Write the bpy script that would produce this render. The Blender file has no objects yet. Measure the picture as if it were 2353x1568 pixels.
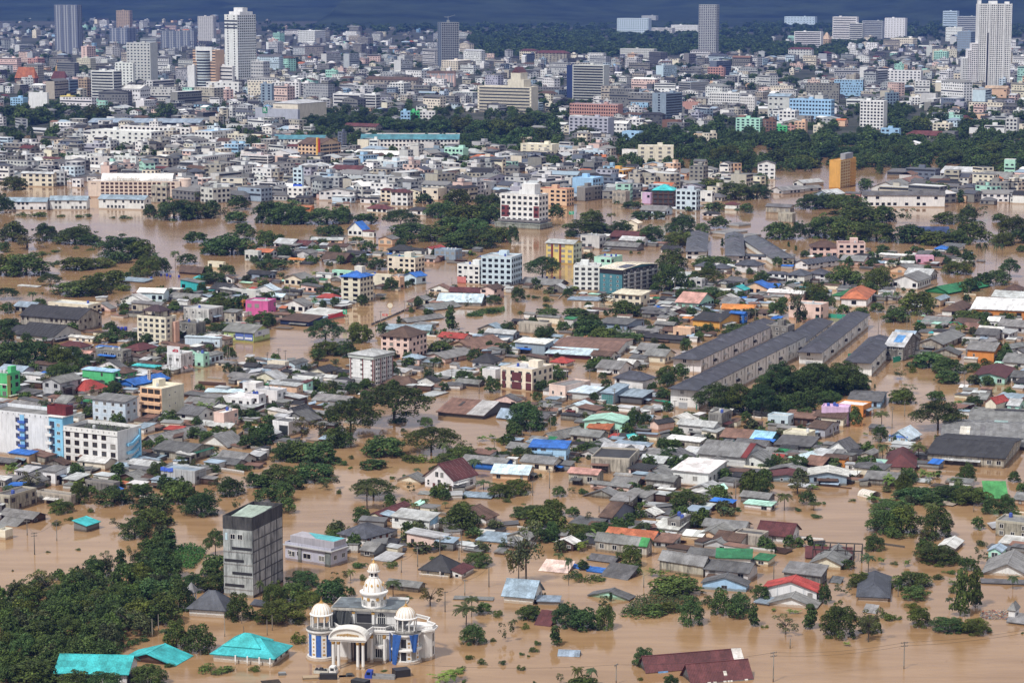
import bpy, math, random
import numpy as np
from mathutils import Vector, Matrix
R = random.Random(7)
S = bpy.context.scene
COL = S.collection

# ------------------------------------------------------------------ camera, sky, sun, exposure
CAM_H, F_PX, PITCH = 165.0, 5500.0, math.atan(846 / 5500.0)
cam_data = bpy.data.cameras.new('camera')
cam_data.lens = 36.0 * F_PX / 2352.0
cam_data.sensor_width = 36.0
cam_data.clip_start, cam_data.clip_end = 5.0, 60000.0
cam = bpy.data.objects.new('camera', cam_data)
cam.location = (0, 0, CAM_H)
cam.rotation_euler = (math.pi / 2 - PITCH, 0, 0)
COL.objects.link(cam)
S.camera = cam

SUN_EL, SUN_AZ = math.radians(52), math.radians(-142)   # azimuth measured from +Y clockwise: behind the camera, to the left
world = bpy.data.worlds.new('World')
S.world = world
world.use_nodes = True
wn, wl_ = world.node_tree.nodes, world.node_tree.links
wn.clear()
wo = wn.new('ShaderNodeOutputWorld')
bg = wn.new('ShaderNodeBackground')
bg.inputs['Strength'].default_value = 0.10
sky = wn.new('ShaderNodeTexSky')
sky.sky_type = 'NISHITA'
sky.sun_disc = False
sky.sun_elevation = SUN_EL
sky.sun_rotation = SUN_AZ
sky.air_density = 1.2
sky.dust_density = 2.5
tc = wn.new('ShaderNodeTexCoord')
cn = wn.new('ShaderNodeTexNoise')
cn.inputs['Scale'].default_value = 2.2
cn.inputs['Detail'].default_value = 6
cr = wn.new('ShaderNodeValToRGB')
cr.color_ramp.elements[0].position = 0.36
cr.color_ramp.elements[0].color = (0.8, 0.8, 0.8, 1)
cr.color_ramp.elements[1].position = 0.62
cr.color_ramp.elements[1].color = (1, 1, 1, 1)
mx = wn.new('ShaderNodeMix')
mx.data_type = 'RGBA'
mx.inputs['B'].default_value = (7.4, 7.2, 7.0, 1)      # the even white cloud deck of an overcast day
wl_.new(tc.outputs['Generated'], cn.inputs['Vector'])
wl_.new(cn.outputs['Fac'], cr.inputs['Fac'])
wl_.new(cr.outputs['Color'], mx.inputs['Factor'])
wl_.new(sky.outputs['Color'], mx.inputs['A'])
wl_.new(mx.outputs['Result'], bg.inputs['Color'])
wl_.new(bg.outputs['Background'], wo.inputs['Surface'])

sun_data = bpy.data.lights.new('sun', 'SUN')
sun_data.energy = 4.0
sun_data.angle = math.radians(5)
sun_data.color = (1.0, 0.95, 0.88)
sun = bpy.data.objects.new('sun', sun_data)
sd = Vector((math.sin(SUN_AZ) * math.cos(SUN_EL), math.cos(SUN_AZ) * math.cos(SUN_EL), math.sin(SUN_EL)))
sun.rotation_euler = sd.to_track_quat('Z', 'Y').to_euler()
sun.location = (0, 0, 900)
COL.objects.link(sun)

S.view_settings.view_transform = 'Standard'
S.view_settings.look = 'None'
S.view_settings.gamma = 1
S.view_settings.use_curve_mapping = False
S.view_settings.exposure = 0.05
S.render.engine = 'CYCLES'
S.cycles.max_bounces = 6
S.cycles.diffuse_bounces = 2
S.cycles.glossy_bounces = 3
S.cycles.transparent_max_bounces = 8
S.cycles.volume_bounces = 0
S.cycles.use_denoising = True

# ------------------------------------------------------------------ picture -> ground
CP, SP = math.cos(PITCH), math.sin(PITCH)
FWD, UP = Vector((0, CP, -SP)), Vector((0, SP, CP))

def vpx(i, j, x, y):
    return 588 * i + x / 4.0, 392 * j + y / 4.0

def ground(X, Y, z=0.0):
    d = FWD * F_PX + Vector((1, 0, 0)) * (X - 1176) + UP * (784 - Y)
    t = (CAM_H - z) / -d.z
    return Vector((d.x * t, d.y * t, z))

def scale_at(p):
    """metres per view pixel at a point"""
    return (p - Vector((0, 0, CAM_H))).dot(FWD) / F_PX

def project(p):
    q = p - Vector((0, 0, CAM_H))
    dd = q.dot(FWD)
    return 1176 + F_PX * q.x / dd, 784 - F_PX * q.dot(UP) / dd

# ------------------------------------------------------------------ materials
def newmat(name):
    m = bpy.data.materials.new(name)
    m.use_nodes = True
    nt = m.node_tree
    b = nt.nodes['Principled BSDF']
    return m, nt, b

def N(nt, t, **kw):
    n = nt.nodes.new(t)
    for k, v in kw.items():
        if k in n.inputs.keys():
            n.inputs[k].default_value = v
        else:
            setattr(n, k, v)
    return n

def mul(nt, a, b):
    m = nt.nodes.new('ShaderNodeMix')
    m.data_type = 'RGBA'
    m.blend_type = 'MULTIPLY'
    m.inputs['Factor'].default_value = 1
    for s, v in (('A', a), ('B', b)):
        if hasattr(v, 'type') and hasattr(v, 'links'):
            nt.links.new(v, m.inputs[s])
        else:
            m.inputs[s].default_value = v
    return m.outputs['Result']

def ramp(nt, fac, *stops):
    r = nt.nodes.new('ShaderNodeValToRGB')
    e = r.color_ramp.elements
    while len(e) < len(stops):
        e.new(0.5)
    for q, (p, c) in zip(e, stops):
        q.position = p
        q.color = (c, c, c, 1) if not isinstance(c, tuple) else (*c, 1)
    nt.links.new(fac, r.inputs['Fac'])
    return r.outputs['Color']

def base_color(nt, attr=False):
    """object colour times the tint of each face (or the face colour alone for joined masses)"""
    if attr:
        a = N(nt, 'ShaderNodeAttribute', attribute_name='col')
        return a.outputs['Color']
    o = N(nt, 'ShaderNodeObjectInfo')
    a = N(nt, 'ShaderNodeAttribute', attribute_name='tint')
    return mul(nt, o.outputs['Color'], a.outputs['Color'])

def objvec(nt, sx, sy, sz):
    t = N(nt, 'ShaderNodeTexCoord')
    g = N(nt, 'ShaderNodeNewGeometry')
    mp = N(nt, 'ShaderNodeMapping')
    mp.inputs['Scale'].default_value = (sx, sy, sz)
    nt.links.new(g.outputs['Position'], mp.inputs['Vector'])
    return mp.outputs['Vector']

def wall_material(name, lo, streak, attr=False):
    m, nt, b = newmat(name)
    c = base_color(nt, attr)
    n1 = N(nt, 'ShaderNodeTexNoise', Scale=1.0, Detail=5.0, Roughness=0.65)
    nt.links.new(objvec(nt, 0.35, 0.35, 0.2), n1.inputs['Vector'])
    c = mul(nt, c, ramp(nt, n1.outputs['Fac'], (0.3, lo), (0.6, 1.0)))
    n2 = N(nt, 'ShaderNodeTexNoise', Scale=1.0, Detail=4.0, Roughness=0.7)
    nt.links.new(objvec(nt, 1.6, 1.6, 0.12), n2.inputs['Vector'])
    c = mul(nt, c, ramp(nt, n2.outputs['Fac'], (0.32, streak), (0.52, 1.0)))
    g = N(nt, 'ShaderNodeNewGeometry')          # tide mark: silt left on the wall just above the flood level
    sx = N(nt, 'ShaderNodeSeparateXYZ')
    nt.links.new(g.outputs['Position'], sx.inputs['Vector'])
    ad = N(nt, 'ShaderNodeMath', operation='MULTIPLY_ADD')
    nt.links.new(n2.outputs['Fac'], ad.inputs[0])
    ad.inputs[1].default_value = -1.1
    nt.links.new(sx.outputs['Z'], ad.inputs[2])
    c = mul(nt, c, ramp(nt, ad.outputs[0], (0.0, (.62, .50, .40)), (0.28, (1, 1, 1))))
    nt.links.new(c, b.inputs['Base Color'])
    b.inputs['Roughness'].default_value = 0.85
    b.inputs['Specular IOR Level'].default_value = 0.25
    return m

MAT = {}
MAT['wall'] = wall_material('painted_wall', 0.80, 0.80)
MAT['stain'] = wall_material('stained_concrete', 0.42, 0.30)
MAT['trim'] = wall_material('trim_paint', 0.92, 0.92)
MAT['far'] = wall_material('far_walls', 0.85, 0.8, attr=True)

def roof_material():
    m, nt, b = newmat('roof_sheeting')
    c = base_color(nt)
    n1 = N(nt, 'ShaderNodeTexNoise', Scale=1.0, Detail=6.0, Roughness=0.7)
    nt.links.new(objvec(nt, 0.25, 0.25, 0.25), n1.inputs['Vector'])
    c = mul(nt, c, ramp(nt, n1.outputs['Fac'], (0.28, (.52, .50, .47)), (0.68, (1.25, 1.25, 1.26))))
    n2 = N(nt, 'ShaderNodeTexNoise', Scale=1.0, Detail=3.0)
    nt.links.new(objvec(nt, 2.2, 2.2, 2.2), n2.inputs['Vector'])
    c = mul(nt, c, ramp(nt, n2.outputs['Fac'], (0.3, 0.78), (0.6, 1.08)))
    nt.links.new(c, b.inputs['Base Color'])
    b.inputs['Roughness'].default_value = 0.6
    b.inputs['Specular IOR Level'].default_value = 0.35
    return m
MAT['roof'] = roof_material()

def glass_material():
    m, nt, b = newmat('dark_glass')
    n = N(nt, 'ShaderNodeTexNoise', Scale=1.0)
    nt.links.new(objvec(nt, 0.3, 0.3, 0.3), n.inputs['Vector'])
    oi = N(nt, 'ShaderNodeObjectInfo')
    nt.links.new(ramp(nt, oi.outputs['Random'], (0.55, (0.012, 0.013, 0.016)), (0.75, (0.05, 0.055, 0.06)), (0.86, (0.06, 0.065, 0.07)), (0.9, (.26, .26, .25))), b.inputs['Base Color'])
    b.inputs['Roughness'].default_value = 0.25
    b.inputs['Specular IOR Level'].default_value = 0.3
    return m
MAT['glass'] = glass_material()

def simple(name, rough=0.6, metal=0.0):
    m, nt, b = newmat(name)
    o = N(nt, 'ShaderNodeObjectInfo')
    n = N(nt, 'ShaderNodeTexNoise', Scale=1.0, Detail=3.0)
    nt.links.new(objvec(nt, 1.5, 1.5, 1.5), n.inputs['Vector'])
    nt.links.new(mul(nt, o.outputs['Color'], ramp(nt, n.outputs['Fac'], (0.3, 0.82), (0.65, 1.08))), b.inputs['Base Color'])
    b.inputs['Roughness'].default_value = rough
    b.inputs['Metallic'].default_value = metal
    return m
MAT['paint'] = simple('plain_paint', 0.5)
MAT['cloth'] = simple('cloth', 0.85)
m, nt, b = newmat('window_frame')
b.inputs['Base Color'].default_value = (0.7, 0.7, 0.69, 1)
b.inputs['Roughness'].default_value = 0.5
MAT['frame'] = m
m, nt, b = newmat('pale_render')
b.inputs['Base Color'].default_value = (.36, .38, .42, 1)
b.inputs['Roughness'].default_value = .8
MAT['pale'] = m
for nm, cc in (('brown_frame', (.10, .055, .035)), ('grey_frame', (.22, .23, .24))):
    m, nt, b = newmat(nm)
    b.inputs['Base Color'].default_value = (*cc, 1)
    b.inputs['Roughness'].default_value = 0.5
    MAT[nm] = m
m, nt, b = newmat('gold_leaf')
n = N(nt, 'ShaderNodeTexNoise', Scale=4.0)
nt.links.new(ramp(nt, n.outputs['Fac'], (0.3, (0.35, 0.19, 0.05)), (0.7, (0.62, 0.40, 0.14))), b.inputs['Base Color'])
b.inputs['Roughness'].default_value = 0.4
b.inputs['Metallic'].default_value = 0.3
MAT['gold'] = m

def leaf_material():
    m, nt, b = newmat('leaves')
    c = base_color(nt)
    g = N(nt, 'ShaderNodeNewGeometry')
    n = N(nt, 'ShaderNodeTexNoise', Scale=0.09, Detail=3.0)
    nt.links.new(g.outputs['Position'], n.inputs['Vector'])
    c = mul(nt, c, ramp(nt, n.outputs['Fac'], (0.3, (0.75, 0.8, 0.8)), (0.7, (1.25, 1.2, 1.0))))
    nt.links.new(c, b.inputs['Base Color'])
    b.inputs['Roughness'].default_value = 0.65
    b.inputs['Specular IOR Level'].default_value = 0.18
    t = N(nt, 'ShaderNodeBsdfTranslucent')
    nt.links.new(c, t.inputs['Color'])
    s = N(nt, 'ShaderNodeMixShader')
    s.inputs['Fac'].default_value = 0.14
    nt.links.new(b.outputs[0], s.inputs[1])
    nt.links.new(t.outputs[0], s.inputs[2])
    nt.links.new(s.outputs[0], nt.nodes['Material Output'].inputs['Surface'])
    return m
MAT['leaf'] = leaf_material()
m, nt, b = newmat('bark')
n = N(nt, 'ShaderNodeTexNoise', Scale=3.0)
nt.links.new(ramp(nt, n.outputs['Fac'], (0.3, (0.035, 0.028, 0.022)), (0.7, (0.10, 0.082, 0.064))), b.inputs['Base Color'])
b.inputs['Roughness'].default_value = 0.9
MAT['bark'] = m

def water_material():
    m, nt, b = newmat('muddy_water')
    g = N(nt, 'ShaderNodeNewGeometry')
    n0 = N(nt, 'ShaderNodeTexNoise', Scale=0.006, Detail=5.0, Roughness=0.6)
    nt.links.new(g.outputs['Position'], n0.inputs['Vector'])
    nt.links.new(ramp(nt, n0.outputs['Fac'], (0.3, (0.265, 0.160, 0.080)), (0.7, (0.355, 0.229, 0.124))), b.inputs['Base Color'])
    ms = N(nt, 'ShaderNodeMapping')              # silt drawn out along the current
    ms.inputs['Scale'].default_value = (0.018, 0.11, 1)
    ms.inputs['Rotation'].default_value = (0, 0, 0.25)
    nt.links.new(g.outputs['Position'], ms.inputs['Vector'])
    n3 = N(nt, 'ShaderNodeTexNoise', Scale=1.0, Detail=7.0, Roughness=0.68, Distortion=0.6)
    nt.links.new(ms.outputs['Vector'], n3.inputs['Vector'])
    bc = mul(nt, b.inputs['Base Color'].links[0].from_socket, ramp(nt, n3.outputs['Fac'], (0.32, (.80, .76, .70)), (0.68, (1.16, 1.18, 1.22))))
    nt.links.new(bc, b.inputs['Base Color'])
    b.inputs['IOR'].default_value = 1.33
    b.inputs['Specular IOR Level'].default_value = 0.5
    # wind and current: smooth between the houses, choppy in the open stream
    n1 = N(nt, 'ShaderNodeTexNoise', Scale=0.010, Detail=2.0)
    nt.links.new(g.outputs['Position'], n1.inputs['Vector'])
    rr = ramp(nt, n1.outputs['Fac'], (0.42, 0.02), (0.62, 0.09))
    nt.links.new(rr, b.inputs['Roughness'])
    mp = N(nt, 'ShaderNodeMapping')
    mp.inputs['Scale'].default_value = (0.30, 0.95, 1)
    mp.inputs['Rotation'].default_value = (0, 0, 0.3)
    nt.links.new(g.outputs['Position'], mp.inputs['Vector'])
    n2 = N(nt, 'ShaderNodeTexNoise', Scale=0.55, Detail=6.0, Roughness=0.62)
    nt.links.new(mp.outputs['Vector'], n2.inputs['Vector'])
    bp = N(nt, 'ShaderNodeBump', Strength=0.12, Distance=0.25)
    nt.links.new(n2.outputs['Fac'], bp.inputs['Height'])
    nt.links.new(ramp(nt, n1.outputs['Fac'], (0.36, 0.05), (0.62, 0.42)), bp.inputs['Strength'])
    nt.links.new(bp.outputs['Normal'], b.inputs['Normal'])
    return m
MAT['water'] = water_material()

def ground_material(name, c0, c1, sc):
    m, nt, b = newmat(name)
    g = N(nt, 'ShaderNodeNewGeometry')
    n = N(nt, 'ShaderNodeTexNoise', Scale=sc, Detail=8.0, Roughness=0.65)
    nt.links.new(g.outputs['Position'], n.inputs['Vector'])
    nt.links.new(ramp(nt, n.outputs['Fac'], (0.35, c0), (0.65, c1)), b.inputs['Base Color'])
    b.inputs['Roughness'].default_value = 0.95
    b.inputs['Specular IOR Level'].default_value = 0.1
    return m
MAT['city'] = ground_material('city_ground', (0.022, 0.032, 0.022), (0.085, 0.085, 0.078), 0.012)
MAT['hill'] = ground_material('forested_hill', (0.006, 0.014, 0.012), (0.030, 0.046, 0.030), 0.005)  # cloud shadow darkens this forest colour; wide noise contrast stands in for relief shading

# ------------------------------------------------------------------ mesh builder
class MB:
    def __init__(s):
        s.v, s.f, s.m, s.t = [], [], [], []
    def face(s, pts, m=0, t=1.0):
        n = len(s.v)
        s.v.extend(pts)
        s.f.append(tuple(range(n, n + len(pts))))
        s.m.append(m)
        s.t.append(t)
    def box(s, x0, x1, y0, y1, z0, z1, m=0, t=1.0, bottom=True):
        n = len(s.v)
        s.v.extend([(x0, y0, z0), (x1, y0, z0), (x1, y1, z0), (x0, y1, z0), (x0, y0, z1), (x1, y0, z1), (x1, y1, z1), (x0, y1, z1)])
        fs = [(4, 5, 6, 7), (0, 1, 5, 4), (1, 2, 6, 5), (2, 3, 7, 6), (3, 0, 4, 7)]
        if bottom:
            fs.append((3, 2, 1, 0))
        for q in fs:
            s.f.append(tuple(n + k for k in q))
            s.m.append(m)
            s.t.append(t)
    def prism(s, poly, z0, z1, m=0, t=1.0):
        k = len(poly)
        n = len(s.v)
        s.v.extend([(p[0], p[1], z0) for p in poly] + [(p[0], p[1], z1) for p in poly])
        s.f.append(tuple(n + k + q for q in range(k)))
        s.f.append(tuple(n + q for q in reversed(range(k))))
        for q in range(k):
            r = (q + 1) % k
            s.f.append((n + q, n + r, n + k + r, n + k + q))
        s.m.extend([m] * (k + 2))
        s.t.extend([t] * (k + 2))
    def lathe(s, prof, seg=20, m=0, t=1.0, cx=0, cy=0, a0=0.0, a1=2 * math.pi):
        full = abs(a1 - a0 - 2 * math.pi) < 1e-6
        n = len(s.v)
        cols = seg if full else seg + 1
        for r, z in prof:
            for q in range(cols):
                a = a0 + (a1 - a0) * q / seg
                s.v.append((cx + r * math.cos(a), cy + r * math.sin(a), z))
        for p in range(len(prof) - 1):
            for q in range(seg):
                q2 = (q + 1) % cols
                s.f.append((n + p * cols + q, n + p * cols + q2, n + (p + 1) * cols + q2, n + (p + 1) * cols + q))
                s.m.append(m)
                s.t.append(t)
    def tube(s, p0, p1, r0, r1, seg=6, m=0, t=1.0):
        p0, p1 = Vector(p0), Vector(p1)
        ax = (p1 - p0).normalized()
        u = ax.orthogonal().normalized()
        w = ax.cross(u)
        n = len(s.v)
        for p, r in ((p0, r0), (p1, r1)):
            for q in range(seg):
                a = 2 * math.pi * q / seg
                s.v.append(tuple(p + u * (r * math.cos(a)) + w * (r * math.sin(a))))
        for q in range(seg):
            q2 = (q + 1) % seg
            s.f.append((n + q, n + q2, n + seg + q2, n + seg + q))
            s.m.append(m)
            s.t.append(t)
        s.f.append(tuple(n + seg + q for q in range(seg)))
        s.m.append(m)
        s.t.append(t)
    def mesh(s, name, mats, smooth=False):
        me = bpy.data.meshes.new(name)
        me.from_pydata(s.v, [], s.f)
        for q in mats:
            me.materials.append(MAT[q])
        if len(mats) > 1:
            me.polygons.foreach_set('material_index', s.m)
        at = me.attributes.new('tint', 'FLOAT_COLOR', 'FACE')
        arr = np.ones((len(s.f), 4), dtype=np.float32)
        t0 = s.t
        if t0 and isinstance(t0[0], (tuple, list)):
            arr[:, :3] = np.array(t0, dtype=np.float32)
        elif t0:
            arr[:, :3] = np.array(t0, dtype=np.float32)[:, None]
        at.data.foreach_set('color', arr.ravel())
        if smooth:
            me.polygons.foreach_set('use_smooth', [True] * len(s.f))
        me.update()
        return me

def link(name, me, parent=None, loc=(0, 0, 0), rz=0.0, color=None, rot=None):
    o = bpy.data.objects.new(name, me)
    COL.objects.link(o)
    if parent is not None:
        o.parent = parent
    o.location = loc
    o.rotation_euler = rot if rot is not None else (0, 0, rz)
    if color is not None:
        o.color = (*color, 1.0)
    return o

def part(name, mb, mats, parent, color=None, loc=(0, 0, 0), rz=0.0, smooth=False, rot=None):
    return link(name, mb.mesh(name, mats if isinstance(mats, (list, tuple)) else [mats], smooth), parent, loc, rz, color, rot)

THINGS = []      # (object, image x, image y, label phrase, fixed label or None)
NICKS = []       # (image x, image y, short phrase)

def thing(name, loc, rz, category, phrase, label=None, group=None, nick=None, at=None, data=None, color=None):
    o = link(name, data, None, loc, rz, color)
    o['category'] = category
    if group:
        o['group'] = group
    x, y = at if at else project(Vector(loc))
    THINGS.append((o, x, y, phrase, label))
    if nick:
        NICKS.append((x, y, nick))
    return o

def structure(name, mb, mats):
    o = part(name, mb, mats, None)
    o['kind'] = 'structure'
    return o
# ------------------------------------------------------------------ water, ground, hills
mb = MB()
mb.face([(-2500, 300, 0), (2500, 300, 0), (3500, 3400, 0), (-3500, 3400, 0)])
structure('flood_water', mb, 'water')
mb = MB()
edge = []
for k in range(25):
    x = -4200 + 350 * k
    X = project(Vector((x, 2300, 0)))[0]
    y = 2330 + 170 * math.sin(k * 1.3) + (150 if X > 1300 else 0)
    edge.append((x, y, 0.35))
pts = edge + [(5000, 14000, 0.35), (-5000, 14000, 0.35)]
mb.face(pts)
for a, b2 in zip(edge[:-1], edge[1:]):
    mb.face([(a[0], a[1], -0.5), (b2[0], b2[1], -0.5), b2, a])
structure('city_ground', mb, 'city')

def fbm(x, y):
    v, a, f = 0, 1, 1
    for k in range(5):
        v += a * (math.sin(x * f * 1.1 + k * 2.1 + 1.7 * math.sin(y * f * 0.7 + k)) * math.cos(y * f * 0.9 + k * 1.3 + 1.3 * math.sin(x * f * 0.8)))
        a *= 0.5
        f *= 2.05
    return v
nx, ny = 120, 46
hv, hf = [], []
for jy in range(ny):
    y = 7050 + 6600 * (jy / (ny - 1)) ** 1.1
    for ix in range(nx):
        x = -3600 + 7200 * ix / (nx - 1)
        u = max(0.0, (y - (8300 if x < -600 else 7500 + 300 * math.sin(x / 500))) / 4600)
        side = 1.0 + 0.35 * math.sin(x / 1500 + 0.5)
        z = 620 * min(1, u) ** 1.15 * side * (0.8 + 0.22 * fbm(x / 1300, y / 1300))
        z += 26 * max(0, fbm(x / 420 + 3, y / 420)) * min(1, max(0, (y - (8200 if x < -500 else 7300)) / 700))
        hv.append((x, y, z - .6))
for jy in range(ny - 1):
    for ix in range(nx - 1):
        q = jy * nx + ix
        hf.append((q, q + 1, q + nx + 1, q + nx))
mb = MB()
mb.v, mb.f, mb.m, mb.t = hv, hf, [0] * len(hf), [1.0] * len(hf)
structure('forested_hills', mb, 'hill')

# ------------------------------------------------------------------ haze
mb = MB()
mb.box(-3700, 3700, -60, 13900, -6, 1130)
hz = part('haze', mb, [], None)
hz['kind'] = 'stuff'
m = bpy.data.materials.new('haze')
m.use_nodes = True
nt = m.node_tree
nt.nodes.clear()
out = nt.nodes.new('ShaderNodeOutputMaterial')
pv = nt.nodes.new('ShaderNodeVolumePrincipled')
pv.inputs['Color'].default_value = (0.098, 0.235, 0.86, 1)
pv.inputs['Density'].default_value = 4.3e-5
pv.inputs['Anisotropy'].default_value = 0.0
nt.links.new(pv.outputs[0], out.inputs['Volume'])
hz.data.materials.append(m)

# ------------------------------------------------------------------ colours and their words
C = {
 'w': ((.76, .77, .78), 'white'), 'W': ((.58, .59, .59), 'off-white'), 'c': ((.74, .69, .57), 'cream'), 'C': ((.46, .43, .37), 'weathered cream'),
 'g': ((.20, .203, .207), 'grey'), 'l': ((.44, .462, .485), 'pale grey'), 'k': ((.035, .036, .042), 'charcoal'), 'd': ((.115, .117, .125), 'dark grey'),
 'b': ((.27, .35, .44), 'blue-grey'), 'B': ((.035, .15, .52), 'blue'), 's': ((.36, .58, .82), 'sky blue'), 't': ((.075, .22, .28), 'teal'),
 'y': ((.05, .43, .46), 'turquoise'), 'm': ((.105, .033, .035), 'maroon'), 'r': ((.36, .06, .05), 'red'), 'o': ((.42, .14, .07), 'terracotta'),
 'O': ((.62, .25, .07), 'orange'), 'n': ((.10, .062, .048), 'brown'), 'R': ((.20, .115, .09), 'rusty'), 'p': ((.74, .56, .51), 'pale pink'),
 'P': ((.62, .14, .36), 'bright pink'), 'e': ((.72, .50, .35), 'peach'), 'E': ((.10, .50, .20), 'bright green'), 'G': ((.03, .19, .08), 'dark green'),
 'v': ((.60, .44, .64), 'lilac'), 'M': ((.42, .72, .62), 'mint green'), 'a': ((.68, .38, .10), 'amber'), 'f': ((.25, .245, .23), 'bare concrete'),
 'S': ((.075, .082, .105), 'slate grey'), 'N': ((.03, .05, .13), 'navy blue'), 'L': ((.43, .44, .53), 'lavender grey'), 'x': ((.46, .35, .25), 'tan'),
 'i': ((.48, .60, .24), 'lime green'), 'u': ((.55, .68, .78), 'pale blue'), 'q': ((.52, .30, .26), 'salmon red'), 'Y': ((.70, .58, .20), 'yellow'),
 'z': ((.16, .19, .25), 'slate blue'), 'h': ((.78, .65, .57), 'pale peach'), 'j': ((.66, .36, .50), 'rose pink'), 'V': ((.06, .25, .08), 'grass green'),
}
def col(k):
    return C[k][0]
def jit(c, a=0.06):
    f = 1 + R.uniform(-a, a)
    return tuple(min(0.85, q * f * (1 + R.uniform(-0.02, 0.02))) for q in c)

# ------------------------------------------------------------------ windows and facades
WIN = {}
def window_mesh(w, h, kind='window'):
    key = (round(w, 1), round(h, 1), kind)
    if key not in WIN:
        w, h = key[0], key[1]
        mb = MB()
        x, z, f = w / 2, h / 2, 0.09
        o, i = -0.08, -0.012
        for (x0, x1, z0, z1) in ((-x - f, x + f, z, z + f), (-x - f, x + f, -z - f, -z), (-x - f, -x, -z, z), (x, x + f, -z, z)):
            mb.box(x0, x1, o, 0.01, z0, z1, 0, 1.0)
        mb.face([(-x, i, -z), (x, i, -z), (x, i, z), (-x, i, z)], 1)
        if w > 0.9:
            mb.box(-0.035, 0.035, o + 0.02, 0, -z, z, 0, 1.0)
        WIN[key] = mb.mesh('window', [kind if kind in MAT else 'frame', 'glass'])
    return WIN[key]

def balcony_mesh(w, h, dpt):
    key = (round(w, 1), round(h, 1), round(dpt, 1), 'balcony')
    if key not in WIN:
        w, h, dpt = key[:3]
        mb = MB()
        mb.box(-w / 2, w / 2, -dpt, 0.0, -0.12, 0.06)
        mb.box(-w / 2, w / 2, -dpt, -dpt + 0.1, 0.06, h)
        mb.box(-w / 2, -w / 2 + 0.1, -dpt + 0.1, 0.0, 0.06, h)
        mb.box(w / 2 - 0.1, w / 2, -dpt + 0.1, 0.0, 0.06, h)
        WIN[key] = mb.mesh('balcony', ['trim'])
    return WIN[key]

def face_xf(B, face, s, z, e=0.0):
    """local position on a face: s runs 0..1 from its left end as seen from outside"""
    W, D = B['W'], B['D']
    if face == 'L':
        return (-W / 2 + s * W, -D / 2 - e, z), 0.0
    return (W / 2 + e, -D / 2 + s * D, z), math.pi / 2

def facade(B, face, n, bays, style, skip=0.0, ww=None, wh=None, s0=0.0, s1=1.0, z0=0.0, z1=None, near=True):
    W, D, h, root = B['W'], B['D'], B['h'], B['root']
    z1 = h if z1 is None else z1
    Ln = (W if face == 'L' else D) * (s1 - s0)
    fh = (z1 - z0) / n
    bw = Ln / bays
    fk, ws = B.get('fk', 'window'), B.get('ws', 1)
    ww = ww or min(1.5 if near else 2.8, bw * (0.5 if near else .58)) * (ws if near else 1)
    wh = wh or min(1.4 if near else 1.9, fh * (0.48 if near else .54)) * (min(1.15, ws) if near else 1)
    if ww < 0.3 or wh < 0.3:
        return
    far = MB()
    for k in range(n):
        z = z0 + (k + 0.52) * fh
        if style == 'v':
            far_box(far, face, B, s0, s1, z + fh * .36, z + fh * .48, 0.5, 2)
            if k == 0:
                for q in range(bays + 1):
                    s = s0 + (s1 - s0) * q / bays
                    hs = .18 * (s1 - s0) / bays
                    far_box(far, face, B, max(0, s - hs), min(1, s + hs), z0, z1, .7, 2 if q % 3 else 0)
            continue
        if style == 's':
            far_quad(far, face, B, s0 + 0.03 * (s1 - s0), s1 - 0.03 * (s1 - s0), z - wh / 2, z + wh / 2, 0.05, 1)
            far_box(far, face, B, s0, s1, z - wh / 2 - 0.35 * fh * 0.6, z - wh / 2, 0.45, 0)
            continue
        for q in range(bays):
            if skip and R.random() < skip:
                continue
            s = s0 + (s1 - s0) * (q + 0.5) / bays
            if near:
                loc, rz = face_xf(B, face, s, z)
                link('window', window_mesh(ww * (1 if n > 2 else R.choice([1, 1, .6])), wh, fk), root, loc, rz)
                if style == 'b':
                    link('balcony', balcony_mesh(min(bw * 0.8, 3.2), 0.9, 0.9), root, (loc[0], loc[1], z - wh / 2 - 0.15), rz, B['wc'])
            else:
                hs = ww / Ln * (s1 - s0) / 2
                far_quad(far, face, B, s - hs, s + hs, z - wh / 2, z + wh / 2, 0.07, 1)
                if style == 'b':
                    far_box(far, face, B, s - hs * 1.3, s + hs * 1.3, z - wh / 2 - 0.5, z - wh / 2, 0.7, 0)
    if far.f:
        o = part('windows', far, ['wall', 'glass', 'pale'], root, B['wc'])
        o['kind'] = 'stuff'

def far_quad(mb, face, B, s0, s1, z0, z1, e, m):
    a, _ = face_xf(B, face, s0, 0, e)
    b, _ = face_xf(B, face, s1, 0, e)
    mb.face([(a[0], a[1], z0), (b[0], b[1], z0), (b[0], b[1], z1), (a[0], a[1], z1)], m)

def far_box(mb, face, B, s0, s1, z0, z1, e, m):
    a, _ = face_xf(B, face, s0, 0, 0.0)
    b, _ = face_xf(B, face, s1, 0, 0.0)
    if face == 'L':
        mb.box(a[0], b[0], a[1] - e, a[1], z0, z1, m)
    else:
        mb.box(a[0], a[0] + e, a[1], b[1], z0, z1, m)

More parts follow.
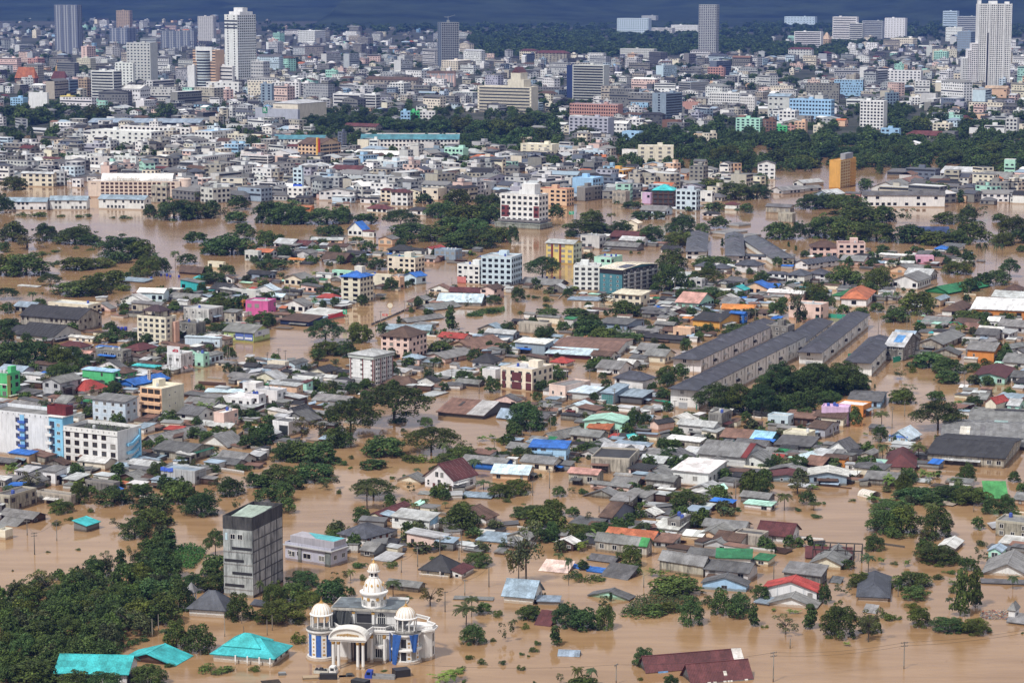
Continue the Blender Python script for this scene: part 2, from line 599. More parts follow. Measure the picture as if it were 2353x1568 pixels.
# ------------------------------------------------------------------ roofs
def plane_sheets(mb, a, b, c, d, step, lift=0.05, rows=1, amp=0.16):
    """roof plane a-b (eave) c-d (ridge, c above b), broken into lapped sheets with their own height and tint"""
    a, b, c, d = map(Vector, (a, b, c, d))
    n = max(1, int((b - a).length / step))
    nrm = (b - a).cross(d - a)
    if nrm.length < 1e-6:
        nrm = (b - a).cross(c - a)
    nrm.normalize()
    for q in range(n):
        for r in range(rows):
            t0, t1 = q / n, (q + 1) / n
            r0, r1 = r / rows, (r + 1) / rows
            L0, L1 = a.lerp(b, t0), a.lerp(b, t1)
            U0, U1 = d.lerp(c, t0), d.lerp(c, t1)
            up = nrm * (lift * ((q + r) % 2) + 0.02 * (rows - r))
            p = [L0.lerp(U0, r0) + up, L1.lerp(U1, r0) + up, L1.lerp(U1, r1) + up, L0.lerp(U0, r1) + up]
            mb.face([tuple(z) for z in p], 0, 1 + R.uniform(-amp, amp))

def slab(mb, a, b, c, d, th=0.12):
    """thin plate under a roof plane, with its edges"""
    a, b, c, d = map(Vector, (a, b, c, d))
    dn = Vector((0, 0, -th))
    q = [p + Vector((0, 0, -0.012)) for p in (a, b, c, d)]
    w = [p + dn for p in (a, b, c, d)]
    mb.face([tuple(p) for p in reversed(w)], 0, 0.8)
    for k in range(4):
        l = (k + 1) % 4
        if (q[k] - q[l]).length > 0.01:
            mb.face([tuple(w[k]), tuple(w[l]), tuple(q[l]), tuple(q[k])], 0, 0.85)

def roof_planes(kind, W, D, h, rise, ov):
    x, y = W / 2 + ov, D / 2 + ov
    if kind == 'G':
        e = h - ov * rise / (D / 2)
        return [((-x, -y, e), (x, -y, e), (x, 0, h + rise), (-x, 0, h + rise)), ((x, y, e), (-x, y, e), (-x, 0, h + rise), (x, 0, h + rise))]
    if kind == 'g':
        e = h - ov * rise / (W / 2)
        return [((-x, y, e), (-x, -y, e), (0, -y, h + rise), (0, y, h + rise)), ((x, -y, e), (x, y, e), (0, y, h + rise), (0, -y, h + rise))]
    if kind == 'S':
        e = -ov * rise / D
        return [((-x, -y, h + e + .02), (x, -y, h + e + .02), (x, y, h + rise - e + .02), (-x, y, h + rise - e + .02))]
    if kind == 's':
        e = -ov * rise / W
        return [((x, -y, h + e + .02), (x, y, h + e + .02), (-x, y, h + rise - e + .02), (-x, -y, h + rise - e + .02))]
    if kind == 'H':
        m = min(W, D) / 2
        e = h - ov * rise / m
        r0, r1 = h + rise, e
        if W >= D:
            k = max(0.0, W / 2 - m)
            A, Bp = (-k, 0, r0), (k, 0, r0)
            return [((-x, -y, e), (x, -y, e), Bp, A), ((x, y, e), (-x, y, e), A, Bp), ((x, -y, e), (x, y, e), Bp, Bp), ((-x, y, e), (-x, -y, e), A, A)]
        k = max(0.0, D / 2 - m)
        A, Bp = (0, -k, r0), (0, k, r0)
        return [((-x, -y, e), (x, -y, e), A, A), ((x, y, e), (-x, y, e), Bp, Bp), ((x, -y, e), (x, y, e), Bp, A), ((-x, y, e), (-x, -y, e), A, Bp)]
    return []

SHEET = {}
N_SHEETS = [0]
def build_roof(B, kind, rc, rise, near, d):
    W, D, h, root = B['W'], B['D'], B['h'], B['root']
    ov = min(0.7, 0.06 * min(W, D) + 0.15)
    if kind == 'F':
        mb = MB()
        ph = 0.7 if h > 2 else 0.15
        t = 0.22
        x, y = W / 2 + 0.04, D / 2 + 0.04
        for bx in ((-x, x, -y, -y + t), (-x, x, y - t, y), (-x, -x + t, -y + t, y - t), (x - t, x, -y + t, y - t)):
            mb.box(*bx, h + 0.01, h + ph)
        part('parapet', mb, 'wall', root, B['wc'])
        mb = MB()
        plane_sheets(mb, (-x + t, -y + t, h + .1), (x - t, -y + t, h + .1), (x - t, y - t, h + .1), (-x + t, y - t, h + .1), 4.0, 0.01, 3)
        mb.box(-x + t, x - t, -y + t, y - t, h + 0.01, h + 0.09)
        return part('roof', mb, 'roof', root, rc)
    planes = roof_planes(kind, W, D, h, rise, ov)
    B['planes'] = planes
    mb = MB()
    for p in planes:
        slab(mb, *p)
    sheets = near and d < 730 and kind in 'GgSs' and B.get('sheets', True)
    if not sheets:
        for p in planes:
            if d < 1500:
                tri = kind == 'H'
                plane_sheets(mb, *p, 1.1 if not tri else 0.9, 0.06 if not tri else 0.02, 3 if not tri else 5, 0.16 if not tri else 0.12)
            else:
                plane_sheets(mb, *p, 3.0, 0.0, 1)
    if kind in 'GgH' and d < 1500:         # ridge caps
        if kind == 'G':
            mb.box(-W / 2 - ov, W / 2 + ov, -0.18, 0.18, h + rise - 0.05, h + rise + 0.1, 0, 1.15)
        elif kind == 'g':
            mb.box(-0.18, 0.18, -D / 2 - ov, D / 2 + ov, h + rise - 0.05, h + rise + 0.1, 0, 1.15)
        else:
            for p in planes:
                mb.tube(Vector(p[0]) + Vector((0, 0, .05)), Vector(p[3]) + Vector((0, 0, .05)), 0.12, 0.12, 5, 0, 1.2)
    ro = part('roof', mb, 'roof', root, rc)
    if sheets:
        for p in planes:
            a, b, c, dd = map(Vector, p)
            wlen, slen = (b - a).length, (dd - a).length
            n, rws = max(2, int(wlen / 1.15)), max(1, int(round(slen / 2.4)))
            if n * rws > 80:
                n = max(2, 80 // rws)
            sw, sl = wlen / n, slen / rws
            key = (round(sw, 2), round(sl, 2))
            if key not in SHEET:
                ms = MB()
                for k in range(6):
                    x0, x1 = sw * k / 6, sw * (k + 1) / 6
                    z0, z1 = (0.0, 0.05) if k % 2 == 0 else (0.05, 0.0)
                    ms.face([(x0, -0.04, z0), (x1, -0.04, z1), (x1, sl, z1), (x0, sl, z0)])
                ms.face([(0, -0.04, -0.02), (sw, -0.04, -0.02), (sw, -0.04, 0.05), (0, -0.04, 0.05)])
                SHEET[key] = ms.mesh('roof_sheet', ['roof'])
            ex, ey = (b - a).normalized(), (dd - a).normalized()
            ez = ex.cross(ey)
            rot = Matrix((ex, ey, ez)).transposed().to_euler()
            for q in range(n):
                for r in range(rws):
                    f = 1 + R.uniform(-0.2, 0.14)
                    o = link('roof_sheet', SHEET[key], ro, a + ex * (sw * q) + ey * (sl * r) + ez * (0.03 * (rws - r) - 0.01 + 0.015 * (q % 2)), 0, tuple(v * f for v in rc), rot)
                    N_SHEETS[0] += 1
    return ro

IDS, BLD = {}, []
DEF_A = 28.0
KIND_WORD = {'G': 'gabled', 'g': 'gabled', 'H': 'hipped', 'F': 'flat', 'S': 'sloping', 's': 'sloping'}
NUMW = {1: 'single-storey', 2: 'two-storey', 3: 'three-storey', 4: 'four-storey', 5: 'five-storey', 6: 'six-storey', 7: 'seven-storey', 8: 'eight-storey'}

def building(i, j, spec, label=None, nick=None):
    tk = spec.split()
    x, y, wl, wr, hp = map(float, tk[:5])
    kind, wk, rk = tk[5], tk[6], tk[7]
    op = dict(q.split('=') for q in tk[8:])
    a = math.radians(float(op.get('a', DEF_A)))
    X, Y = vpx(i, j, x, y)
    P = ground(X, Y)
    sc = scale_at(P)
    d = sc * F_PX
    W = wl / 4 * sc / math.cos(a) if wl > 0 else -wl
    D = wr / 4 * sc / max(0.05, math.sin(a)) if wr > 0 else -wr
    ux, vx = Vector((math.cos(a), -math.sin(a), 0)), Vector((math.sin(a), math.cos(a), 0))
    def reach(v, xt, guess):
        # length along v whose far end is seen at picture column xt
        k = xt - 1176
        den = F_PX * v.x - k * v.y * CP
        t = (k * d - F_PX * P.x) / den if abs(den) > 1e-6 else guess
        return min(max(t, guess * .45), guess * 2.2)
    if wl > 0:
        W = reach(-ux, X - wl / 4, W)
    if wr > 0:
        D = reach(vx, X + wr / 4, D)
    W, D = max(W, 1.5), max(D, 1.5)
    h = hp / 4 * sc / CP
    ctr = P - ux * (W / 2) + vx * (D / 2)
    n = int(op.get('n', max(1, round(h / 3.2))))
    rise = float(op['r']) if 'r' in op else {'G': min(0.2 * D, 4.5), 'g': min(0.2 * W, 4.5), 'H': min(0.24 * min(W, D), 4.5), 'S': 0.1 * D, 's': 0.1 * W, 'F': 0}[kind]
    if n >= 9:
        cat, nm = 'tower', 'tower_block'
    elif n >= 3:
        cat, nm = 'apartment block', 'apartment_block'
    elif h < 1.3:
        cat, nm = 'shed', 'sunken_shed'
    elif n == 2 and (kind == 'F' or d > 1500):
        cat, nm = 'shophouse', 'shophouse'
    else:
        cat, nm = 'house', 'house'
    if 'cat' in op:
        cat = op['cat'].replace('_', ' ')
        nm = op['cat']
    wcw, rcw = C[wk][1], C[rk][1]
    if nm == 'sunken_shed':
        ph = f"{rcw} {KIND_WORD[kind]} roof barely above the water"
    elif kind == 'F':
        ph = f"{NUMW.get(n, 'tall')} {wcw} building with flat {rcw} roof"
    else:
        ph = f"{NUMW.get(n, 'tall')} {wcw} {cat} with {rcw} {KIND_WORD[kind]} roof"
    root = thing(nm, ctr, -a, cat, ph, label, None, nick, (X + (wr - wl) / 8 if wr > 0 else X - wl / 8, Y - hp / 8))
    near = d < 1150
    wmat = 'stain' if (wk in 'fC' or 'st' in op) else 'wall'
    B = dict(root=root, W=W, D=D, h=h, d=d, a=a, wc=jit(col(wk), 0.05), P=P, sc=sc, n=n, ctr=ctr, fk=R.choice(['window', 'brown_frame', 'grey_frame']), ws=R.uniform(.75, 1.2))
    BLD.append(B)
    mb = MB()
    w2, d2 = W / 2, D / 2
    if kind in 'GgSs':
        if kind == 'G':
            mb.prism_yz = None
            prof = [(-d2, -1.5), (d2, -1.5), (d2, h), (0, h + rise - 0.06), (-d2, h)]
            gable(mb, prof, 'x', -w2, w2)
        elif kind == 'g':
            prof = [(-w2, -1.5), (w2, -1.5), (w2, h), (0, h + rise - 0.06), (-w2, h)]
            gable(mb, prof, 'y', -d2, d2)
        elif kind == 'S':
            gable(mb, [(-d2, -1.5), (d2, -1.5), (d2, h + rise - 0.1), (-d2, h - 0.1)], 'x', -w2, w2)
        else:
            gable(mb, [(-w2, -1.5), (w2, -1.5), (w2, h - 0.1), (-w2, h + rise - 0.1)], 'y', -d2, d2)
    else:
        mb.box(-w2, w2, -d2, d2, -1.5, h)
    if d < 1500 and n >= 2:                 # floor bands and corner posts stand proud of the wall
        for k in range(1, n):
            z = h * k / n
            mb.box(-w2 - .06, w2 + .06, -d2 - .06, d2 + .06, z - .09, z + .09, 0, 0.93)
    part('wall', mb, wmat, root, B['wc'])
    rc = jit(col(rk), 0.1)
    if 'rf' not in op:
        B['sheets'] = 'ns' not in op
        build_roof(B, kind, rc, rise, near, d)
    style = op.get('k', 'p')
    if style != '0':
        bl = int(op['x']) if 'x' in op else max(1, round(W / (3.6 if d < 1400 else 4.2)))
        br = int(op['v']) if 'v' in op else max(1, round(D / (3.6 if d < 1400 else 4.2)))
        sk = 0.42 if n <= 2 else (0.08 if n < 5 else 0.0)
        if h > 1.1:
            if op.get('fl', '1') == '1':
                facade(B, 'L', n, bl, style, sk, near=near)
            if D > 2.5 and wr > 20 and op.get('fr', '1') == '1':
                facade(B, 'R', n, br, op.get('kr', style), sk, near=near)
    if kind == 'F' and n >= 3 and 'rt' not in op:
        mb = MB()
        bw, bd = min(4.5, W * 0.3), min(4.0, D * 0.4)
        cx, cy = R.uniform(-.25, .25) * W, R.uniform(0, .25) * D
        mb.box(cx - bw / 2, cx + bw / 2, cy - bd / 2, cy + bd / 2, h + .12, h + 2.8)
        part('stair_head', mb, wmat, root, B['wc'])
    if kind == 'F' and d < 1500 and n >= 2:
        for q in range(R.randint(1, 3)):
            mb = MB()
            mb.lathe([(0.55, 0), (0.62, 0.5), (0.55, 1.2), (0.2, 1.4), (0.02, 1.42)], 8)
            part('water_tank', mb, 'paint', root, R.choice([(.05, .09, .35), (.5, .52, .55), (.45, .47, .5)]), (R.uniform(-.35, .35) * W, R.uniform(-.2, .35) * D, h + .12))
    if near and n <= 2 and 1.6 < h and W > 5 and cat in ('house', 'shophouse') and 'id' not in op and R.random() < .6:
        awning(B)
    if 'id' in op:
        IDS[op['id']] = B
    return B

def awning(B):
    face = R.choice('LR')
    Ln = B['W'] if face == 'L' else B['D']
    s0 = R.uniform(0, .35)
    s1 = min(1, s0 + R.uniform(.35, .65))
    z, o = B['h'] * R.uniform(.5, .72), R.uniform(1.3, 2.4)
    a, rz = face_xf(B, face, s0, z)
    L = (s1 - s0) * Ln
    mb = MB()
    q = [(0, -o, -.45), (L, -o, -.45), (L, 0, 0), (0, 0, 0)]
    slab(mb, *q, .08)
    plane_sheets(mb, *q, .9, .04, 1, .2)
    e = part('awning', mb, 'roof', B['root'], jit(col(R.choice('gdlkWnRbmB')), .1), a, rz)
    mb = MB()
    for x in np.linspace(.1, L - .1, max(2, int(L / 2.6))):
        mb.tube((x, -o + .1, -z - 1), (x, -o + .1, -.45), .06, .06, 5)
    part('post', mb, 'bark', e)
    fbox_part(B, face, 'dark_opening', s0 + .04, s1 - .04, .1, z - .35, 0, .05, (.03, .028, .026))  # dark panel on the wall paints the shaded void beneath the awning

def fbox_part(B, face, name, s0, s1, z0, z1, e0, e1, color, mat='paint'):
    a, _ = face_xf(B, face, s0, 0, e0)
    b, _ = face_xf(B, face, s1, 0, e1)
    mb = MB()
    mb.box(min(a[0], b[0]), max(a[0], b[0]), min(a[1], b[1]), max(a[1], b[1]), z0, z1)
    return part(name, mb, mat, B['root'], color)

def gable(mb, prof, axis, e0, e1):
    """extrude a side profile along an axis"""
    f = (lambda s, p: (s, p[0], p[1])) if axis == 'x' else (lambda s, p: (p[0], s, p[1]))
    A = [f(e0, p) for p in prof]
    Bq = [f(e1, p) for p in prof]
    flip = axis == 'x'
    mb.face(A[::-1] if flip else A)
    mb.face(Bq if flip else Bq[::-1])
    k = len(prof)
    for q in range(k):
        r = (q + 1) % k
        mb.face([A[q], A[r], Bq[r], Bq[q]] if flip else [A[r], A[q], Bq[q], Bq[r]])

def buildings(text):
    i = j = 0
    for ln in text.strip().split('\n'):
        ln = ln.strip()
        if not ln or ln[0] == '#':
            continue
        if ln[0] == '@':
            i, j = map(int, ln[1:].split())
            continue
        lab = nick = None
        if '|' in ln:
            ln, lab = ln.split('|', 1)
            if ';' in lab:
                lab, nick = [q.strip() for q in lab.split(';')]
            lab = lab.strip() or None
        building(i, j, ln, lab, nick)
# ------------------------------------------------------------------ buildings, by picture tile: x y left right height roof wall roofcolour options
buildings('''
@ 0 3
300 100 300 120 45 G n g n=1 | long brown timber sheds with grey sheet roof at the water's left edge
795 183 115 118 62 s g y n=1 r=1 | small grey house with bright turquoise shed roof alone in the water; the small turquoise shed
50 255 70 70 70 F c W n=1 | cream cottage with maroon awning cut off by the left edge
150 130 160 140 6 G g g
2060 970 320 100 88 H w S n=1 r=3.6 a=14 | white house with frosted slate hipped roof under the concrete tower; the slate hipped house
1595 1407 470 150 8 g n y n=1 r=2.2 k=0 a=20 | wide turquoise roof floating low beside the leafy thicket; the floating turquoise roof
1165 1590 640 -11 120 G w y n=1 a=4 r=2.6 | long white hall with pale turquoise roof behind treetops at bottom left; the long turquoise hall
2507 1412 545 150 85 H w y n=1 a=16 r=2.8 id=cyan | white clinic with broad turquoise double hipped roof; the turquoise hipped roof
@ 1 3
690 505 420 150 150 F L d n=1 a=33 id=modern | grey modern villa with high parapet and turquoise roof patch; the grey modern villa
1005 320 235 235 92 H w S n=1 a=38 r=2.6 id=brownwood | white villa with slate hipped roof and brown wood panels; the slate and wood villa
1590 205 340 88 130 S w l n=2 a=30 r=1.2 id=whiteblue | white two-storey box house with pale sloping roof and blue tint; the white box house
1145 85 105 270 55 g c m n=1 | cream house with long maroon roof behind the white box house
1080 415 120 130 60 G g g n=1
1230 458 150 120 6 S l l k=0
1275 305 130 60 10 S k k k=0 a=20 cat=canopy
1478 315 165 -2.5 5 S d d k=0 a=10 cat=canopy
1362 362 170 -3 5 S k k k=0 a=6 cat=canopy
1775 606 260 110 72 H c k n=1 a=22 r=3.2 id=black | cream bungalow with black hipped roof and white balustrade; the black hipped bungalow
1890 612 90 110 50 s w m n=1 a=22 r=.8
1490 738 290 65 52 G f g n=1 a=24 | weathered timber house with grey sheet roof behind a coconut palm
2170 812 350 -2 7 S g g k=0 a=8 cat=canopy
2335 290 300 90 10 S l b k=0 a=22
110 885 150 70 25 G L S k=0
@ 2 3
190 850 265 88 80 G w b n=1 a=18 r=3.2 | white house with steep blue-grey sheet roof standing alone in brown water; the white steep-roofed house
430 852 195 -4 35 S l b k=0 a=6 cat=canopy
345 1046 128 62 4 S W m k=0 a=22 r=2.4 ns=1 | sunken maroon tiled porch roof edged in blue
610 1325 180 -3 8 G l b k=0 a=8 r=.9 | little grey sheet roof adrift in open brown water
915 132 110 215 85 G z n n=1 a=30 | slate blue house with brown split roof beside dark trees
1290 312 425 75 72 G w o n=1 a=24 r=1.4 | white shop with long brick-orange roof behind the green-ended roof
1235 415 468 50 110 G C g n=1 a=28 r=1.8 id=greenend | weathered long house with grey roof ending in bright green; the green-ended roof
1540 205 112 102 120 F f g n=2 | narrow raw concrete block two storeys tall; the narrow concrete block
1425 190 110 70 20 S d d k=0
2130 190 375 60 42 G l g n=1 a=22
1915 262 215 130 42 g e g n=1 a=26
1990 352 225 45 40 g l g n=1 a=24
2290 335 240 65 110 F C d n=1 | cream and grey unplastered wall building among grey roofs
1755 600 400 70 115 G C g n=1 a=34 r=2 | stained white gable house with long ridged grey roof; the stained gable house
1880 425 260 60 28 G w d n=1 a=26
2190 500 305 -7 80 S w G n=1 a=7 r=.8 k=0 | white blank wall house with green and maroon roof
2352 500 130 60 60 S c G n=1
2165 645 390 88 95 G W d n=1 a=24 r=1.6 | grey-roofed long house with maroon tiled end behind the blue gable
2150 732 400 30 62 g s d n=1 a=16 r=1.9 id=bluegable | sky blue gable house with dark grey roof on the water; the blue gable
2352 858 120 60 20 S l b k=0
1070 812 362 50 14 g M d n=1 a=24 r=1.6 | mint green half-sunken house with charcoal roof; the mint sunken house
500 557 238 62 4 S W p k=0 a=20 r=1.6
700 528 165 40 6 G B B k=0 ns=1
830 560 135 50 6 S B B k=0 ns=1
935 470 230 70 15 G d d k=0 | collapsed dark grey sheets lying in the water near blue tarps
1055 620 230 90 4 S d d k=0 a=34 r=2.4
1240 1475 70 880 22 g d m k=0 a=74 r=2.8 id=maroonback | long maroon tiled roof awash at the bottom edge; the maroon tiled roof
1655 1575 90 540 20 g d m k=0 a=74 r=3.4 id=maroonfront | taller maroon roof joined in front of the long maroon one
@ 3 3
205 300 300 80 88 G w m n=1 a=22 r=2.6 | white upstairs house with maroon roof and porch railing; the maroon porch house
760 440 405 60 25 G n m n=1 a=8 r=2.2 | maroon roofed house under the bare concrete frame
665 530 265 110 55 g c g n=1 a=20 r=1.8 | cream house with grey gable facing the water under the maroon roof; the cream grey-gabled house
480 680 335 60 100 S f g n=1 a=26 r=1.5 | raw grey shed with sloping sheets behind red roof
445 832 480 45 108 g w r n=1 a=18 r=2.2 id=redgable | white workshop with broad red gable roof; the red-gabled workshop
430 888 440 55 20 g w g k=0 a=18 r=2.2 | low grey gable annex in front of the red-gabled workshop
1100 822 270 60 52 H w S n=1 a=10 r=2.2 | little white house with grey tiled roof between two water trees; the grey tiled cottage
2410 602 430 80 18 g w g n=1 a=18 r=3 | white gable house with grey roof at the right edge; the right-edge gable
2352 668 385 -3 10 S d d k=0 a=8
2138 436 115 45 78 g M b n=1 a=24 r=.9 id=mint | tiny mint green house with blue roof among shrubs; the tiny mint house
2400 250 310 80 130 F C g n=2 | streaked white warehouse with flat top at right edge
2400 345 270 60 40 S w W k=0
2265 1006 58 40 118 H w g n=1 r=1.4 | slim white gate tower with grey pyramid roof at right edge; the gate tower
2420 1042 210 70 20 G d g k=0
660 654 92 30 4 S d d k=0 r=1 ns=1
985 930 105 25 6 S g g k=0 r=1.4 ns=1
@ 0 2
1155 760 300 110 205 S u g n=3 r=1 id=bluegrey | pale blue-grey three-storey block with grey sloping roof; the pale blue block
1490 735 195 205 285 F c c n=3 a=30 k=0 id=peach | peach and cream four-storey block with open balconies; the peach balcony block
1045 412 285 58 130 S E s n=2 x=4 | vivid green building with pale blue roof; the vivid green building
1160 352 130 95 65 H E n n=1 | green house with brown hipped roof right of the vivid green building
780 502 145 205 55 H w r n=1 a=38 r=3 | white house with large red tiled hipped roof; the red hipped house
555 522 160 198 145 g l g n=2 a=30 r=1.6 | grey gabled shophouse row with ridged roof; the grey gabled row
1240 425 160 310 30 g B B k=0 a=36 r=1.6 ns=1 | wide blue tarpaulin roofed market hall; the blue market roof
1440 300 222 45 60 S f y k=0
1130 216 250 80 115 F f f n=2 | grime-black concrete building with blue shed on top
1070 85 190 40 20 S W B k=0 ns=1
1280 168 145 160 88 H c m n=2 | cream house with maroon hipped roof left of the billboard; the cream maroon-hipped house
1665 297 128 108 168 F w l n=2 id=billb st=1 | white three-level shop with red car billboard on roof; the billboard shop
1870 242 80 55 115 F M W n=2
1940 218 75 112 90 H u g n=1
1820 165 115 70 70 g M k n=1
745 112 200 90 62 H w m n=1
822 168 95 55 55 G w q n=1
70 516 110 118 205 F E W n=3 id=greenleft | lime and green corner block with awnings at the left edge; the green corner block
372 402 170 40 92 S w l n=1 | small white shed-roofed house right of the green corner block
205 362 210 110 88 G L b n=1
330 655 270 160 20 G g g k=0
610 645 110 155 78 G l g n=1 id=haier k=0 | grey shop with long white and blue sign board; the sign board shop
300 725 195 50 42 G x g n=1
70 725 110 72 78 G c n n=1
270 1132 185 78 92 S x B n=1 | tan house with royal blue sloping roof below the blue-white hotel; the royal blue roof
270 1268 120 102 72 S L l n=1
510 1325 115 108 130 S w g n=1 | pale two-level cube house with grey sloping roof below the hotel
700 1337 112 122 66 S n l n=1
150 1322 170 120 45 F g g n=1
95 1568 130 245 138 F C d n=2 | black-streaked cream house at the left edge below the hotel
655 1512 312 62 85 F C g n=1
1045 1402 262 58 85 F f d n=1
1290 1292 255 132 14 g n g n=1 r=2
1570 1352 178 60 68 S u b n=1 | pale blue cottage with blue-grey roof in front of scaffolding; the pale blue cottage
1790 1322 310 108 115 F l b n=1 id=scaff | grey unfinished house wrapped in bamboo scaffolding; the scaffolded house
855 1200 240 130 16 S g g k=0
1440 948 135 470 12 g d g k=0 a=38 r=2.5 | long dark sheet roof sunk to its eaves beside the hotel; the long sunk roof
1425 1088 125 115 8 g d d k=0
1735 1112 318 222 95 G C d n=1 r=1.6 id=gfascia | brown stained house with green fascia and charcoal roof; the green fascia house
2090 982 242 155 22 g w g n=1 a=32 r=3.4 | streaky white barn gable with grey roof; the white barn gable
2205 1152 222 150 48 G W g n=1 a=32 r=2.2 | cracked white house with ribbed grey roof above the shrubs
1815 782 172 150 110 G w d n=2 | white terraced house with black awnings left of the pink-white cube
2060 802 95 130 130 F p w n=2 | pink-white cube house with blue shutters; the pink-white cube
2312 662 262 135 122 F w w n=2 id=whitebig | large plain white box building; the plain white box
2352 500 120 70 100 F w w n=1
1960 625 265 115 40 G l g n=1
2228 500 340 -5 30 S W u k=0 a=8
1322 857 92 102 58 S w b n=1
2020 66 320 20 95 S u u n=1 a=16 | pale blue sheet-clad warehouse by the flooded road
2350 300 110 60 70 G g k k=0
2340 380 240 80 40 G w g n=1
@ 1 2
1080 418 218 182 285 H w l n=5 r=1.6 a=33 id=redstripe k=0 | white seven-level block with dark red vertical stripes; the red-striped white block
1405 168 255 165 208 H p n n=4 a=26 r=3.4 x=4 | pink five-storey block with brown hipped roof; the pink hipped block
1500 228 142 58 72 H p b n=1
1740 208 192 262 52 g p g n=1 a=36 r=1.8 | pale pink market row with long grey roof
1985 85 235 300 18 g x R k=0 a=38
2160 263 170 98 74 H w k n=1 r=3 | white house with charcoal pyramid roof; the charcoal pyramid roof
2200 367 120 65 92 F w l n=1
1880 352 255 172 26 F w l n=1 k=0 id=store | low convenience store with white and green fascia; the low store
2040 422 205 62 32 G d g k=0
1430 427 255 85 28 H n n n=1 r=2.6
1620 522 142 152 10 F l l k=0
2085 716 412 272 40 G d R k=0 a=25 r=3 id=rust | half rusty half pale sheet warehouse standing in open water; the rusty warehouse
2412 728 190 78 22 G l b k=0 r=2.6
2285 1197 392 75 70 G B g n=1 a=26 r=1.4 k=0 id=bluewall | strong blue walled house with grey roof behind a palm; the strong blue house
1815 1386 262 205 122 g w m n=2 a=36 r=4.4 k=0 id=pinkhouse | tall white house with broad maroon gable and balcony; the maroon gabled house
2492 1292 318 60 78 G e u n=1 a=14
2152 1446 262 40 10 S d b k=0 a=16
1680 1412 185 -3 5 S g g k=0 a=10
195 592 205 88 125 F w l n=2 | white stepped modern house with dark openings; the white stepped house
28 658 130 60 155 F w l n=2
375 532 250 58 120 S e l n=2
465 492 48 58 112 S M m n=2
570 432 235 45 76 F w l n=1
265 293 160 40 88 F c d n=1 x=2
358 278 90 118 72 g u d n=1
200 396 95 172 14 g n k k=0 a=36
640 332 150 110 52 g c k n=1
852 346 105 42 62 G f k n=1
405 732 160 130 52 g w k n=1 r=2.6 | white house with swept black gable roof; the black swept gable
300 872 145 115 118 F w d n=1 k=0 id=darkwin | grey modern box with one tall dark window; the dark-window box
830 575 305 110 14 G d g k=0
640 692 195 65 15 S g g k=0
800 502 72 62 15 G w g k=0
60 1087 75 62 62 F w d n=1
@ 2 2
300 132 272 78 108 S b w n=1 | blue-grey sheet warehouse with white sloping top
725 167 408 120 40 G m u k=0 a=20 r=1.4 | maroon-walled warehouse with long pale roof; the maroon warehouse
960 150 600 150 60 G w R k=0 a=14 r=1.6
905 192 178 62 60 G w n n=1
500 233 142 66 40 H w r n=1 | white kiosk with orange-red hipped roof
185 462 290 190 190 F c W n=3 a=33 id=maroonwall | cream three-storey block with maroon wall panels; the maroon-panelled block
490 542 150 232 118 F p g n=1 a=38 | pinkish round-cornered shop with flat grey roof; the round-cornered shop
735 557 222 100 80 S W u n=1
930 582 112 142 105 S b b n=1 k=0 id=glass | glass-fronted office with blue-grey canopy roof; the glass-fronted office
1190 585 200 100 75 S d b k=0
1200 482 258 108 130 H w S n=2 r=2.4 a=34 | detached white house with slate hipped roof left of the townhouse rows; the lone slate-roofed house
665 672 180 92 55 g w u n=1
1010 852 345 74 110 g M M n=2 a=18 r=1.2 | mint green gabled house in front of a pink one; the mint gabled house
1045 768 270 42 80 G p R n=2
800 948 262 82 75 G C g n=1
890 862 190 85 60 G x o n=1 | rust-orange roofed house beside the mint gabled house
960 902 82 62 14 S r r k=0
370 927 102 292 22 g e g n=1 a=40 r=2.2 | very long grey row roof running up from a peach gable; the long grey row
495 1107 330 38 128 S s B n=2 a=14 r=1.2 id=skyblue | sky blue two-storey house with blue sheet roof; the sky blue house
372 1207 288 86 86 G c g n=1 a=26 | cream gabled house with grey roof below the sky blue house
120 1042 165 82 55 G g g k=0
1192 1077 362 38 86 G c l n=1 fl=0 a=20 r=1 | long cream windowless hall with pale roof; the cream hall
1078 1222 352 90 132 F C k n=1 a=14 x=4 | mould-streaked cream bungalow with black roof frame; the mould-streaked bungalow
778 1328 258 62 110 G C q n=1 a=22 r=1 x=2 | patched grey cottage with red and grey roof; the patched cottage
1385 1162 212 82 50 G f l k=0
1402 1252 268 92 14 g f g k=0
1110 1352 205 112 20 G g g k=0
1072 1392 352 38 55 G p g n=1
985 1457 325 62 10 g f g k=0
1482 1372 250 72 90 G f g n=1 x=2
1425 1452 268 42 6 S d d k=0
1802 1342 322 148 138 S w w n=1 a=26 r=1.2 x=4 v=4 ns=1 id=whitevilla | large white house with wide white sloping roof; the wide white villa
1722 1002 302 52 82 S C w n=1 | stained house with bright white roof sheet
1682 1062 302 60 18 S k W k=0
2142 1172 425 168 112 G W g n=2 a=26 r=3 fl=0 id=hall | big grey-roofed hall with maroon roof end; the big grey hall
2366 967 440 95 62 G t R n=1 a=26 r=2 id=cyanrust | teal walled depot with rusty and sky blue roof; the rust and blue depot
1342 827 72 148 72 g p k n=1 a=50 r=1 k=0 | small pink house with black mossy roof; the small pink house
1845 892 322 68 108 G W l n=1
1925 832 122 90 155 F f f n=2 | bare concrete tower house with a white tank; the concrete tank house
1422 640 172 62 6 S l l k=0
612 737 165 32 52 S f k k=0
985 312 205 112 60 G w g n=1
1402 212 182 92 78 G c g n=1 | cream and pale blue house with grey roof left of the townhouse rows
1330 132 180 90 50 G W g n=1
2352 1502 250 60 62 G g g n=1
2375 1562 240 45 52 S w M n=1 ns=1 | white stall with mint and green awnings; the mint awning stall
2002 1207 82 52 20 H d k k=0
60 720 90 80 25 G l b k=0
@ 3 2
2072 197 242 82 112 G O g n=1 x=2 | orange walled house with grey roof upstream; the orange walled house
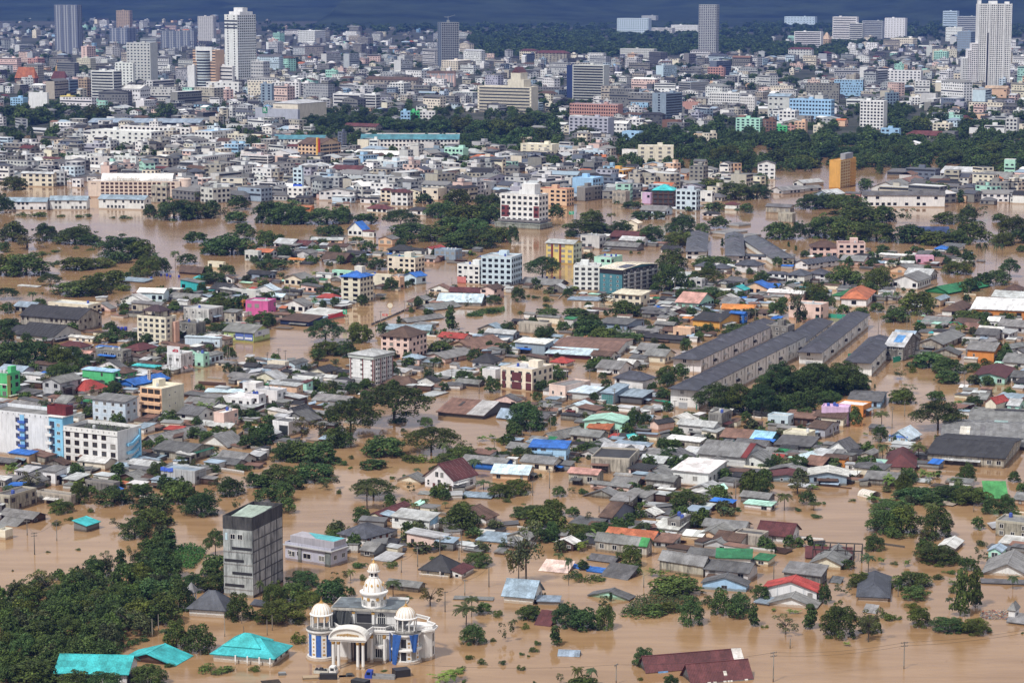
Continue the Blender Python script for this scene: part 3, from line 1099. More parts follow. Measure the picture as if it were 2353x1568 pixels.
2172 402 285 90 72 g M m n=1 a=20 r=1.5 | aqua gabled house with maroon bargeboards; the aqua gabled house
2352 255 190 80 60 G W g n=1
2352 385 120 60 55 G w d n=1
2400 432 140 60 50 H M k n=1
2180 125 105 205 52 g l g n=1 a=45
2352 165 110 180 60 g w d n=1 a=45
2092 652 96 112 86 g c r n=1 a=40 r=1.8 | yellowish house with bright red-orange tiled gable; the red-orange gable
2302 642 105 62 52 G M l n=1
2002 582 82 62 50 G C g n=1
2400 720 310 70 45 G k k k=0 a=12
2420 838 580 120 22 G d g k=0 a=14 r=2.4 | back roof of the sprawling grey market
2420 1000 830 130 34 G d g k=0 a=13 r=3.2 id=market | middle roof of the sprawling grey market with a pale strip; the grey market roofs
2162 1167 700 165 95 G C k n=1 a=21 r=2 x=8 | long white market row with charcoal roof; the charcoal market row
1290 946 186 106 52 g s u n=1 a=30 r=2.6 k=0 id=bluehouse | blue timber cottage with pale steep roof and verandah; the blue cottage
1340 1202 258 60 58 H w m n=1 a=12 r=2.8 x=4 | white house with deep maroon hipped roof under palms; the maroon hipped house
706 1172 202 36 95 S O n n=1 x=1 | rust-orange box house with one white window; the orange box house
402 1162 230 112 36 g W u n=1 a=40 r=2.6 ns=1
736 1062 185 98 66 g w d n=1 a=33 r=2.8 | twin steep grey gables on white walls; the twin grey gables
356 967 218 76 105 F c c n=2 x=3 | cream and white duplex with open roof terrace; the cream duplex
522 892 152 132 92 G L n n=1 r=1.4 | lavender house with zigzag brown roof; the lavender house
690 792 262 66 92 G c n n=1
737 778 248 -6 158 F v v n=2 fl=0 a=16 | lilac walled building behind the cream one; the lilac building
872 702 255 78 98 F O w n=1
1032 617 292 62 68 G s d n=1 a=15 r=1.2 | sky blue long house with dark sloping roof by the canal
182 792 185 52 92 F u l n=1
722 1322 345 -10 92 g b W n=1 a=8 r=1.2 x=3 | blue-grey house with low white gable; the blue-grey house
802 1267 155 42 40 S W w k=0 ns=1
352 1242 352 42 40 g n g n=1 a=22 r=1.6
352 1302 362 32 45 g b m n=1 a=14 r=1.2
1202 1336 312 32 62 S f g n=1 a=20 r=1.2 fl=0
2192 1482 190 -7 50 S x V k=0 a=4 r=3.4 ns=1 | tan house with big bright green sloping roof; the bright green roof
2010 1410 130 -2 40 F G G k=0 a=4 cat=fence
2370 1512 110 60 58 G x g n=1
802 1192 92 20 62 S w l n=1
942 1112 92 78 70 g C g n=1
842 1087 95 52 50 G w k n=1
122 1117 112 52 40 G x r k=0
242 1042 135 62 40 G w k k=0
1602 82 212 200 60 g C g n=1
100 600 260 60 30 F f f k=0
''')
buildings('''
@ 0 1
490 152 292 32 122 G c l n=3 x=5 a=14 | cream three-storey hostel behind a round tree; the cream hostel
596 142 82 22 122 F l l n=3
742 160 78 30 72 F w d n=2
1655 247 842 -16 140 F h w n=4 x=18 a=2 k=0 id=pinkhotel | long pale pink hotel with arched white roof and lettering; the long pink hotel
428 366 392 -10 82 G w b n=2 x=10 a=3 r=2.4 | leftmost white riverside block with blue-grey roof; the left riverside block
797 362 338 -10 92 G w b n=2 x=9 a=3 r=2.4 | middle white riverside block with blue-grey roof; the middle riverside block
1326 362 418 65 96 G w b n=2 x=12 a=14 r=2.4 | right-hand white riverside block with blue-grey roof; the right riverside block
1532 302 142 32 152 F C M n=3
1956 306 112 162 135 F W g n=3 a=45
2302 242 136 62 82 F C g n=2
2300 140 120 60 70 F W g n=2
1852 962 205 42 26 G n n k=0 r=2.8 | dark thatched hut on the river bank
1322 1032 290 80 10 S l b k=0
342 1075 180 32 6 S w W k=0 ns=1 | white floating roof on the left river bend
1822 1112 162 62 82 s y g n=1 | turquoise house with grey sloping roof near the river bank; the turquoise river house
2092 1152 152 98 62 G w k n=1 r=2.4
1502 1217 232 -8 98 G u w n=1 a=12
1332 1252 222 62 52 g w W n=1
812 1322 368 118 76 F c W n=2 | cream arcaded terrace with green sheet top; the arcaded terrace
302 1312 168 102 60 G C b n=1
722 1482 530 215 120 G C k n=2 a=25 x=12 v=5 | long soot-stained shophouse row with charcoal roof; the soot-stained row
322 1517 215 112 36 G d k n=1
486 1582 335 262 55 G W k n=2
1527 1600 262 98 240 F c n n=5 id=pavtower x=5 | cream tower with dark pavilion on its roof; the pavilion tower
1482 1322 272 52 90 G C g n=1
1922 1402 232 132 118 F W l n=2 st=1
2167 1407 108 62 105 S C g n=2
1802 1547 175 88 132 F f d n=2
2232 1267 82 32 62 F O n n=1
2330 1582 272 150 95 G i g n=1 id=limeshop | lime green shop with blue banners under grey roof; the lime shop
1722 1267 92 27 70 G w l n=1
1802 1217 252 92 40 G W g n=1
2052 902 142 22 50 F c l n=1
2372 842 122 32 92 F W l n=1
2132 1042 92 22 50 g w n n=1
2352 1192 132 42 80 F W l n=1
@ 1 1
425 266 82 16 275 F u u n=7 id=banner | slim pale blue tower with blue and red banner; the banner tower
666 142 142 32 78 F p q n=1
956 113 258 86 118 G w m n=4 | white four-storey block with maroon roof behind round tree; the maroon-topped white block
252 263 66 32 40 g e n n=1
492 312 125 42 62 G f k n=1
502 367 142 32 30 G O o n=1
872 302 172 42 62 S u W n=1
858 236 100 20 40 G B B k=0 ns=1
1132 242 205 22 30 G W g n=1
1122 312 162 22 50 G w k n=1
1242 292 98 32 112 H c m n=3 | cream narrow shophouse with maroon caps
1392 332 152 52 132 H w m n=3 | white balcony villa with maroon corner caps; the white balcony villa
1672 277 147 82 102 F c g n=2
2112 242 147 97 122 F W k n=2
2352 242 232 40 62 G C b n=1
852 457 92 42 55 H C g n=1
1202 392 182 62 42 H w m n=1
1562 417 172 52 50 H w k n=1
977 612 132 62 72 g w B n=1 r=4.5 ns=1 | house with steep bright blue temple-like gable; the steep blue gable
1082 622 102 22 62 G w m n=1
1252 692 127 62 62 g e g n=1 r=1.6 | peach gable house with grey roof below the grove
332 722 162 92 52 G w l n=1
472 727 132 82 45 G w m n=1
792 677 285 -6 40 G e l n=1 a=8
832 747 172 52 50 G w n n=1
132 832 142 62 82 G W o n=2
482 822 102 82 62 g W g n=1
432 852 132 32 30 G c O n=1 | small house with vivid orange roof
812 852 205 92 32 G n n n=1 r=3.4 | large brown timber house with broad roof; the large brown roof
992 800 170 60 30 G k k n=1
1392 782 182 82 50 H W k n=1
1562 782 155 32 50 G W k n=1
1622 782 77 112 60 g w r n=1
1832 832 192 62 92 F b b n=2
1462 942 252 87 132 F c t n=3 | cream three-storey block with teal roof deck; the teal deck block
957 1222 172 122 242 H c B n=5 a=30 r=2.4 x=2 v=4 id=bluetop | cream tower with blue hipped roof and white tank room; the blue-capped tower
2052 1047 202 72 168 F w l n=4 id=pinkcorner | white block with a salmon lower corner; the salmon corner block
2347 1062 278 98 255 F u l n=5 a=20 | pale blue five-storey block with white bands; the pale blue tower
2082 812 50 172 15 g W B k=0 ns=1
872 987 172 27 52 F M M n=1
692 1002 137 22 52 S w l n=1
1242 1082 192 22 112 F c c n=2
1322 1092 82 42 100 F e e n=2
1472 1052 112 92 80 g u B n=1 a=40 ns=1 | pale blue shop with blue gable on the flooded avenue
122 1012 200 60 60 G b k n=1
422 1067 162 102 72 g c g n=1
172 1182 182 57 82 g w u n=1 | white house with pale aqua gable roof
402 1152 165 32 40 G f k n=1
722 1207 162 67 36 H p r n=1
842 1247 222 22 45 G b b k=0
662 1372 232 147 40 S w W k=0 a=35 id=redsign ns=1 | white roofed store with long red fascia; the red fascia store
442 1312 197 82 75 g w g n=1
482 1432 258 132 45 S N n n=1 k=0
1392 1402 92 332 12 g g g k=0 a=45 | grey shed roofs along the flooded avenue; the avenue sheds
1602 1292 132 272 14 g g g k=0 a=45
2062 1247 395 52 40 G l u k=0 a=10
2052 1172 272 -8 60 G p m n=1 a=10
2187 1182 127 92 92 g p n n=2 | pinkish house with brown mansard gable; the brown mansard house
1592 1522 392 -9 62 G M b n=1 a=8 r=1.6 | mint green hall with blue-grey roof; the mint hall
1905 1580 225 75 42 G p r n=1
112 1352 205 72 140 F P l n=2 a=16 | bright pink three-level building with white lines; the bright pink building
2360 1560 250 60 60 G b l n=1
240 1200 130 60 40 G w u n=1
60 1200 80 60 60 F W W n=1
@ 2 1
247 537 352 86 302 F w l n=6 id=bigwhite x=7 | white hotel with maroon corner over a grey podium; the white and maroon hotel
502 332 262 67 152 F e r n=4 | peach four-storey block with red roof edge; the peach red-edged block
742 252 187 97 172 F s s n=4 fl=0 | stepped sky blue building with blank wall; the stepped sky blue building
1022 127 172 112 122 F a l n=3 | ochre and brown three-storey school; the ochre school
545 172 160 20 95 F W W n=2 fl=0
1402 152 130 42 78 F p p n=1
1042 312 122 42 112 F C m n=2
1272 312 77 17 97 F v v n=2
1482 352 192 22 172 H n y n=4 a=10 k=b x=4 | brown balcony block with teal hipped roof; the teal-capped brown block
1692 372 188 37 182 F u R n=4 | patchwork pale blue block; the patchwork block
1837 297 107 22 97 F w l n=2
2062 362 107 32 50 H w m n=1
1892 427 142 27 30 H w k n=1
1152 562 122 42 80 g c c n=1
1402 417 222 72 50 G u g n=1
562 862 248 77 188 G Y l n=4 a=26 r=1.6 x=4 id=yellow | yellow four-storey block with brown strips; the yellow block
802 722 172 62 112 F W g n=2
1202 662 300 90 45 G n m n=1
1190 705 200 60 60 G w l n=1
1150 740 300 60 40 G g g k=0
912 902 157 102 92 F M l n=2 | mint block with a brick-red roof room; the mint block
802 1107 237 -12 222 F w W n=5 a=8 | plain white five-storey block beside the teal hotel; the plain white block
1012 1147 207 322 235 G t c n=5 a=36 r=1.4 id=teal k=0 | teal and charcoal hotel with cream roof and rooftop letters; the teal hotel
422 1062 342 92 10 G g g k=0
802 1200 285 -8 6 S l b k=0 a=14 r=.6
1182 1257 252 82 112 S c c n=2
2252 952 205 62 82 H w S n=2 | slate hipped villa nearest the water in the estate; the slate estate villa
2352 832 250 22 42 H w S n=1
1822 932 142 -8 52 H w S n=1
1972 942 142 -8 45 H w S n=1
1532 767 162 52 40 G w k n=1
1602 987 122 62 22 S g l k=0
1742 1097 112 32 90 F W l n=2
2132 1147 142 52 52 g u y n=1 | cottage with turquoise gable roof
2352 1142 242 62 60 g e B n=1
2262 1217 102 52 40 g n n n=1
1712 1287 202 142 72 G M q n=1 | mint cottage with red roof front
2052 1287 137 87 62 G w g n=1
2130 1407 130 32 92 G B B n=1 a=34 ns=1 | cobalt blue house with orange roofs behind; the cobalt house
2222 1312 292 22 40 G e O k=0 a=14
1912 1457 252 192 72 G a k n=1 a=30 k=0 r=2.2 | amber walled workshop with charcoal roof; the amber workshop
1682 1392 122 32 26 S e O k=0
1402 1352 232 42 62 S C d n=1 fl=0
1552 1327 142 32 42 g w W n=1
1052 1492 252 162 80 G b d n=1 r=1.2 | blue-grey workshop with ridged grey roof; the blue-grey workshop
432 1422 202 22 70 G c g n=1
562 1457 82 37 92 S W G n=2
322 1512 262 42 92 F C g n=1 fl=0
1482 1502 172 42 85 G f g n=1
1642 1552 162 37 92 F e e n=1
1562 1592 352 52 42 G d k k=0
132 1427 132 32 40 G C k n=1
202 1372 92 27 55 G w g n=1
1962 592 142 202 18 F l g k=0 a=45
2082 517 112 112 18 F l g k=0 a=45
2140 620 100 150 18 F l g k=0 a=45
920 1310 172 20 30 G W n k=0
@ 3 1
662 166 102 142 250 F a a n=8 k=0 id=ochre | tall ochre tower with cream lattice side; the ochre tower
1622 337 752 -9 112 G w d n=2 x=14 a=2 r=2.4 | long white two-storey school by the water; the long white school
842 272 132 22 60 G q d n=1
2162 247 212 -9 122 F b b n=3 x=3 a=4 | slate teal three-storey block at right; the slate teal block
2362 122 142 22 82 F p p n=2
232 202 70 260 30 g W g n=1 a=55
132 220 110 200 36 g W g n=1 a=50
320 150 90 190 36 g W l n=1 a=50
562 262 142 142 42 g b l n=1 a=45
1902 132 312 100 50 G w g n=1
2202 132 250 80 55 G W g n=1
1860 70 280 100 40 G W l n=1
1202 202 252 132 42 g W g n=1
1330 160 200 130 42 g w R n=1
202 397 222 37 62 G C d n=1
222 482 130 32 80 F C g n=1 fl=0
1662 607 382 -10 42 G w N n=1 a=2 r=3 | low white building with long navy roof among trees; the navy roof
642 792 245 -12 92 H p n n=2 a=3 r=3 | pink two-storey inn with brown hipped roof; the pink inn
892 812 250 -12 135 F p m n=3 a=3 | taller pink wing with green roof edge
362 917 112 292 60 g w S n=2 a=46 r=2 | slate-roofed two-storey terrace right of the estate; the slate terrace
162 1042 172 27 92 H w S n=2
332 1052 157 72 92 H w S n=2
522 1032 152 57 82 H w S n=2 | rightmost slate hipped villa beside green trees
872 872 205 62 42 G p g n=1
1522 862 162 -7 65 F j l n=1 a=4 | small pink cottage with pale roof; the small pink cottage
1422 812 130 22 45 G w m n=1
1642 762 112 32 42 H C B n=1 | shelter with bright blue tarpaulin roof
1682 832 102 22 52 G w n n=1
1252 832 232 22 50 S C w k=0
1302 952 182 62 42 g e g n=1
1482 1012 222 72 50 G l l n=1
1372 1097 232 122 82 g w g n=1 | large white house with mossy grey gable; the mossy grey gable
1662 1137 222 362 18 g G G k=0 a=42 r=2.6 | very long dark green roof running diagonally; the long green roof
662 1197 72 152 50 H W G n=1
902 1257 228 78 82 H w o n=1 a=16 r=3.2 | pale house with terracotta hipped roof; the terracotta hipped house
482 1377 292 72 132 F p l n=2 | pink terraced house with red lines; the pink terraced house
322 1192 325 40 60 G p w n=1
232 1117 112 52 42 g w g n=1
90 1110 110 40 45 G w B n=1
1742 1347 142 132 62 H w n n=1 r=2.6 | white house with dark brown hipped roof left of the orange workshop
2424 1372 555 62 82 S O w n=1 a=18 x=7 r=2.6 ns=1 | long orange workshop with white lean-to roof; the orange workshop
2402 1242 340 60 70 G O l n=1
2312 1147 152 52 50 H w n n=1
1582 1252 92 87 62 g x b n=1
1722 1547 202 22 62 H w k n=1
1302 1592 172 102 36 G l b n=1
182 1570 200 60 130 F f f n=3 | unfinished grey concrete block at the estate edge; the unfinished block
1942 1432 112 20 45 G r n k=0
2112 1462 100 40 80 G w w n=1
2352 1502 232 60 70 G l g n=1
2090 1568 180 60 60 G l d n=1
''')
buildings('''
@ 0 0
720 500 210 42 440 F z z n=24 x=9 v=3 rt=1 k=v | tall slate blue tower standing against the hills at left; the slate blue tower
1192 267 122 27 162 F x x n=12 x=7 v=2 | far tan tower near the foot of the hills; the far tan tower
1172 407 162 82 142 F z z n=7 k=v x=6
1782 472 302 32 178 F z d n=11 x=14 k=v
1962 382 142 27 222 F W w n=17 x=8 v=2 | far white tower left of the great white hotel; the far white tower
2190 764 118 168 610 F w w n=27 x=2 v=9 a=45 id=lee rt=1 ww=1 | great white hotel tower with stepped crown; the great white hotel
2420 762 225 60 190 F W w n=6 x=10 v=3
1985 886 207 82 410 F e W n=16 id=centara k=0 | peach hotel with glass bow front and rooftop sign; the peach bow-front hotel
1790 886 64 20 270 F w w n=8 k=0
2140 886 150 20 268 F w w n=8 k=s x=1
2195 895 470 30 130 F w w n=4 x=9
1387 786 217 67 378 F W d n=14 x=7 v=1 fr=0 | grey gridded tower with dark blank side; the grey gridded tower
1047 926 205 77 262 F w W n=10 k=s | white office block with dark window bands; the banded white office
1225 792 165 20 205 F w w n=8 x=5
1290 942 167 92 122 G w W n=3
1402 872 57 207 122 F w w n=5 k=p kr=s | white ribbon-window office right of the classical hall
802 617 52 82 182 F p W n=9 x=1 v=4
322 792 182 32 82 H R o n=2 r=14 cat=temple | orange-roofed temple hall with double tiers at far left; the orange temple
602 792 132 27 70 H W m n=2 r=10 cat=temple | maroon pagoda-roofed shrine right of the orange temple
346 630 90 67 87 F q w n=4
672 1002 117 27 112 F Y c n=4 | yellow shophouse block behind dark trees; the yellow shophouses
436 1002 170 17 142 F w w n=5 fl=0
212 988 115 -10 82 F s s n=4
802 907 77 42 172 F x L n=7
640 872 110 80 130 F b r n=5 k=s
970 1017 232 22 82 F M E n=3 x=8
1392 1372 555 122 152 F w w n=4 x=10 v=4 | white school block with sky blue base; the white school block
1745 1312 640 20 128 F w w n=4 x=16
1832 1192 1020 -22 62 S l b n=2 k=s a=4 r=3 | long stadium stand with pale blue-grey roof; the stadium stand
860 1432 117 112 78 F s s n=2
1952 1367 162 217 152 F w s n=4 | white and sky blue school block
2400 1365 360 40 115 F c W n=4 x=12
782 1542 182 -10 92 F w w n=2 fl=0
1020 1565 185 30 115 F W w n=3
1250 1562 200 20 115 F w l n=3
1552 1562 192 -10 100 F w W n=2 x=3
1857 1562 152 302 112 F w l n=3 v=16 | long white school with many side windows; the many-windowed school
545 1560 150 40 100 G c m n=2
360 1480 195 30 90 F C g n=2
2352 600 30 10 60 F l l
500 1330 120 40 60 G C k n=1
120 1440 100 40 45 G w l n=1
@ 1 0
492 932 112 -14 162 F w w n=7 k=s
397 932 162 20 167 F w w n=7 x=5
147 1002 102 20 222 F b l n=9 x=2
240 930 92 20 165 F w w n=7 x=3
387 1162 227 262 205 H c l n=7 x=1 kr=s k=0 a=30 r=3 id=parking | beige car park with open decks and green sign; the beige car park
385 1166 390 20 150 F L l n=4 fl=0
542 402 157 97 112 F w w n=6
1707 652 37 157 432 F z l n=26 a=74 x=2 v=9 id=crane rt=1 | dark slim tower with scaffolded white front and rooftop crane; the scaffolded tower
1852 682 147 122 117 F c w n=6 | cream winged hotel under the scaffolded tower
1822 802 287 -18 122 G p n n=1 k=v x=12 a=6
1472 852 462 62 112 G C n n=3 x=14 | beige arcaded office with brown roof edge
1357 892 127 67 122 F w w n=5
960 1002 252 -14 128 F w w n=4 k=s
1102 1002 140 40 125 F w w n=5 k=s
1417 1117 88 -10 87 F s M n=3 x=3 a=4 | blue arched shophouse, first of three coloured fronts
1502 1117 84 -10 87 F E M n=3 x=3 a=4 | green arched shophouse between the blue and white fronts
1642 1117 139 -10 87 F w l n=3 x=5 a=4 | white arched shophouse, last of three coloured fronts
737 732 98 20 80 F M M n=3
622 1392 462 40 112 G w t n=3 x=14 a=6 r=3 | white block with teal roof left of the yellow-finned building
1862 1392 895 -15 112 G w t n=3 x=26 a=2 r=4 | very long white block with teal roof; the long teal-roofed block
1870 1300 870 -12 60 F W W n=1 fl=0 a=2
592 1502 205 187 172 G e n n=5 a=34 id=fin | peach building with yellow and red fin and brown roof; the yellow-finned building
795 1412 42 40 190 F z R n=7
447 1547 282 22 92 F p p n=2 | salmon pink warehouse with few windows
112 1568 255 45 130 F w r n=5 k=s
1305 1482 400 70 60 G W w n=2
1902 1477 172 -10 105 F M W n=3
1702 1565 452 -12 95 F w l n=3 k=s
1100 1225 290 60 60 G C m n=1
340 1250 150 60 60 H w b n=2
920 1560 130 40 90 F c l n=2
1240 1560 140 40 70 G W l n=2
2240 1560 220 40 90 F W l n=3
2300 1030 200 20 100 F w w n=5
@ 2 0
177 1042 492 -18 232 F c c n=8 x=14 k=s id=creamstep | broad cream hotel with stepped maroon gable; the broad cream hotel
842 947 287 52 335 F W W n=14 x=3 v=1 fr=0 k=s | beige tower with stacked window ribbons; the beige ribbon tower
600 905 98 20 292 F N N n=14 k=0
972 1122 442 47 152 F q s n=5 x=20 fr=0 | salmon and blue-grey hotel with many bays; the salmon bay hotel
1412 1127 125 150 258 F b z n=11 x=1 kr=s a=40 | slate blue tower with white balcony side; the slate balcony tower
1640 892 110 170 130 F l b n=6 k=s a=45
2087 1017 272 20 152 F w w n=6 x=14
2227 1030 135 20 132 F w w n=5 x=7
1712 1022 147 20 75 F q r n=1 fl=0
882 1272 360 -14 180 F L l n=6 x=8 | unfinished lavender-grey frame block; the unfinished frame block
1052 1242 157 42 105 G w w n=3
1172 1182 130 52 80 F w c n=3
1167 1292 157 -10 75 F s u n=2 | sky blue low house behind trees
1522 1197 142 -10 85 F R R n=2 fl=0 | rust red windowless block; the rust red block
1872 527 160 27 468 F l w n=30 x=8 v=2 rt=1 | lone pale condominium tower before the forest; the lone pale tower
1252 327 288 -20 150 F u w n=9 x=14 rt=1 | far pale aqua twin-topped hospital block; the twin-topped block
1320 225 130 -20 75 F l l n=7 x=8
1470 318 215 -20 55 F W w n=3
1705 318 245 -20 80 F w w n=5
500 602 290 40 110 H C m n=6 x=9 | cream hotel with maroon tower roofs
220 560 150 30 90 H c m n=5
1302 542 310 30 85 F W c n=4
1942 742 145 20 115 F q W n=5
2277 1217 222 22 120 F M E n=5 x=5 | mint and green arched block at centre right; the mint arched block
2402 1217 117 20 110 F R n n=5 x=4
367 1472 288 -14 135 F c w n=5 x=4 | cream five-storey block with stair tower; the cream stair-tower block
165 1350 85 20 80 F c c n=2 fl=0
1482 1532 325 -13 182 F c W n=5 x=4 a=4 | cream six-level block with paired windows; the paired-window block
1152 1482 142 20 98 F w r n=2
842 1507 217 20 108 F u u n=3 | pale aqua block with step top
560 1470 160 40 80 F W C n=3
320 750 60 40 100 F w w n=4
1060 980 145 130 115 F w w n=5
1290 1010 95 40 105 F c n n=4
640 1130 110 30 60 F w w n=2
1600 1200 60 60 50 g w w n=1
1860 1310 190 20 65 G c x n=2
@ 3 0
2222 802 308 -26 742 F w w n=42 x=16 a=3 id=condo rt=1 ww=1 | giant white condominium stepping down to its left; the giant white condominium
1918 802 55 -24 390 F w w n=22 x=3 a=3 rt=1
1863 802 36 -24 330 F w w n=19 x=2 a=3 rt=1
1829 802 46 -24 260 F w w n=15 x=3 a=3 rt=1
1058 1197 217 34 258 F w w n=9 x=7 fr=0 | white slab block with a neat grid of windows; the neat grid block
577 1132 382 32 205 F s l n=6 x=13 | sky blue hotel with rows of balconies; the sky blue balcony hotel
192 1090 195 40 200 G W b n=4 x=4
245 1150 145 40 125 F w w n=4
1402 782 420 20 125 F w w n=5 x=12
720 862 160 165 110 F C L n=4
800 862 85 40 165 F C n n=3 fl=0
810 400 220 20 235 F w w n=11 x=6 k=s
865 402 120 20 178 F W w n=10 k=s
1048 360 185 20 160 F l l n=10 k=s
1256 355 187 20 180 F w w n=11 x=7
1733 275 130 20 165 F u w n=8 k=s
1915 340 180 30 180 F l l n=10 k=s
1780 385 150 20 125 F w w n=5
1860 480 125 40 180 F b l n=9
485 455 246 20 155 F w w n=9 k=s
430 245 280 20 85 F u w n=4 x=10
560 440 65 20 80 H x x n=4 r=14 cat=pagoda | far tan pagoda with tall spire; the far pagoda
1330 445 205 40 85 F c w n=4
1878 785 275 20 95 F c W n=4 x=10
1802 922 175 20 125 F b L n=6 x=7
1537 977 135 20 110 F W w n=1 fl=0
1400 970 105 20 70 F w w n=3
1642 1282 385 40 34 H C m n=1 r=4 | long maroon hipped temple school among trees; the maroon temple school
1775 1255 130 20 35 H w m n=1
1662 1225 150 40 80 F c C n=3
1200 1290 165 20 100 F s u n=3
68 1262 90 10 145 F R R n=5
170 1250 105 10 85 F E l n=4
242 1240 70 10 80 F q q n=3
342 1230 100 20 105 F e c n=4 | peach shophouse block right of the green and red fronts
488 1245 74 20 85 F c c n=3
2285 1265 105 20 170 F W L n=5
1090 990 20 110 130 F b d n=5 a=60
2190 905 200 30 90 G e x n=2
1310 1000 100 20 60 F w l n=2
400 545 215 20 90 H W m n=4 x=8
1640 575 118 20 95 F M l n=6
''')
# ------------------------------------------------------------------ small sheds and bushes that crowd between the nearer houses
OCN = [(b['ctr'].x, b['ctr'].y, b['a'], b['W'] / 2, b['D'] / 2) for b in BLD if b['ctr'].y < 1900]
def near_blocked(p, r):
    for (x, y, a, hw, hd) in OCN:
        dx, dy = p.x - x, p.y - y
        if abs(dx) < hw + hd + r and abs(dy) < hw + hd + r:
            lx, ly = dx * math.cos(a) - dy * math.sin(a), dx * math.sin(a) + dy * math.cos(a)
            if abs(lx) < hw + r and abs(ly) < hd + r:
                return True
    return False
def seg_dist(X, Y, a, b):
    t = max(0, min(1, ((X - a[0]) * (b[0] - a[0]) + (Y - a[1]) * (b[1] - a[1])) / ((b[0] - a[0]) ** 2 + (b[1] - a[1]) ** 2)))
    return math.hypot(X - a[0] - t * (b[0] - a[0]), (Y - a[1] - t * (b[1] - a[1])) * 1.5)
ROADS = [((400, 900), (560, 800)), ((560, 800), (760, 760)), ((760, 760), (1040, 640)), ((1040, 640), (1220, 540)), ((1220, 540), (1400, 440)), ((1500, 530), (1760, 470)), ((1330, 850), (1300, 1010)), ((2080, 880), (2250, 860)), ((1900, 1010), (2130, 870))]
OPEN = [(1040, 690, 1350, 765), (1840, 730, 2110, 800), (2030, 845, 2200, 1010), (0, 1160, 420, 1330), (600, 1060, 960, 1200), (900, 900, 1170, 1020), (1060, 1080, 1420, 1200), (0, 490, 560, 640), (560, 500, 900, 560), (0, 1270, 2400, 1700), (1680, 1120, 2000, 1240)]
def wet(X, Y):
    return any(a <= X <= c and b <= Y <= d for a, b, c, d in OPEN) or any(seg_dist(X, Y, a, b) < 30 for a, b in ROADS)
FRR = random.Random(55)
EXTRA = []
cnt = 0
base = [b for b in BLD if 640 < b['d'] < 1500]
for k in range(9000):
    b = FRR.choice(base)
    ang, rad = FRR.uniform(0, 6.28), FRR.uniform(7, 22)
    p = b['ctr'] + Vector((math.cos(ang) * rad, math.sin(ang) * rad, 0))
    X, Y = project(p)
    if not (10 < X < 2342) or wet(X, Y):
        continue
    nb = sum(1 for (x, y, *_r) in OCN if abs(p.x - x) < 34 and abs(p.y - y) < 40)
    if nb < 4:
        continue
    s = scale_at(p) / 4
    if k % 5 < 3:
        if near_blocked(p, 2.0) or cnt > 215:
            continue
        W, D, h = FRR.uniform(5, 13), FRR.uniform(4, 8), FRR.uniform(.8, 3.2)
        a = 28 + FRR.uniform(-8, 8)
        tx, ty = X * 4, Y * 4
        B = building(0, 0, f"{tx:.0f} {ty:.0f} {W * math.cos(math.radians(a)) / s:.0f} {D * math.sin(math.radians(a)) / s:.0f} {h / s:.0f} {FRR.choice('GgSSs')} {FRR.choice('fCWgnwlcp')} {FRR.choice('ggddlWkRbn')} a={a:.0f} n=1 cat=shed")
        OCN.append((B['ctr'].x, B['ctr'].y, B['a'], B['W'] / 2, B['D'] / 2))
        cnt += 1
    elif not near_blocked(p, 1.0) and len(EXTRA) < 230:
        w = FRR.uniform(3, 7)
        EXTRA.append((FRR.choice('rrrrsspbd'), 0, 0, X * 4, Y * 4, w / s, w * FRR.uniform(.7, 1.2) / s))
# ------------------------------------------------------------------ vegetation prototypes (unit size, scaled per plant)
TR = random.Random(21)
def leaf_quad(mb, c, nrm, s, rr, t):
    n = Vector(nrm) + Vector((rr.gauss(0, .55), rr.gauss(0, .55), rr.gauss(0, .55)))
    n.normalize()
    u = n.orthogonal().normalized()
    w = n.cross(u)
    a = rr.uniform(0, 6.28)
    p, q = u * math.cos(a) + w * math.sin(a), w * math.cos(a) - u * math.sin(a)
    c = Vector(c)
    s1, s2 = s * rr.uniform(.7, 1.3), s * rr.uniform(.45, .8)
    mb.face([tuple(c - p * s1), tuple(c - q * s2 * .9 + n * s * .12), tuple(c + p * s1), tuple(c + q * s2 - n * s * .1)], 0, t)

def leaf_tint(rr, base):
    f = base * rr.uniform(.5, 1.5) * (1.35 if rr.random() < .15 else 1)
    y = rr.uniform(-.08, .12)
    return (f * (1 + y), f, f * (1 - y))

def lobes_crown(seed, lobes, n, s):
    rr = random.Random(seed)
    mb = MB()
    tot = sum(r * r for _, r, _ in lobes)
    for c, r, sq in lobes:
        base = rr.uniform(.75, 1.25)
        for _ in range(int(n * r * r / tot)):
            d = Vector((rr.gauss(0, 1), rr.gauss(0, 1), rr.gauss(0, 1))).normalized()
            if d.z < -.35 and rr.random() < .7:
                d.z = -d.z
            k = r * (1 - abs(rr.gauss(0, .17)))
            p = Vector(c) + Vector((d.x * k, d.y * k, d.z * k * sq))
            if p.z < 0.0:
                p.z = rr.uniform(0, .05)
            leaf_quad(mb, p, (d.x, d.y, d.z / max(.3, sq)), s, rr, leaf_tint(rr, base))
    return mb.mesh('crown', ['leaf'])

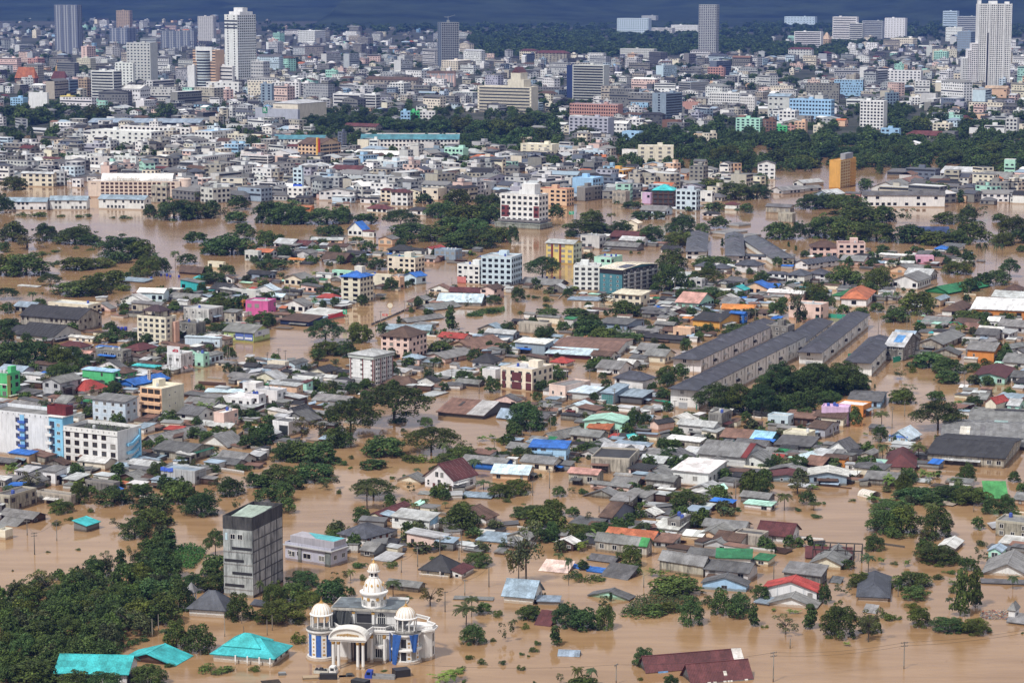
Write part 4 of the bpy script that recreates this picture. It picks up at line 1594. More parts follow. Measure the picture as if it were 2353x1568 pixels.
def trunk_mesh(seed, limbs, r0=.035, top=.5, spread=.3, lean=0):
    rr = random.Random(seed)
    mb = MB()
    fork = Vector((lean, rr.uniform(-.03, .03), top * .55))
    mb.tube((0, 0, -.06), fork, r0, r0 * .75, 7)
    for k in range(limbs):
        a = 6.28 * (k + rr.uniform(-.25, .25)) / limbs
        mid = fork + Vector((math.cos(a) * spread * .5, math.sin(a) * spread * .5, (top - fork.z) * .7))
        end = fork + Vector((math.cos(a) * spread, math.sin(a) * spread, (top - fork.z) * rr.uniform(1.0, 1.35)))
        mb.tube(fork, mid, r0 * .55, r0 * .36, 5)
        mb.tube(mid, end, r0 * .36, r0 * .14, 5)
        for q in range(2):
            b = a + rr.uniform(-.9, .9)
            mb.tube(mid, mid + Vector((math.cos(b) * spread * .55, math.sin(b) * spread * .55, (top - fork.z) * rr.uniform(.3, .7))), r0 * .24, r0 * .08, 4)
    return mb.mesh('trunk', ['bark'])

def mk_round(seed, n=3600):
    rr = random.Random(seed)
    lob = [((0, 0, .48), .36, 1.1)]
    for k in range(17):
        a, z = 6.28 * k * .382 + rr.uniform(-.4, .4), .10 + .74 * ((k + rr.random()) / 17)
        rad = (.36 if z < .55 else .36 - .62 * (z - .55)) * rr.uniform(.75, 1.1)
        lob.append(((math.cos(a) * rad, math.sin(a) * rad, z), rr.uniform(.11, .20), rr.uniform(.85, 1.15)))
    for k in range(4 + 3 * (seed % 3)):
        a, z = rr.uniform(0, 6.28), rr.uniform(.15, 1.0)
        rad = rr.uniform(.40, .52) if z < .7 else rr.uniform(.05, .3)
        lob.append(((math.cos(a) * rad, math.sin(a) * rad, z), rr.uniform(.05, .09), 1.0))
    return lobes_crown(seed, lob, int(n * (1, 1.9, .9)[seed % 3]), (.031, .023, .037)[seed % 3]), trunk_mesh(seed, 4, .03, .55, .22)

def mk_umbrella(seed):
    rr = random.Random(seed)
    lob = []
    for k in range(46):
        rad = .43 * math.sqrt((k + rr.random()) / 46)
        a = k * 2.4 + rr.uniform(-.3, .3)
        z = .86 - .50 * (rad / .46) ** 2 + rr.uniform(-.09, .06)
        lob.append(((math.cos(a) * rad, math.sin(a) * rad, z), rr.uniform(.085, .14), .8))
    for k in range(9):
        a = rr.uniform(0, 6.28)
        lob.append(((math.cos(a) * .33, math.sin(a) * .33, rr.uniform(.24, .40)), rr.uniform(.07, .11), .9))
    return lobes_crown(seed, lob, 7500, .0175), trunk_mesh(seed, 6, .02, .6, .3)

def mk_column(seed):
    rr = random.Random(seed)
    lob = []
    for k in range(12):
        z = .1 + .8 * k / 11
        w = .34 * (1 - .55 * max(0, z - .35)) * (1 if z > .2 else .8)
        lob.append(((rr.uniform(-.14, .14), rr.uniform(-.14, .14), z), w, .38))
    return lobes_crown(seed, lob, 1600, .05), trunk_mesh(seed, 3, .03, .6, .12)

def mk_sparse(seed):
    rr = random.Random(seed)
    lob = []
    for k in range(13):
        a, rad, z = rr.uniform(0, 6.28), rr.uniform(.1, .42), rr.uniform(.25, .9)
        lob.append(((math.cos(a) * rad, math.sin(a) * rad, z), rr.uniform(.08, .16), .9))
    return lobes_crown(seed, lob, 900, .028), trunk_mesh(seed, 7, .026, .75, .34)

def mk_shrub(seed):
    rr = random.Random(seed)
    lob = []
    for k in range(10):
        a, rad = rr.uniform(0, 6.28), .38 * math.sqrt(rr.random())
        lob.append(((math.cos(a) * rad, math.sin(a) * rad, rr.uniform(.1, .6) * (1 - rad)), rr.uniform(.14, .26), 1.3))
    return lobes_crown(seed, lob, 750, .045), None

def frond(mb, base, a, ln, droop, rise, wid, segs, rr, t):
    pts = []
    for k in range(segs + 1):
        f = k / segs
        pts.append(Vector(base) + Vector((math.cos(a), math.sin(a), 0)) * (ln * f * (1 - .25 * f * droop)) + Vector((0, 0, rise * ln * f - droop * ln * f * f)))
    side = Vector((-math.sin(a), math.cos(a), 0))
    for k in range(segs):
        w0 = wid * math.sin(math.pi * (0.12 + .83 * k / segs))
        w1 = wid * math.sin(math.pi * (0.12 + .83 * (k + 1) / segs))
        for sg in (1, -1):
            dn = Vector((0, 0, -.45))
            tt = tuple(t * rr.uniform(.75, 1.25) for _ in range(1)) * 3
            g = .78
            p0, p1 = pts[k], pts[k].lerp(pts[k + 1], g)
            fw = (pts[k + 1] - pts[k]) * .5
            mb.face([tuple(p0), tuple(p1), tuple(p1 + (side * sg + dn) * w1 + fw), tuple(p0 + (side * sg + dn) * w0 + fw)], 0, tt)

def mk_palm(seed):
    rr = random.Random(seed)
    mb = MB()
    for k in range(20):
        a = 6.28 * k / 20 + rr.uniform(-.15, .15)
        frond(mb, (0, 0, .72), a, rr.uniform(.42, .52), rr.uniform(.45, 1.0), rr.uniform(.25, .85), .085, 8, rr, rr.uniform(.8, 1.2))
    tb = MB()
    tb.tube((0, 0, -.05), (.015, 0, .4), .022, .017, 7)
    tb.tube((.015, 0, .4), (0, 0, .73), .017, .014, 7)
    return mb.mesh('crown', ['leaf']), tb.mesh('trunk', ['bark'])

def mk_banana(seed):
    rr = random.Random(seed)
    mb = MB()
    for c in range(4):
        bx, by = rr.uniform(-.25, .25), rr.uniform(-.25, .25)
        for k in range(8):
            a = 6.28 * k / 8 + rr.uniform(-.3, .3)
            frond(mb, (bx, by, rr.uniform(.25, .45)), a, rr.uniform(.28, .42), rr.uniform(.6, 1.3), rr.uniform(.7, 1.4), .075, 5, rr, rr.uniform(.9, 1.5))
    return mb.mesh('crown', ['leaf']), None

PROTO = {
 'r': [mk_round(k) for k in (1, 2, 3, 4, 5, 6, 7)], 'u': [mk_umbrella(k) for k in (11, 12)], 'c': [mk_column(k) for k in (21, 22)],
 'd': [mk_sparse(k) for k in (31, 32, 33)], 's': [mk_shrub(k) for k in (41, 42, 43)], 'p': [mk_palm(k) for k in (51, 52)], 'b': [mk_banana(k) for k in (61, 62)],
}
KNAME = {'r': ('broadleaf_tree', 'tree', 'rounded green tree'), 'u': ('rain_tree', 'tree', 'spreading umbrella-crowned tree'), 'c': ('column_tree', 'tree', 'narrow upright tree'),
         'd': ('sparse_tree', 'tree', 'thin open-branched tree'), 's': ('shrub', 'shrub', 'low shrub'), 'p': ('palm_tree', 'palm', 'palm'), 'b': ('banana_plant', 'banana plant', 'clump of banana leaves')}
GREEN = {'r': (.053, .088, .028), 'u': (.041, .071, .023), 'c': (.048, .082, .027), 'd': (.070, .084, .040), 's': (.060, .098, .026), 'p': (.054, .080, .034), 'b': (.080, .135, .034)}
TREES = []
def trees(text):
    i = j = 0
    for ln in text.strip().split('\n'):
        if ln[0] == '@':
            i, j = map(int, ln[1:].split())
            continue
        for q in ln.split(';'):
            t = q.split()
            if len(t) == 5:
                TREES.append((t[0], i, j, *map(float, t[1:])))
trees('''
@ 0 3
s 525 118 105 70;s 640 75 85 60;r 1240 225 270 200;r 1420 110 280 170;d 1045 145 100 100;c 1550 360 160 220;r 860 610 210 240;d 990 545 150 190;c 1110 555 120 220;d 1225 500 140 200;r 1500 600 330 310;r 1300 650 260 210;r 1430 780 360 200;r 690 720 270 200;d 420 760 290 210;r 280 860 270 220;r 550 820 230 190;s 720 765 110 90;r 920 830 250 150;r 1100 830 250 210;r 1650 880 250 300;r 1500 1010 310 290;r 1280 1010 350 240;r 1000 1010 310 210;r 750 970 250 190;r 500 1010 310 260
r 230 1020 280 250;r 40 990 140 220;r 380 1190 330 240;r 650 1160 290 240;r 920 1190 330 260;d 1180 1090 300 220;s 1290 1185 140 80;r 40 1290 140 220;r 220 1330 250 250;r 480 1340 330 280;r 760 1400 340 280;r 990 1390 260 240;s 1130 1245 110 90;r 60 1510 150 160;r 330 1560 390 260;r 700 1640 340 220;r 950 1660 400 210;r 1370 1590 290 220;r 1620 1245 210 300;p 1540 1240 230 210;r 1830 1275 240 280;r 2190 985 210 280;s 2310 975 120 100;r 2000 570 300 210;u 1980 390 240 250;r 1980 720 260 190;r 1780 720 230 190;s 1690 915 100 80;s 1990 1450 330 90;s 2330 1455 110 80;s 1560 1415 110 60;s 445 368 50 26;s 715 345 60 28;s 118 540 30 22
@ 1 3
r 440 680 270 160;r 170 870 200 270;r 340 810 230 200;r 690 810 280 230;d 770 660 150 130;r 230 1000 400 220;r 480 870 220 170;s 400 1195 170 160;p 870 630 130 125;r 880 770 65 90;p 40 815 110 230;s 960 500 170 70;s 1230 498 150 70;s 980 625 80 85;p 1262 790 200 200;d 1600 855 220 180;s 1410 790 70 40;p 1930 1060 270 260;p 1980 960 200 230;r 2000 1200 230 200;r 2095 925 130 100;s 2205 955 120 85;d 2300 1185 140 200;s 2180 1185 60 60;b 1760 1568 310 190;s 1890 1465 130 80;s 2070 1395 95 75;s 2270 1395 85 70;s 1970 1345 110 60;s 1915 1562 50 50;r 2040 490 230 140;s 1640 435 90 60;s 1745 200 65 50;r 1890 160 340 260;r 970 95 160 150;s 730 158 125 42;s 1355 258 60 42;s 1175 1455 80 16
@ 2 3
d 130 655 330 560;d 60 650 200 430;r 300 175 340 260;r 370 265 130 220;r 560 240 280 150;r 720 240 260 150;r 830 200 250 130;r 970 195 220 90;b 480 340 170 130;b 640 350 200 140;c 1070 185 130 190;r 1225 195 155 100;r 1085 490 220 220;s 1130 560 140 140;p 430 475 130 125;p 520 670 120 320;b 700 432 90 50;r 650 525 110 90;s 560 600 190 90;s 720 625 280 65;b 1345 585 180 110;d 700 115 110 130;s 290 775 50 75;c 905 815 42 85
r 1215 1400 200 180;p 600 1605 170 230;p 730 1600 170 210;r 650 1640 280 150;d 440 1575 90 110;c 405 1220 120 185;s 205 1278 85 75;s 240 1220 65 70;s 95 1312 60 42;s 155 1328 38 32;s 85 1445 80 75;s 210 1570 40 38;s 1175 1538 60 42;r 1455 1610 140 120;r 160 975 210 145;s 125 1070 75 85;p 20 1065 80 100;r 510 1040 260 240;r 650 1068 280 220;r 850 1065 180 250;d 840 910 140 160;r 1500 745 410 190;s 1200 945 410 150;s 1450 905 310 150;r 1640 1025 200 300;r 1915 935 170 270;r 2060 970 160 150;r 2090 905 190 200;c 2220 1045 120 210;r 2285 810 160 150;s 1800 838 140 110;s 2320 1055 80 35
@ 3 3
r 1080 180 330 260;r 1230 190 260 280;s 1190 235 260 110;r 970 345 180 170;r 1540 225 280 320;d 1420 285 190 160;s 1740 282 85 55;s 1970 303 135 70;r 1560 445 380 170;s 1760 445 150 95;s 1155 478 85 45;b 1275 495 105 100;s 1555 498 95 32;p 920 550 190 200;b 1030 478 110 110;r 860 670 240 130;s 990 665 180 90;r 1330 675 350 150;s 1115 692 90 75;c 1200 720 70 110;r 1350 795 230 120;s 1325 878 135 95;r 730 515 125 85;r 515 835 115 190;d 680 765 160 120;s 350 518 115 65;c 1765 948 165 440;c 1905 873 140 400;r 1840 525 160 115;d 1950 475 130 160;p 1665 895 95 140;s 1690 742 95 85;s 1565 612 115 85;s 1675 558 135 52;b 1690 662 105 70;p 2250 705 140 150;s 2260 462 130 85
r 645 1135 300 350;d 920 1190 230 320;r 930 1100 220 190;c 385 1065 160 240;d 160 1120 220 180;b 240 925 140 55;b 50 905 75 42;b 720 1225 80 55;s 1080 980 170 110;s 1190 980 80 65;r 1390 1040 205 205;r 1660 1085 300 150;r 1900 1105 230 150;s 2040 1095 75 60;s 810 985 80 65;s 2340 1115 35 32;s 430 42 130 30;d 2130 62 50 50
@ 0 2
r 100 200 260 240;r 330 210 310 270;r 560 250 310 250;r 520 340 230 170;r 640 165 210 140;r 20 230 160 160;r 800 205 130 90;r 1055 490 155 115;r 1560 775 165 145;r 1490 145 110 105;r 1920 95 90 75;r 2100 155 130 120;r 2270 975 165 125;s 1840 885 120 75;s 1610 1165 115 42;r 2160 735 120 160;b 130 1225 200 145;s 240 1150 65 70;r 560 1570 215 135;r 730 1485 160 240;r 1050 1485 340 170;r 1300 1425 200 130;r 1640 1475 280 250;r 1400 1575 290 190;r 1850 1590 350 260;r 2110 1405 260 180;d 1980 1355 125 110;d 2170 1562 95 130;s 2250 1185 190 95;r 2330 1335 140 140;d 2250 1335 125 95;s 1645 1528 75 42;s 2330 755 85 65;p 1190 1365 90 80;s 840 1565 85 65
@ 1 2
u 1270 745 720 380;u 870 860 470 350;u 1610 1015 520 250;r 1180 1045 350 200;r 1870 1105 300 170;s 1450 1095 250 80;s 1600 1095 250 95;p 1720 1085 150 190;r 290 1085 260 200;r 420 1095 280 210;r 590 1105 340 210;d 420 885 230 190;d 600 890 210 180;r 730 965 220 210;r 820 965 180 130;r 90 935 190 230;s 30 975 95 85;r 1080 1162 220 85;r 200 1305 330 190;r 540 1275 330 190;r 50 1335 180 120;r 350 1355 165 140;r 240 1460 220 210;d 660 1355 210 120;r 80 1465 180 130;r 280 1570 160 140;u 1080 1430 460 180;p 1020 1540 280 270;r 1230 1530 110 140;r 1560 778 125 85;s 1360 828 65 55;s 1300 735 200 65;r 890 465 125 95;r 560 170 130 105;r 660 120 260 150;r 830 138 220 160;r 1690 105 250 130
p 1480 1230 115 80;s 1370 1253 60 52;s 1260 1262 75 45;d 1430 1398 95 105;s 1375 1480 115 75;p 1455 1570 115 110;p 1555 1540 105 120;p 1740 1535 85 75;r 1730 1455 110 105;s 1900 1435 85 42;r 2240 1425 200 150;p 2090 1355 180 95;s 2300 1475 90 52;p 2010 1250 180 210;r 1650 1203 115 65;r 2160 1065 135 95;r 2280 1065 125 65;s 2240 918 135 75;b 2080 915 110 75;b 2165 885 90 50;d 1940 995 150 85;r 2340 855 75 135;r 1930 1610 270 150;s 620 435 75 55;s 710 378 95 42;s 870 1078 65 52;s 800 1133 105 65;s 870 1167 52 32;s 770 1395 80 65;s 1030 922 42 52
@ 2 2
u 1880 650 400 280;u 2090 665 330 300;u 2290 695 350 320;r 130 805 320 290;r 30 865 140 125;r 430 385 125 145;r 1120 808 120 205;r 1220 775 115 125;r 870 643 135 68;r 700 1035 185 115;r 1160 965 165 115;b 1290 885 250 85;r 1380 1003 115 125;r 50 1395 230 150;r 430 1420 115 95;s 240 1248 85 62;d 550 1393 95 65;s 640 1392 115 70;r 1590 1535 350 200;r 1890 1465 250 165;r 2190 1395 180 250;r 2290 1400 180 190;s 1775 1562 85 65;r 1400 375 180 170;r 1540 355 155 155;r 740 268 155 75;r 850 218 185 65;r 60 1065 120 105;b 1190 1518 110 65;r 380 1590 220 170;r 150 1610 310 120;r 560 1610 130 95;s 1320 1570 80 55;s 1090 1228 42 42;r 1290 485 95 115;c 2080 1560 60 40
@ 3 2
u 120 510 420 340;u 420 525 450 360;u 700 485 420 320;r 300 665 350 260;r 100 685 230 230;r 560 565 260 130;r 190 695 150 145;u 1560 815 540 290;p 1040 805 180 200;r 1030 915 145 145;r 1230 565 200 150;d 1260 480 240 80;r 1540 535 155 85;r 1650 378 220 120;r 1480 230 300 160;r 1640 290 280 160;d 1210 348 150 100;s 1330 285 100 115;r 1880 278 155 85;s 1780 505 65 65;r 2020 405 120 92;r 1890 595 150 95;b 1740 585 120 75;s 1880 655 115 80;s 1960 655 85 72;r 800 775 120 180;r 350 735 180 125;p 1380 1110 240 210;b 1470 1255 210 115;s 1100 1235 160 65;r 1280 1295 180 110;r 1150 1065 120 85;p 1030 1055 65 105;r 870 1195 125 145;u 1240 1425 190 240
r 1820 1315 190 230;r 1540 1440 300 130;r 1720 1445 300 140;r 1850 1485 330 180;r 1350 1455 350 140;r 1150 1578 330 150;r 1500 1505 220 110;b 960 1475 210 105;p 1500 1610 190 150;r 2260 1285 105 95;r 2200 1575 155 200;r 2050 1575 190 140;r 2330 1395 105 105;d 270 1395 250 160;p 150 1550 190 190;r 360 1495 155 125;p 420 1550 135 90;s 270 1555 85 52;s 490 1493 85 42;b 430 1355 115 65;b 890 863 75 42;s 770 1463 75 32;d 1470 1313 75 55;c 1160 975 48 115;c 980 430 22 40
@ 0 1
r 130 175 205 140;r 20 390 110 180;r 70 375 120 125;s 190 413 95 45;s 340 420 210 65;s 560 422 95 32;s 770 428 165 52;s 1040 435 62 26;s 1160 440 115 52;r 1380 435 130 125;r 1600 445 320 210;r 1820 435 270 170;r 1950 408 150 140;r 2170 475 190 105;r 2190 355 200 125;d 2060 425 150 80;r 120 640 300 190;r 430 640 240 180;d 250 718 330 140;r 40 748 105 95;r 690 670 330 190;r 820 678 220 95;s 700 718 75 45;s 830 733 75 32;s 520 748 120 38;r 1130 790 420 225;r 1290 805 260 190;r 240 955 400 220;r 60 955 250 210;s 400 775 120 52;s 510 862 95 62;r 700 905 280 130;r 900 885 300 95;r 1100 845 200 105;r 1350 965 240 210;r 1480 935 180 135;s 1150 985 180 95;u 460 1055 240 120;r 850 1135 320 190;r 1000 1055 330 160;s 1120 1095 220 75;r 680 1135 350 140;u 60 1180 225 115
p 300 1220 135 130;p 390 1175 45 70;r 370 1245 120 75;r 60 1305 125 95;p 1430 910 95 190;p 1490 945 95 180;p 1610 890 115 185;r 1720 855 165 95;r 1800 655 200 95;r 2000 765 300 180;r 2130 765 350 210;r 2250 628 180 150;p 2320 660 130 150;r 1960 1035 240 105;r 2090 965 150 105;r 1910 955 95 85;r 1555 1165 95 85;r 1730 1125 80 52;r 1600 1295 130 62;p 1840 1225 65 75;r 2000 1275 240 125;r 2150 1265 170 105;r 70 1455 250 115;r 50 1575 160 140;r 1010 1475 120 92;r 1140 1345 95 72;r 970 1575 230 85;r 1190 1555 180 85;r 2050 1515 320 140;r 2320 1425 120 95;p 630 140 75 85;p 1820 305 105 125;r 2290 235 130 60
@ 1 1
r 120 475 250 230;r 300 485 330 240;r 380 485 200 150;r 650 485 370 165;r 800 470 160 150;r 1000 485 230 95;r 640 205 115 95;r 880 135 230 95;r 1080 105 95 60;u 1330 525 340 180;r 1850 335 250 190;r 2130 335 250 140;r 1700 430 300 170;r 1950 475 350 190;r 2150 485 250 210;r 1430 605 360 150;r 1650 645 300 155;r 1850 695 300 155;r 2050 705 330 180;r 2220 655 200 160;r 1380 670 160 110;r 1800 565 300 170;r 2000 590 300 170;r 620 595 155 85;r 720 605 180 110;r 100 688 200 165;r 220 635 95 52;r 610 695 115 72;r 1030 735 115 92;r 930 658 130 52;r 350 715 90 60;r 250 808 180 125;r 150 905 260 95;r 950 865 155 75;r 1110 905 165 95;r 1250 943 52 42;r 1320 943 52 42;r 1240 1105 135 125;r 480 1085 155 105;r 660 1105 105 75
r 740 1135 95 65;u 640 1575 420 220;r 950 1575 200 210;r 1160 1505 120 115;c 1315 1405 52 72;c 1790 1465 115 230;s 1690 1493 105 55;d 1850 1485 70 90;r 2180 1225 145 85;d 1950 1275 85 95;s 2010 1335 175 52;s 2190 1305 200 62;r 80 1425 185 135;r 1550 300 150 90;s 1160 1183 52 38;r 520 640 60 40;r 1760 250 90 60
@ 2 1
r 410 435 145 125;r 10 670 110 170;u 280 995 400 225;r 740 485 200 145;r 680 595 330 165;r 830 585 155 105;r 1000 585 230 145;p 910 490 115 120;r 1560 565 220 185;r 1280 645 230 165;r 1540 685 260 145;r 1750 585 130 105;r 1190 445 185 75;r 1350 445 105 75;p 965 355 85 95;r 1100 345 185 65;r 1850 375 185 85;r 2150 385 125 85;p 2065 425 75 95;r 1900 525 185 105;r 2030 695 155 95;r 1450 1105 280 310;r 1470 905 270 210;u 1800 1055 310 165;r 1850 875 330 105;r 1780 1195 330 145;r 1960 1205 270 115;r 2290 1045 150 125;b 580 1105 155 85;r 60 1205 120 145;s 320 1203 105 75;s 330 1248 105 42;s 220 1173 95 42;s 150 1163 65 42;d 860 1245 185 130;r 1040 1335 260 165;r 330 1335 200 75;r 590 1345 250 85;p 80 1375 95 105;p 245 1335 75 85
r 740 1395 115 85;r 470 1475 115 95;r 190 1415 85 75;r 290 1565 155 115;r 700 1505 280 170;r 850 1565 300 150;r 1040 1575 300 85;b 900 1525 120 60;r 640 1425 130 95;p 1760 1325 120 95;r 1590 1305 130 52;r 1800 1505 120 105;r 1720 1565 85 95;r 2120 1505 350 115;r 2260 1425 120 52;r 1270 1505 95 85;r 700 835 120 85;r 1850 210 250 155;r 2050 260 300 180;r 2250 250 250 150;r 2000 130 300 130;r 2250 140 250 130;r 560 605 115 52;p 610 860 65 65;c 1930 700 35 80;s 440 165 40 20
@ 3 1
r 430 345 300 155;r 560 335 250 145;r 740 405 350 210;r 850 485 350 190;r 1050 465 220 170;r 520 605 400 230;r 750 635 400 210;r 1000 645 350 210;r 280 625 130 160;r 100 625 250 180;d 1250 485 185 140;r 1330 655 350 180;r 1550 675 300 140;r 1740 675 250 160;r 1620 485 250 120;r 1830 465 200 155;r 1860 645 300 210;d 1900 460 180 160;r 2250 585 250 200;r 2120 470 115 80;r 2150 685 230 140;r 2290 665 185 125;r 2330 745 85 62;r 900 185 130 115;r 1490 250 350 160;c 1770 305 85 130;p 1930 860 75 240;p 1990 860 75 240;p 2095 870 75 255;p 2150 800 65 160;r 1050 755 120 75;r 1150 885 130 72;r 1330 855 130 42;r 1700 805 130 115;r 1740 945 240 135;r 1835 835 120 105;r 1460 925 85 62;u 2220 975 220 180;r 2120 1045 200 135;r 1850 1105 180 120;r 1980 1060 160 130
r 700 1065 330 210;r 1000 1085 260 230;r 430 1175 260 155;r 940 1145 105 135;r 480 1205 125 95;p 1090 1235 145 145;p 1180 1220 115 130;r 1370 1315 300 235;r 1170 1385 220 155;r 850 1355 145 105;r 1000 1295 130 85;r 690 1315 115 92;d 260 1400 200 350;r 80 1335 170 145;r 120 1455 200 90;r 1860 1385 310 115;r 1580 1388 95 48;r 1980 1465 95 125;r 2200 1385 200 75;p 1385 1395 75 155;r 580 1265 85 115;r 340 795 85 65;c 190 700 30 50;c 255 735 30 50;r 90 880 90 90
''')
trees('''
@ 3 2
r 60 470 350 230;r 250 485 350 260;r 560 470 380 250;r 780 440 280 190;r 420 420 400 220;r 700 390 300 170
@ 2 2
r 2010 640 260 150;r 2180 640 260 170;r 2280 600 260 190;r 1860 625 130 80
@ 0 0
r 60 1080 180 110;r 230 1150 260 190;r 380 1130 190 170;r 560 1080 190 130;r 690 1070 160 110;r 900 1100 230 150;r 1250 1095 190 110;r 1530 1090 190 140;r 740 700 190 95;r 220 560 160 65;r 390 560 170 65;r 480 1290 150 120;r 640 1150 140 90;r 140 1310 150 110;r 660 1310 200 100;r 1590 1350 100 80;r 1900 1360 90 150;r 2180 1390 120 70;r 2310 1390 130 150;c 2140 1190 90 110;r 2000 1200 110 80;r 2290 1210 110 80;r 1560 1560 130 60;r 1680 1560 120 60;r 1560 600 120 70;r 1920 340 90 50
@ 1 0
r 60 1390 180 170;r 110 1200 170 110;r 520 1180 180 130;r 640 1200 210 160;r 780 1190 190 140;r 930 1190 190 140;r 1060 1180 170 130;r 1200 1190 210 140;r 1360 1220 210 120;r 1530 1220 220 150;r 1700 1230 220 150;r 1880 1230 230 170;r 2060 1250 240 180;r 2230 1250 230 180;r 1960 1340 240 130;r 2140 1360 250 150;r 2300 1390 220 180;r 2050 1450 250 110;r 2230 1500 170 80;r 850 1480 190 90;r 720 1500 150 70;r 1680 1440 190 80;r 920 1370 110 60;p 900 1060 70 90;p 1120 1120 70 90;p 1900 1080 70 90;p 2150 1110 70 90;r 1630 830 110 70;r 1710 830 100 90;p 1330 1100 60 50
@ 2 0
r 100 1200 250 180;r 200 1130 190 110;r 330 1130 190 90;r 100 1340 260 200;r 270 1320 230 170;r 380 1250 130 170;r 670 1300 230 160;r 280 980 100 80;r 660 1395 150 90;r 880 1350 160 70;r 1200 1330 200 120;r 1300 1240 140 110;r 1400 1330 160 90;r 1560 1340 210 150;r 970 1300 100 80;r 1870 1220 170 110;r 2050 1340 130 150;r 2200 1330 200 110;r 2330 1310 130 90;r 1700 1420 240 110;r 1900 1400 190 130;r 1950 1500 260 190;r 2150 1540 220 180;r 2300 1560 190 130;r 1780 1540 160 90;p 1175 980 70 80;r 1850 760 190 80;r 2000 600 170 60;r 930 750 80 60;p 1680 740 80 60;r 540 1540 110 80;r 420 1380 100 60;p 1760 1280 60 80;r 2200 740 190 60;r 1950 830 90 60
@ 3 0
r 1170 1130 170 110;r 1220 1210 200 110;r 1400 1200 220 150;r 1560 1110 210 140;r 1580 1160 190 130;r 1840 860 110 90;r 200 780 160 80;r 450 830 210 60;r 1250 600 170 60;r 1120 610 170 60;r 940 660 90 50;r 640 490 110 40;r 370 640 90 40;r 90 1380 210 110;r 230 1330 200 100;r 120 1500 250 150;r 330 1420 240 140;r 520 1330 230 110;r 330 1540 250 130;r 560 1440 240 140;r 720 1330 240 130;r 760 1450 240 130;r 900 1400 230 130;r 960 1300 160 110;r 960 1530 250 130;r 1130 1330 200 110;r 1200 1450 250 140;r 1320 1330 210 100;r 1340 1540 240 130;r 1500 1430 250 150;r 1620 1330 210 110;r 1700 1500 260 150;r 1750 1400 240 130;r 1900 1480 260 150;r 1950 1340 190 100;r 2050 1420 230 130;r 2130 1530 240 130;r 2250 1430 220 130;r 2320 1340 160 110;r 2330 1540 190 130;r 2000 1220 190 130;r 1850 1190 190 110;r 2090 1220 160 120;r 2310 1130 170 110;r 2050 1100 190 90
''')

def place_trees():
    TREES.extend(EXTRA)
    items = []
    for (k, i, j, x, y, w, h) in TREES:
        X, Y = vpx(i, j, x, y)
        P = ground(X, min(Y, 1640))
        sc = scale_at(P)
        items.append((k, P, w / 4 * sc, h / 4 * sc / CP, X, Y - h / 8, w * h, j))
    items.sort(key=lambda q: -q[6])
    cnt = {}
    rest = []
    for it in items:
        k, P, w, h, X, Y, area, j = it
        nm, cat, ph = KNAME[k]
        cnt[cat] = cnt.get(cat, 0) + 1
        if cnt[cat] > 300:
            rest.append(it)
            continue
        g = TR.uniform(.75, 1.3)
        gy = TR.uniform(-.15, .34)
        c0 = GREEN[k]
        c = (c0[0] * g * (1 + gy), c0[1] * g, c0[2] * g * (1 - gy))
        size = 'large' if area > 55000 else ('small' if area < 9000 else 'medium-sized')
        if k in 'sb':
            size = 'wide' if w > 2.2 * h else ('tiny' if area < 4500 else 'bushy')
        if k == 'p':
            size = 'tall thin-trunked' if h > 1.8 * w else ('stubby' if area < 9000 else 'full-headed')
        tone = 'dark ' if g < .93 else ('bright ' if g > 1.13 else '')
        o = thing(nm, P, TR.uniform(0, 6.28), cat, f'{size} {tone}{ph}', None, None, None, (X, Y))
        cm, tm = TR.choice(PROTO[k])
        hz_ = h
        z0 = -.12 * h if k in 'rs' else 0
        # unit prototypes are about 1 wide and 1 high
        sx = w * (1.18 if k in 'rcd' else (1.0 if k in 'u' else 1.05))
        sz = (h * 1.0) if k not in 's' else h * 1.15
        if k == 'p' and h > 1.8 * w:
            sx = w
        rx = TR.uniform(-.05, .05)
        cr = link('crown', cm, o, (0, 0, z0), 0, c)
        cr.scale = (sx * TR.uniform(.85, 1.15), sx * TR.uniform(.85, 1.15), sz)
        if tm is not None:
            t = link('trunk', tm, o, (0, 0, 0), 0)
            t.scale = (sx, sx, sz)
    # the remaining, smallest ones grow together as one mass
    V, Fq, T = [], [], []
    base = 0
    protos = {}
    for k, P, w, h, X, Y, area, j in rest:
        cm, tm = TR.choice(PROTO[k])
        add_copy(V, Fq, T, cm, P, TR.uniform(0, 6.28), w * 1.15, h, TR, GREEN[k], 0.45)
    mass_object('background_trees', V, Fq, T)

def add_copy(V, Fq, T, me, P, rz, w, h, rr, c0, keep):
    n = len(me.vertices)
    co = np.empty(n * 3, dtype=np.float32)
    me.vertices.foreach_get('co', co)
    co = co.reshape(-1, 4, 3)
    tt = np.empty(len(me.polygons) * 4, dtype=np.float32)
    me.attributes['tint'].data.foreach_get('color', tt)
    tt = tt.reshape(-1, 4)
    m = np.random.RandomState(rr.randint(0, 99999)).rand(len(co)) < keep
    co, tt = co[m], tt[m].copy()
    ctr = co.mean(axis=1, keepdims=True)
    co = ctr + (co - ctr) * (1 / math.sqrt(keep))
    ca, sa = math.cos(rz), math.sin(rz)
    x, y = co[..., 0] * w, co[..., 1] * w
    out = np.stack([P.x + x * ca - y * sa, P.y + x * sa + y * ca, P.z + co[..., 2] * h], axis=-1)
    g = rr.uniform(.75, 1.3)
    tt[:, :3] *= np.array(c0, dtype=np.float32) * g
    V.append(out.reshape(-1, 3))
    T.append(tt)

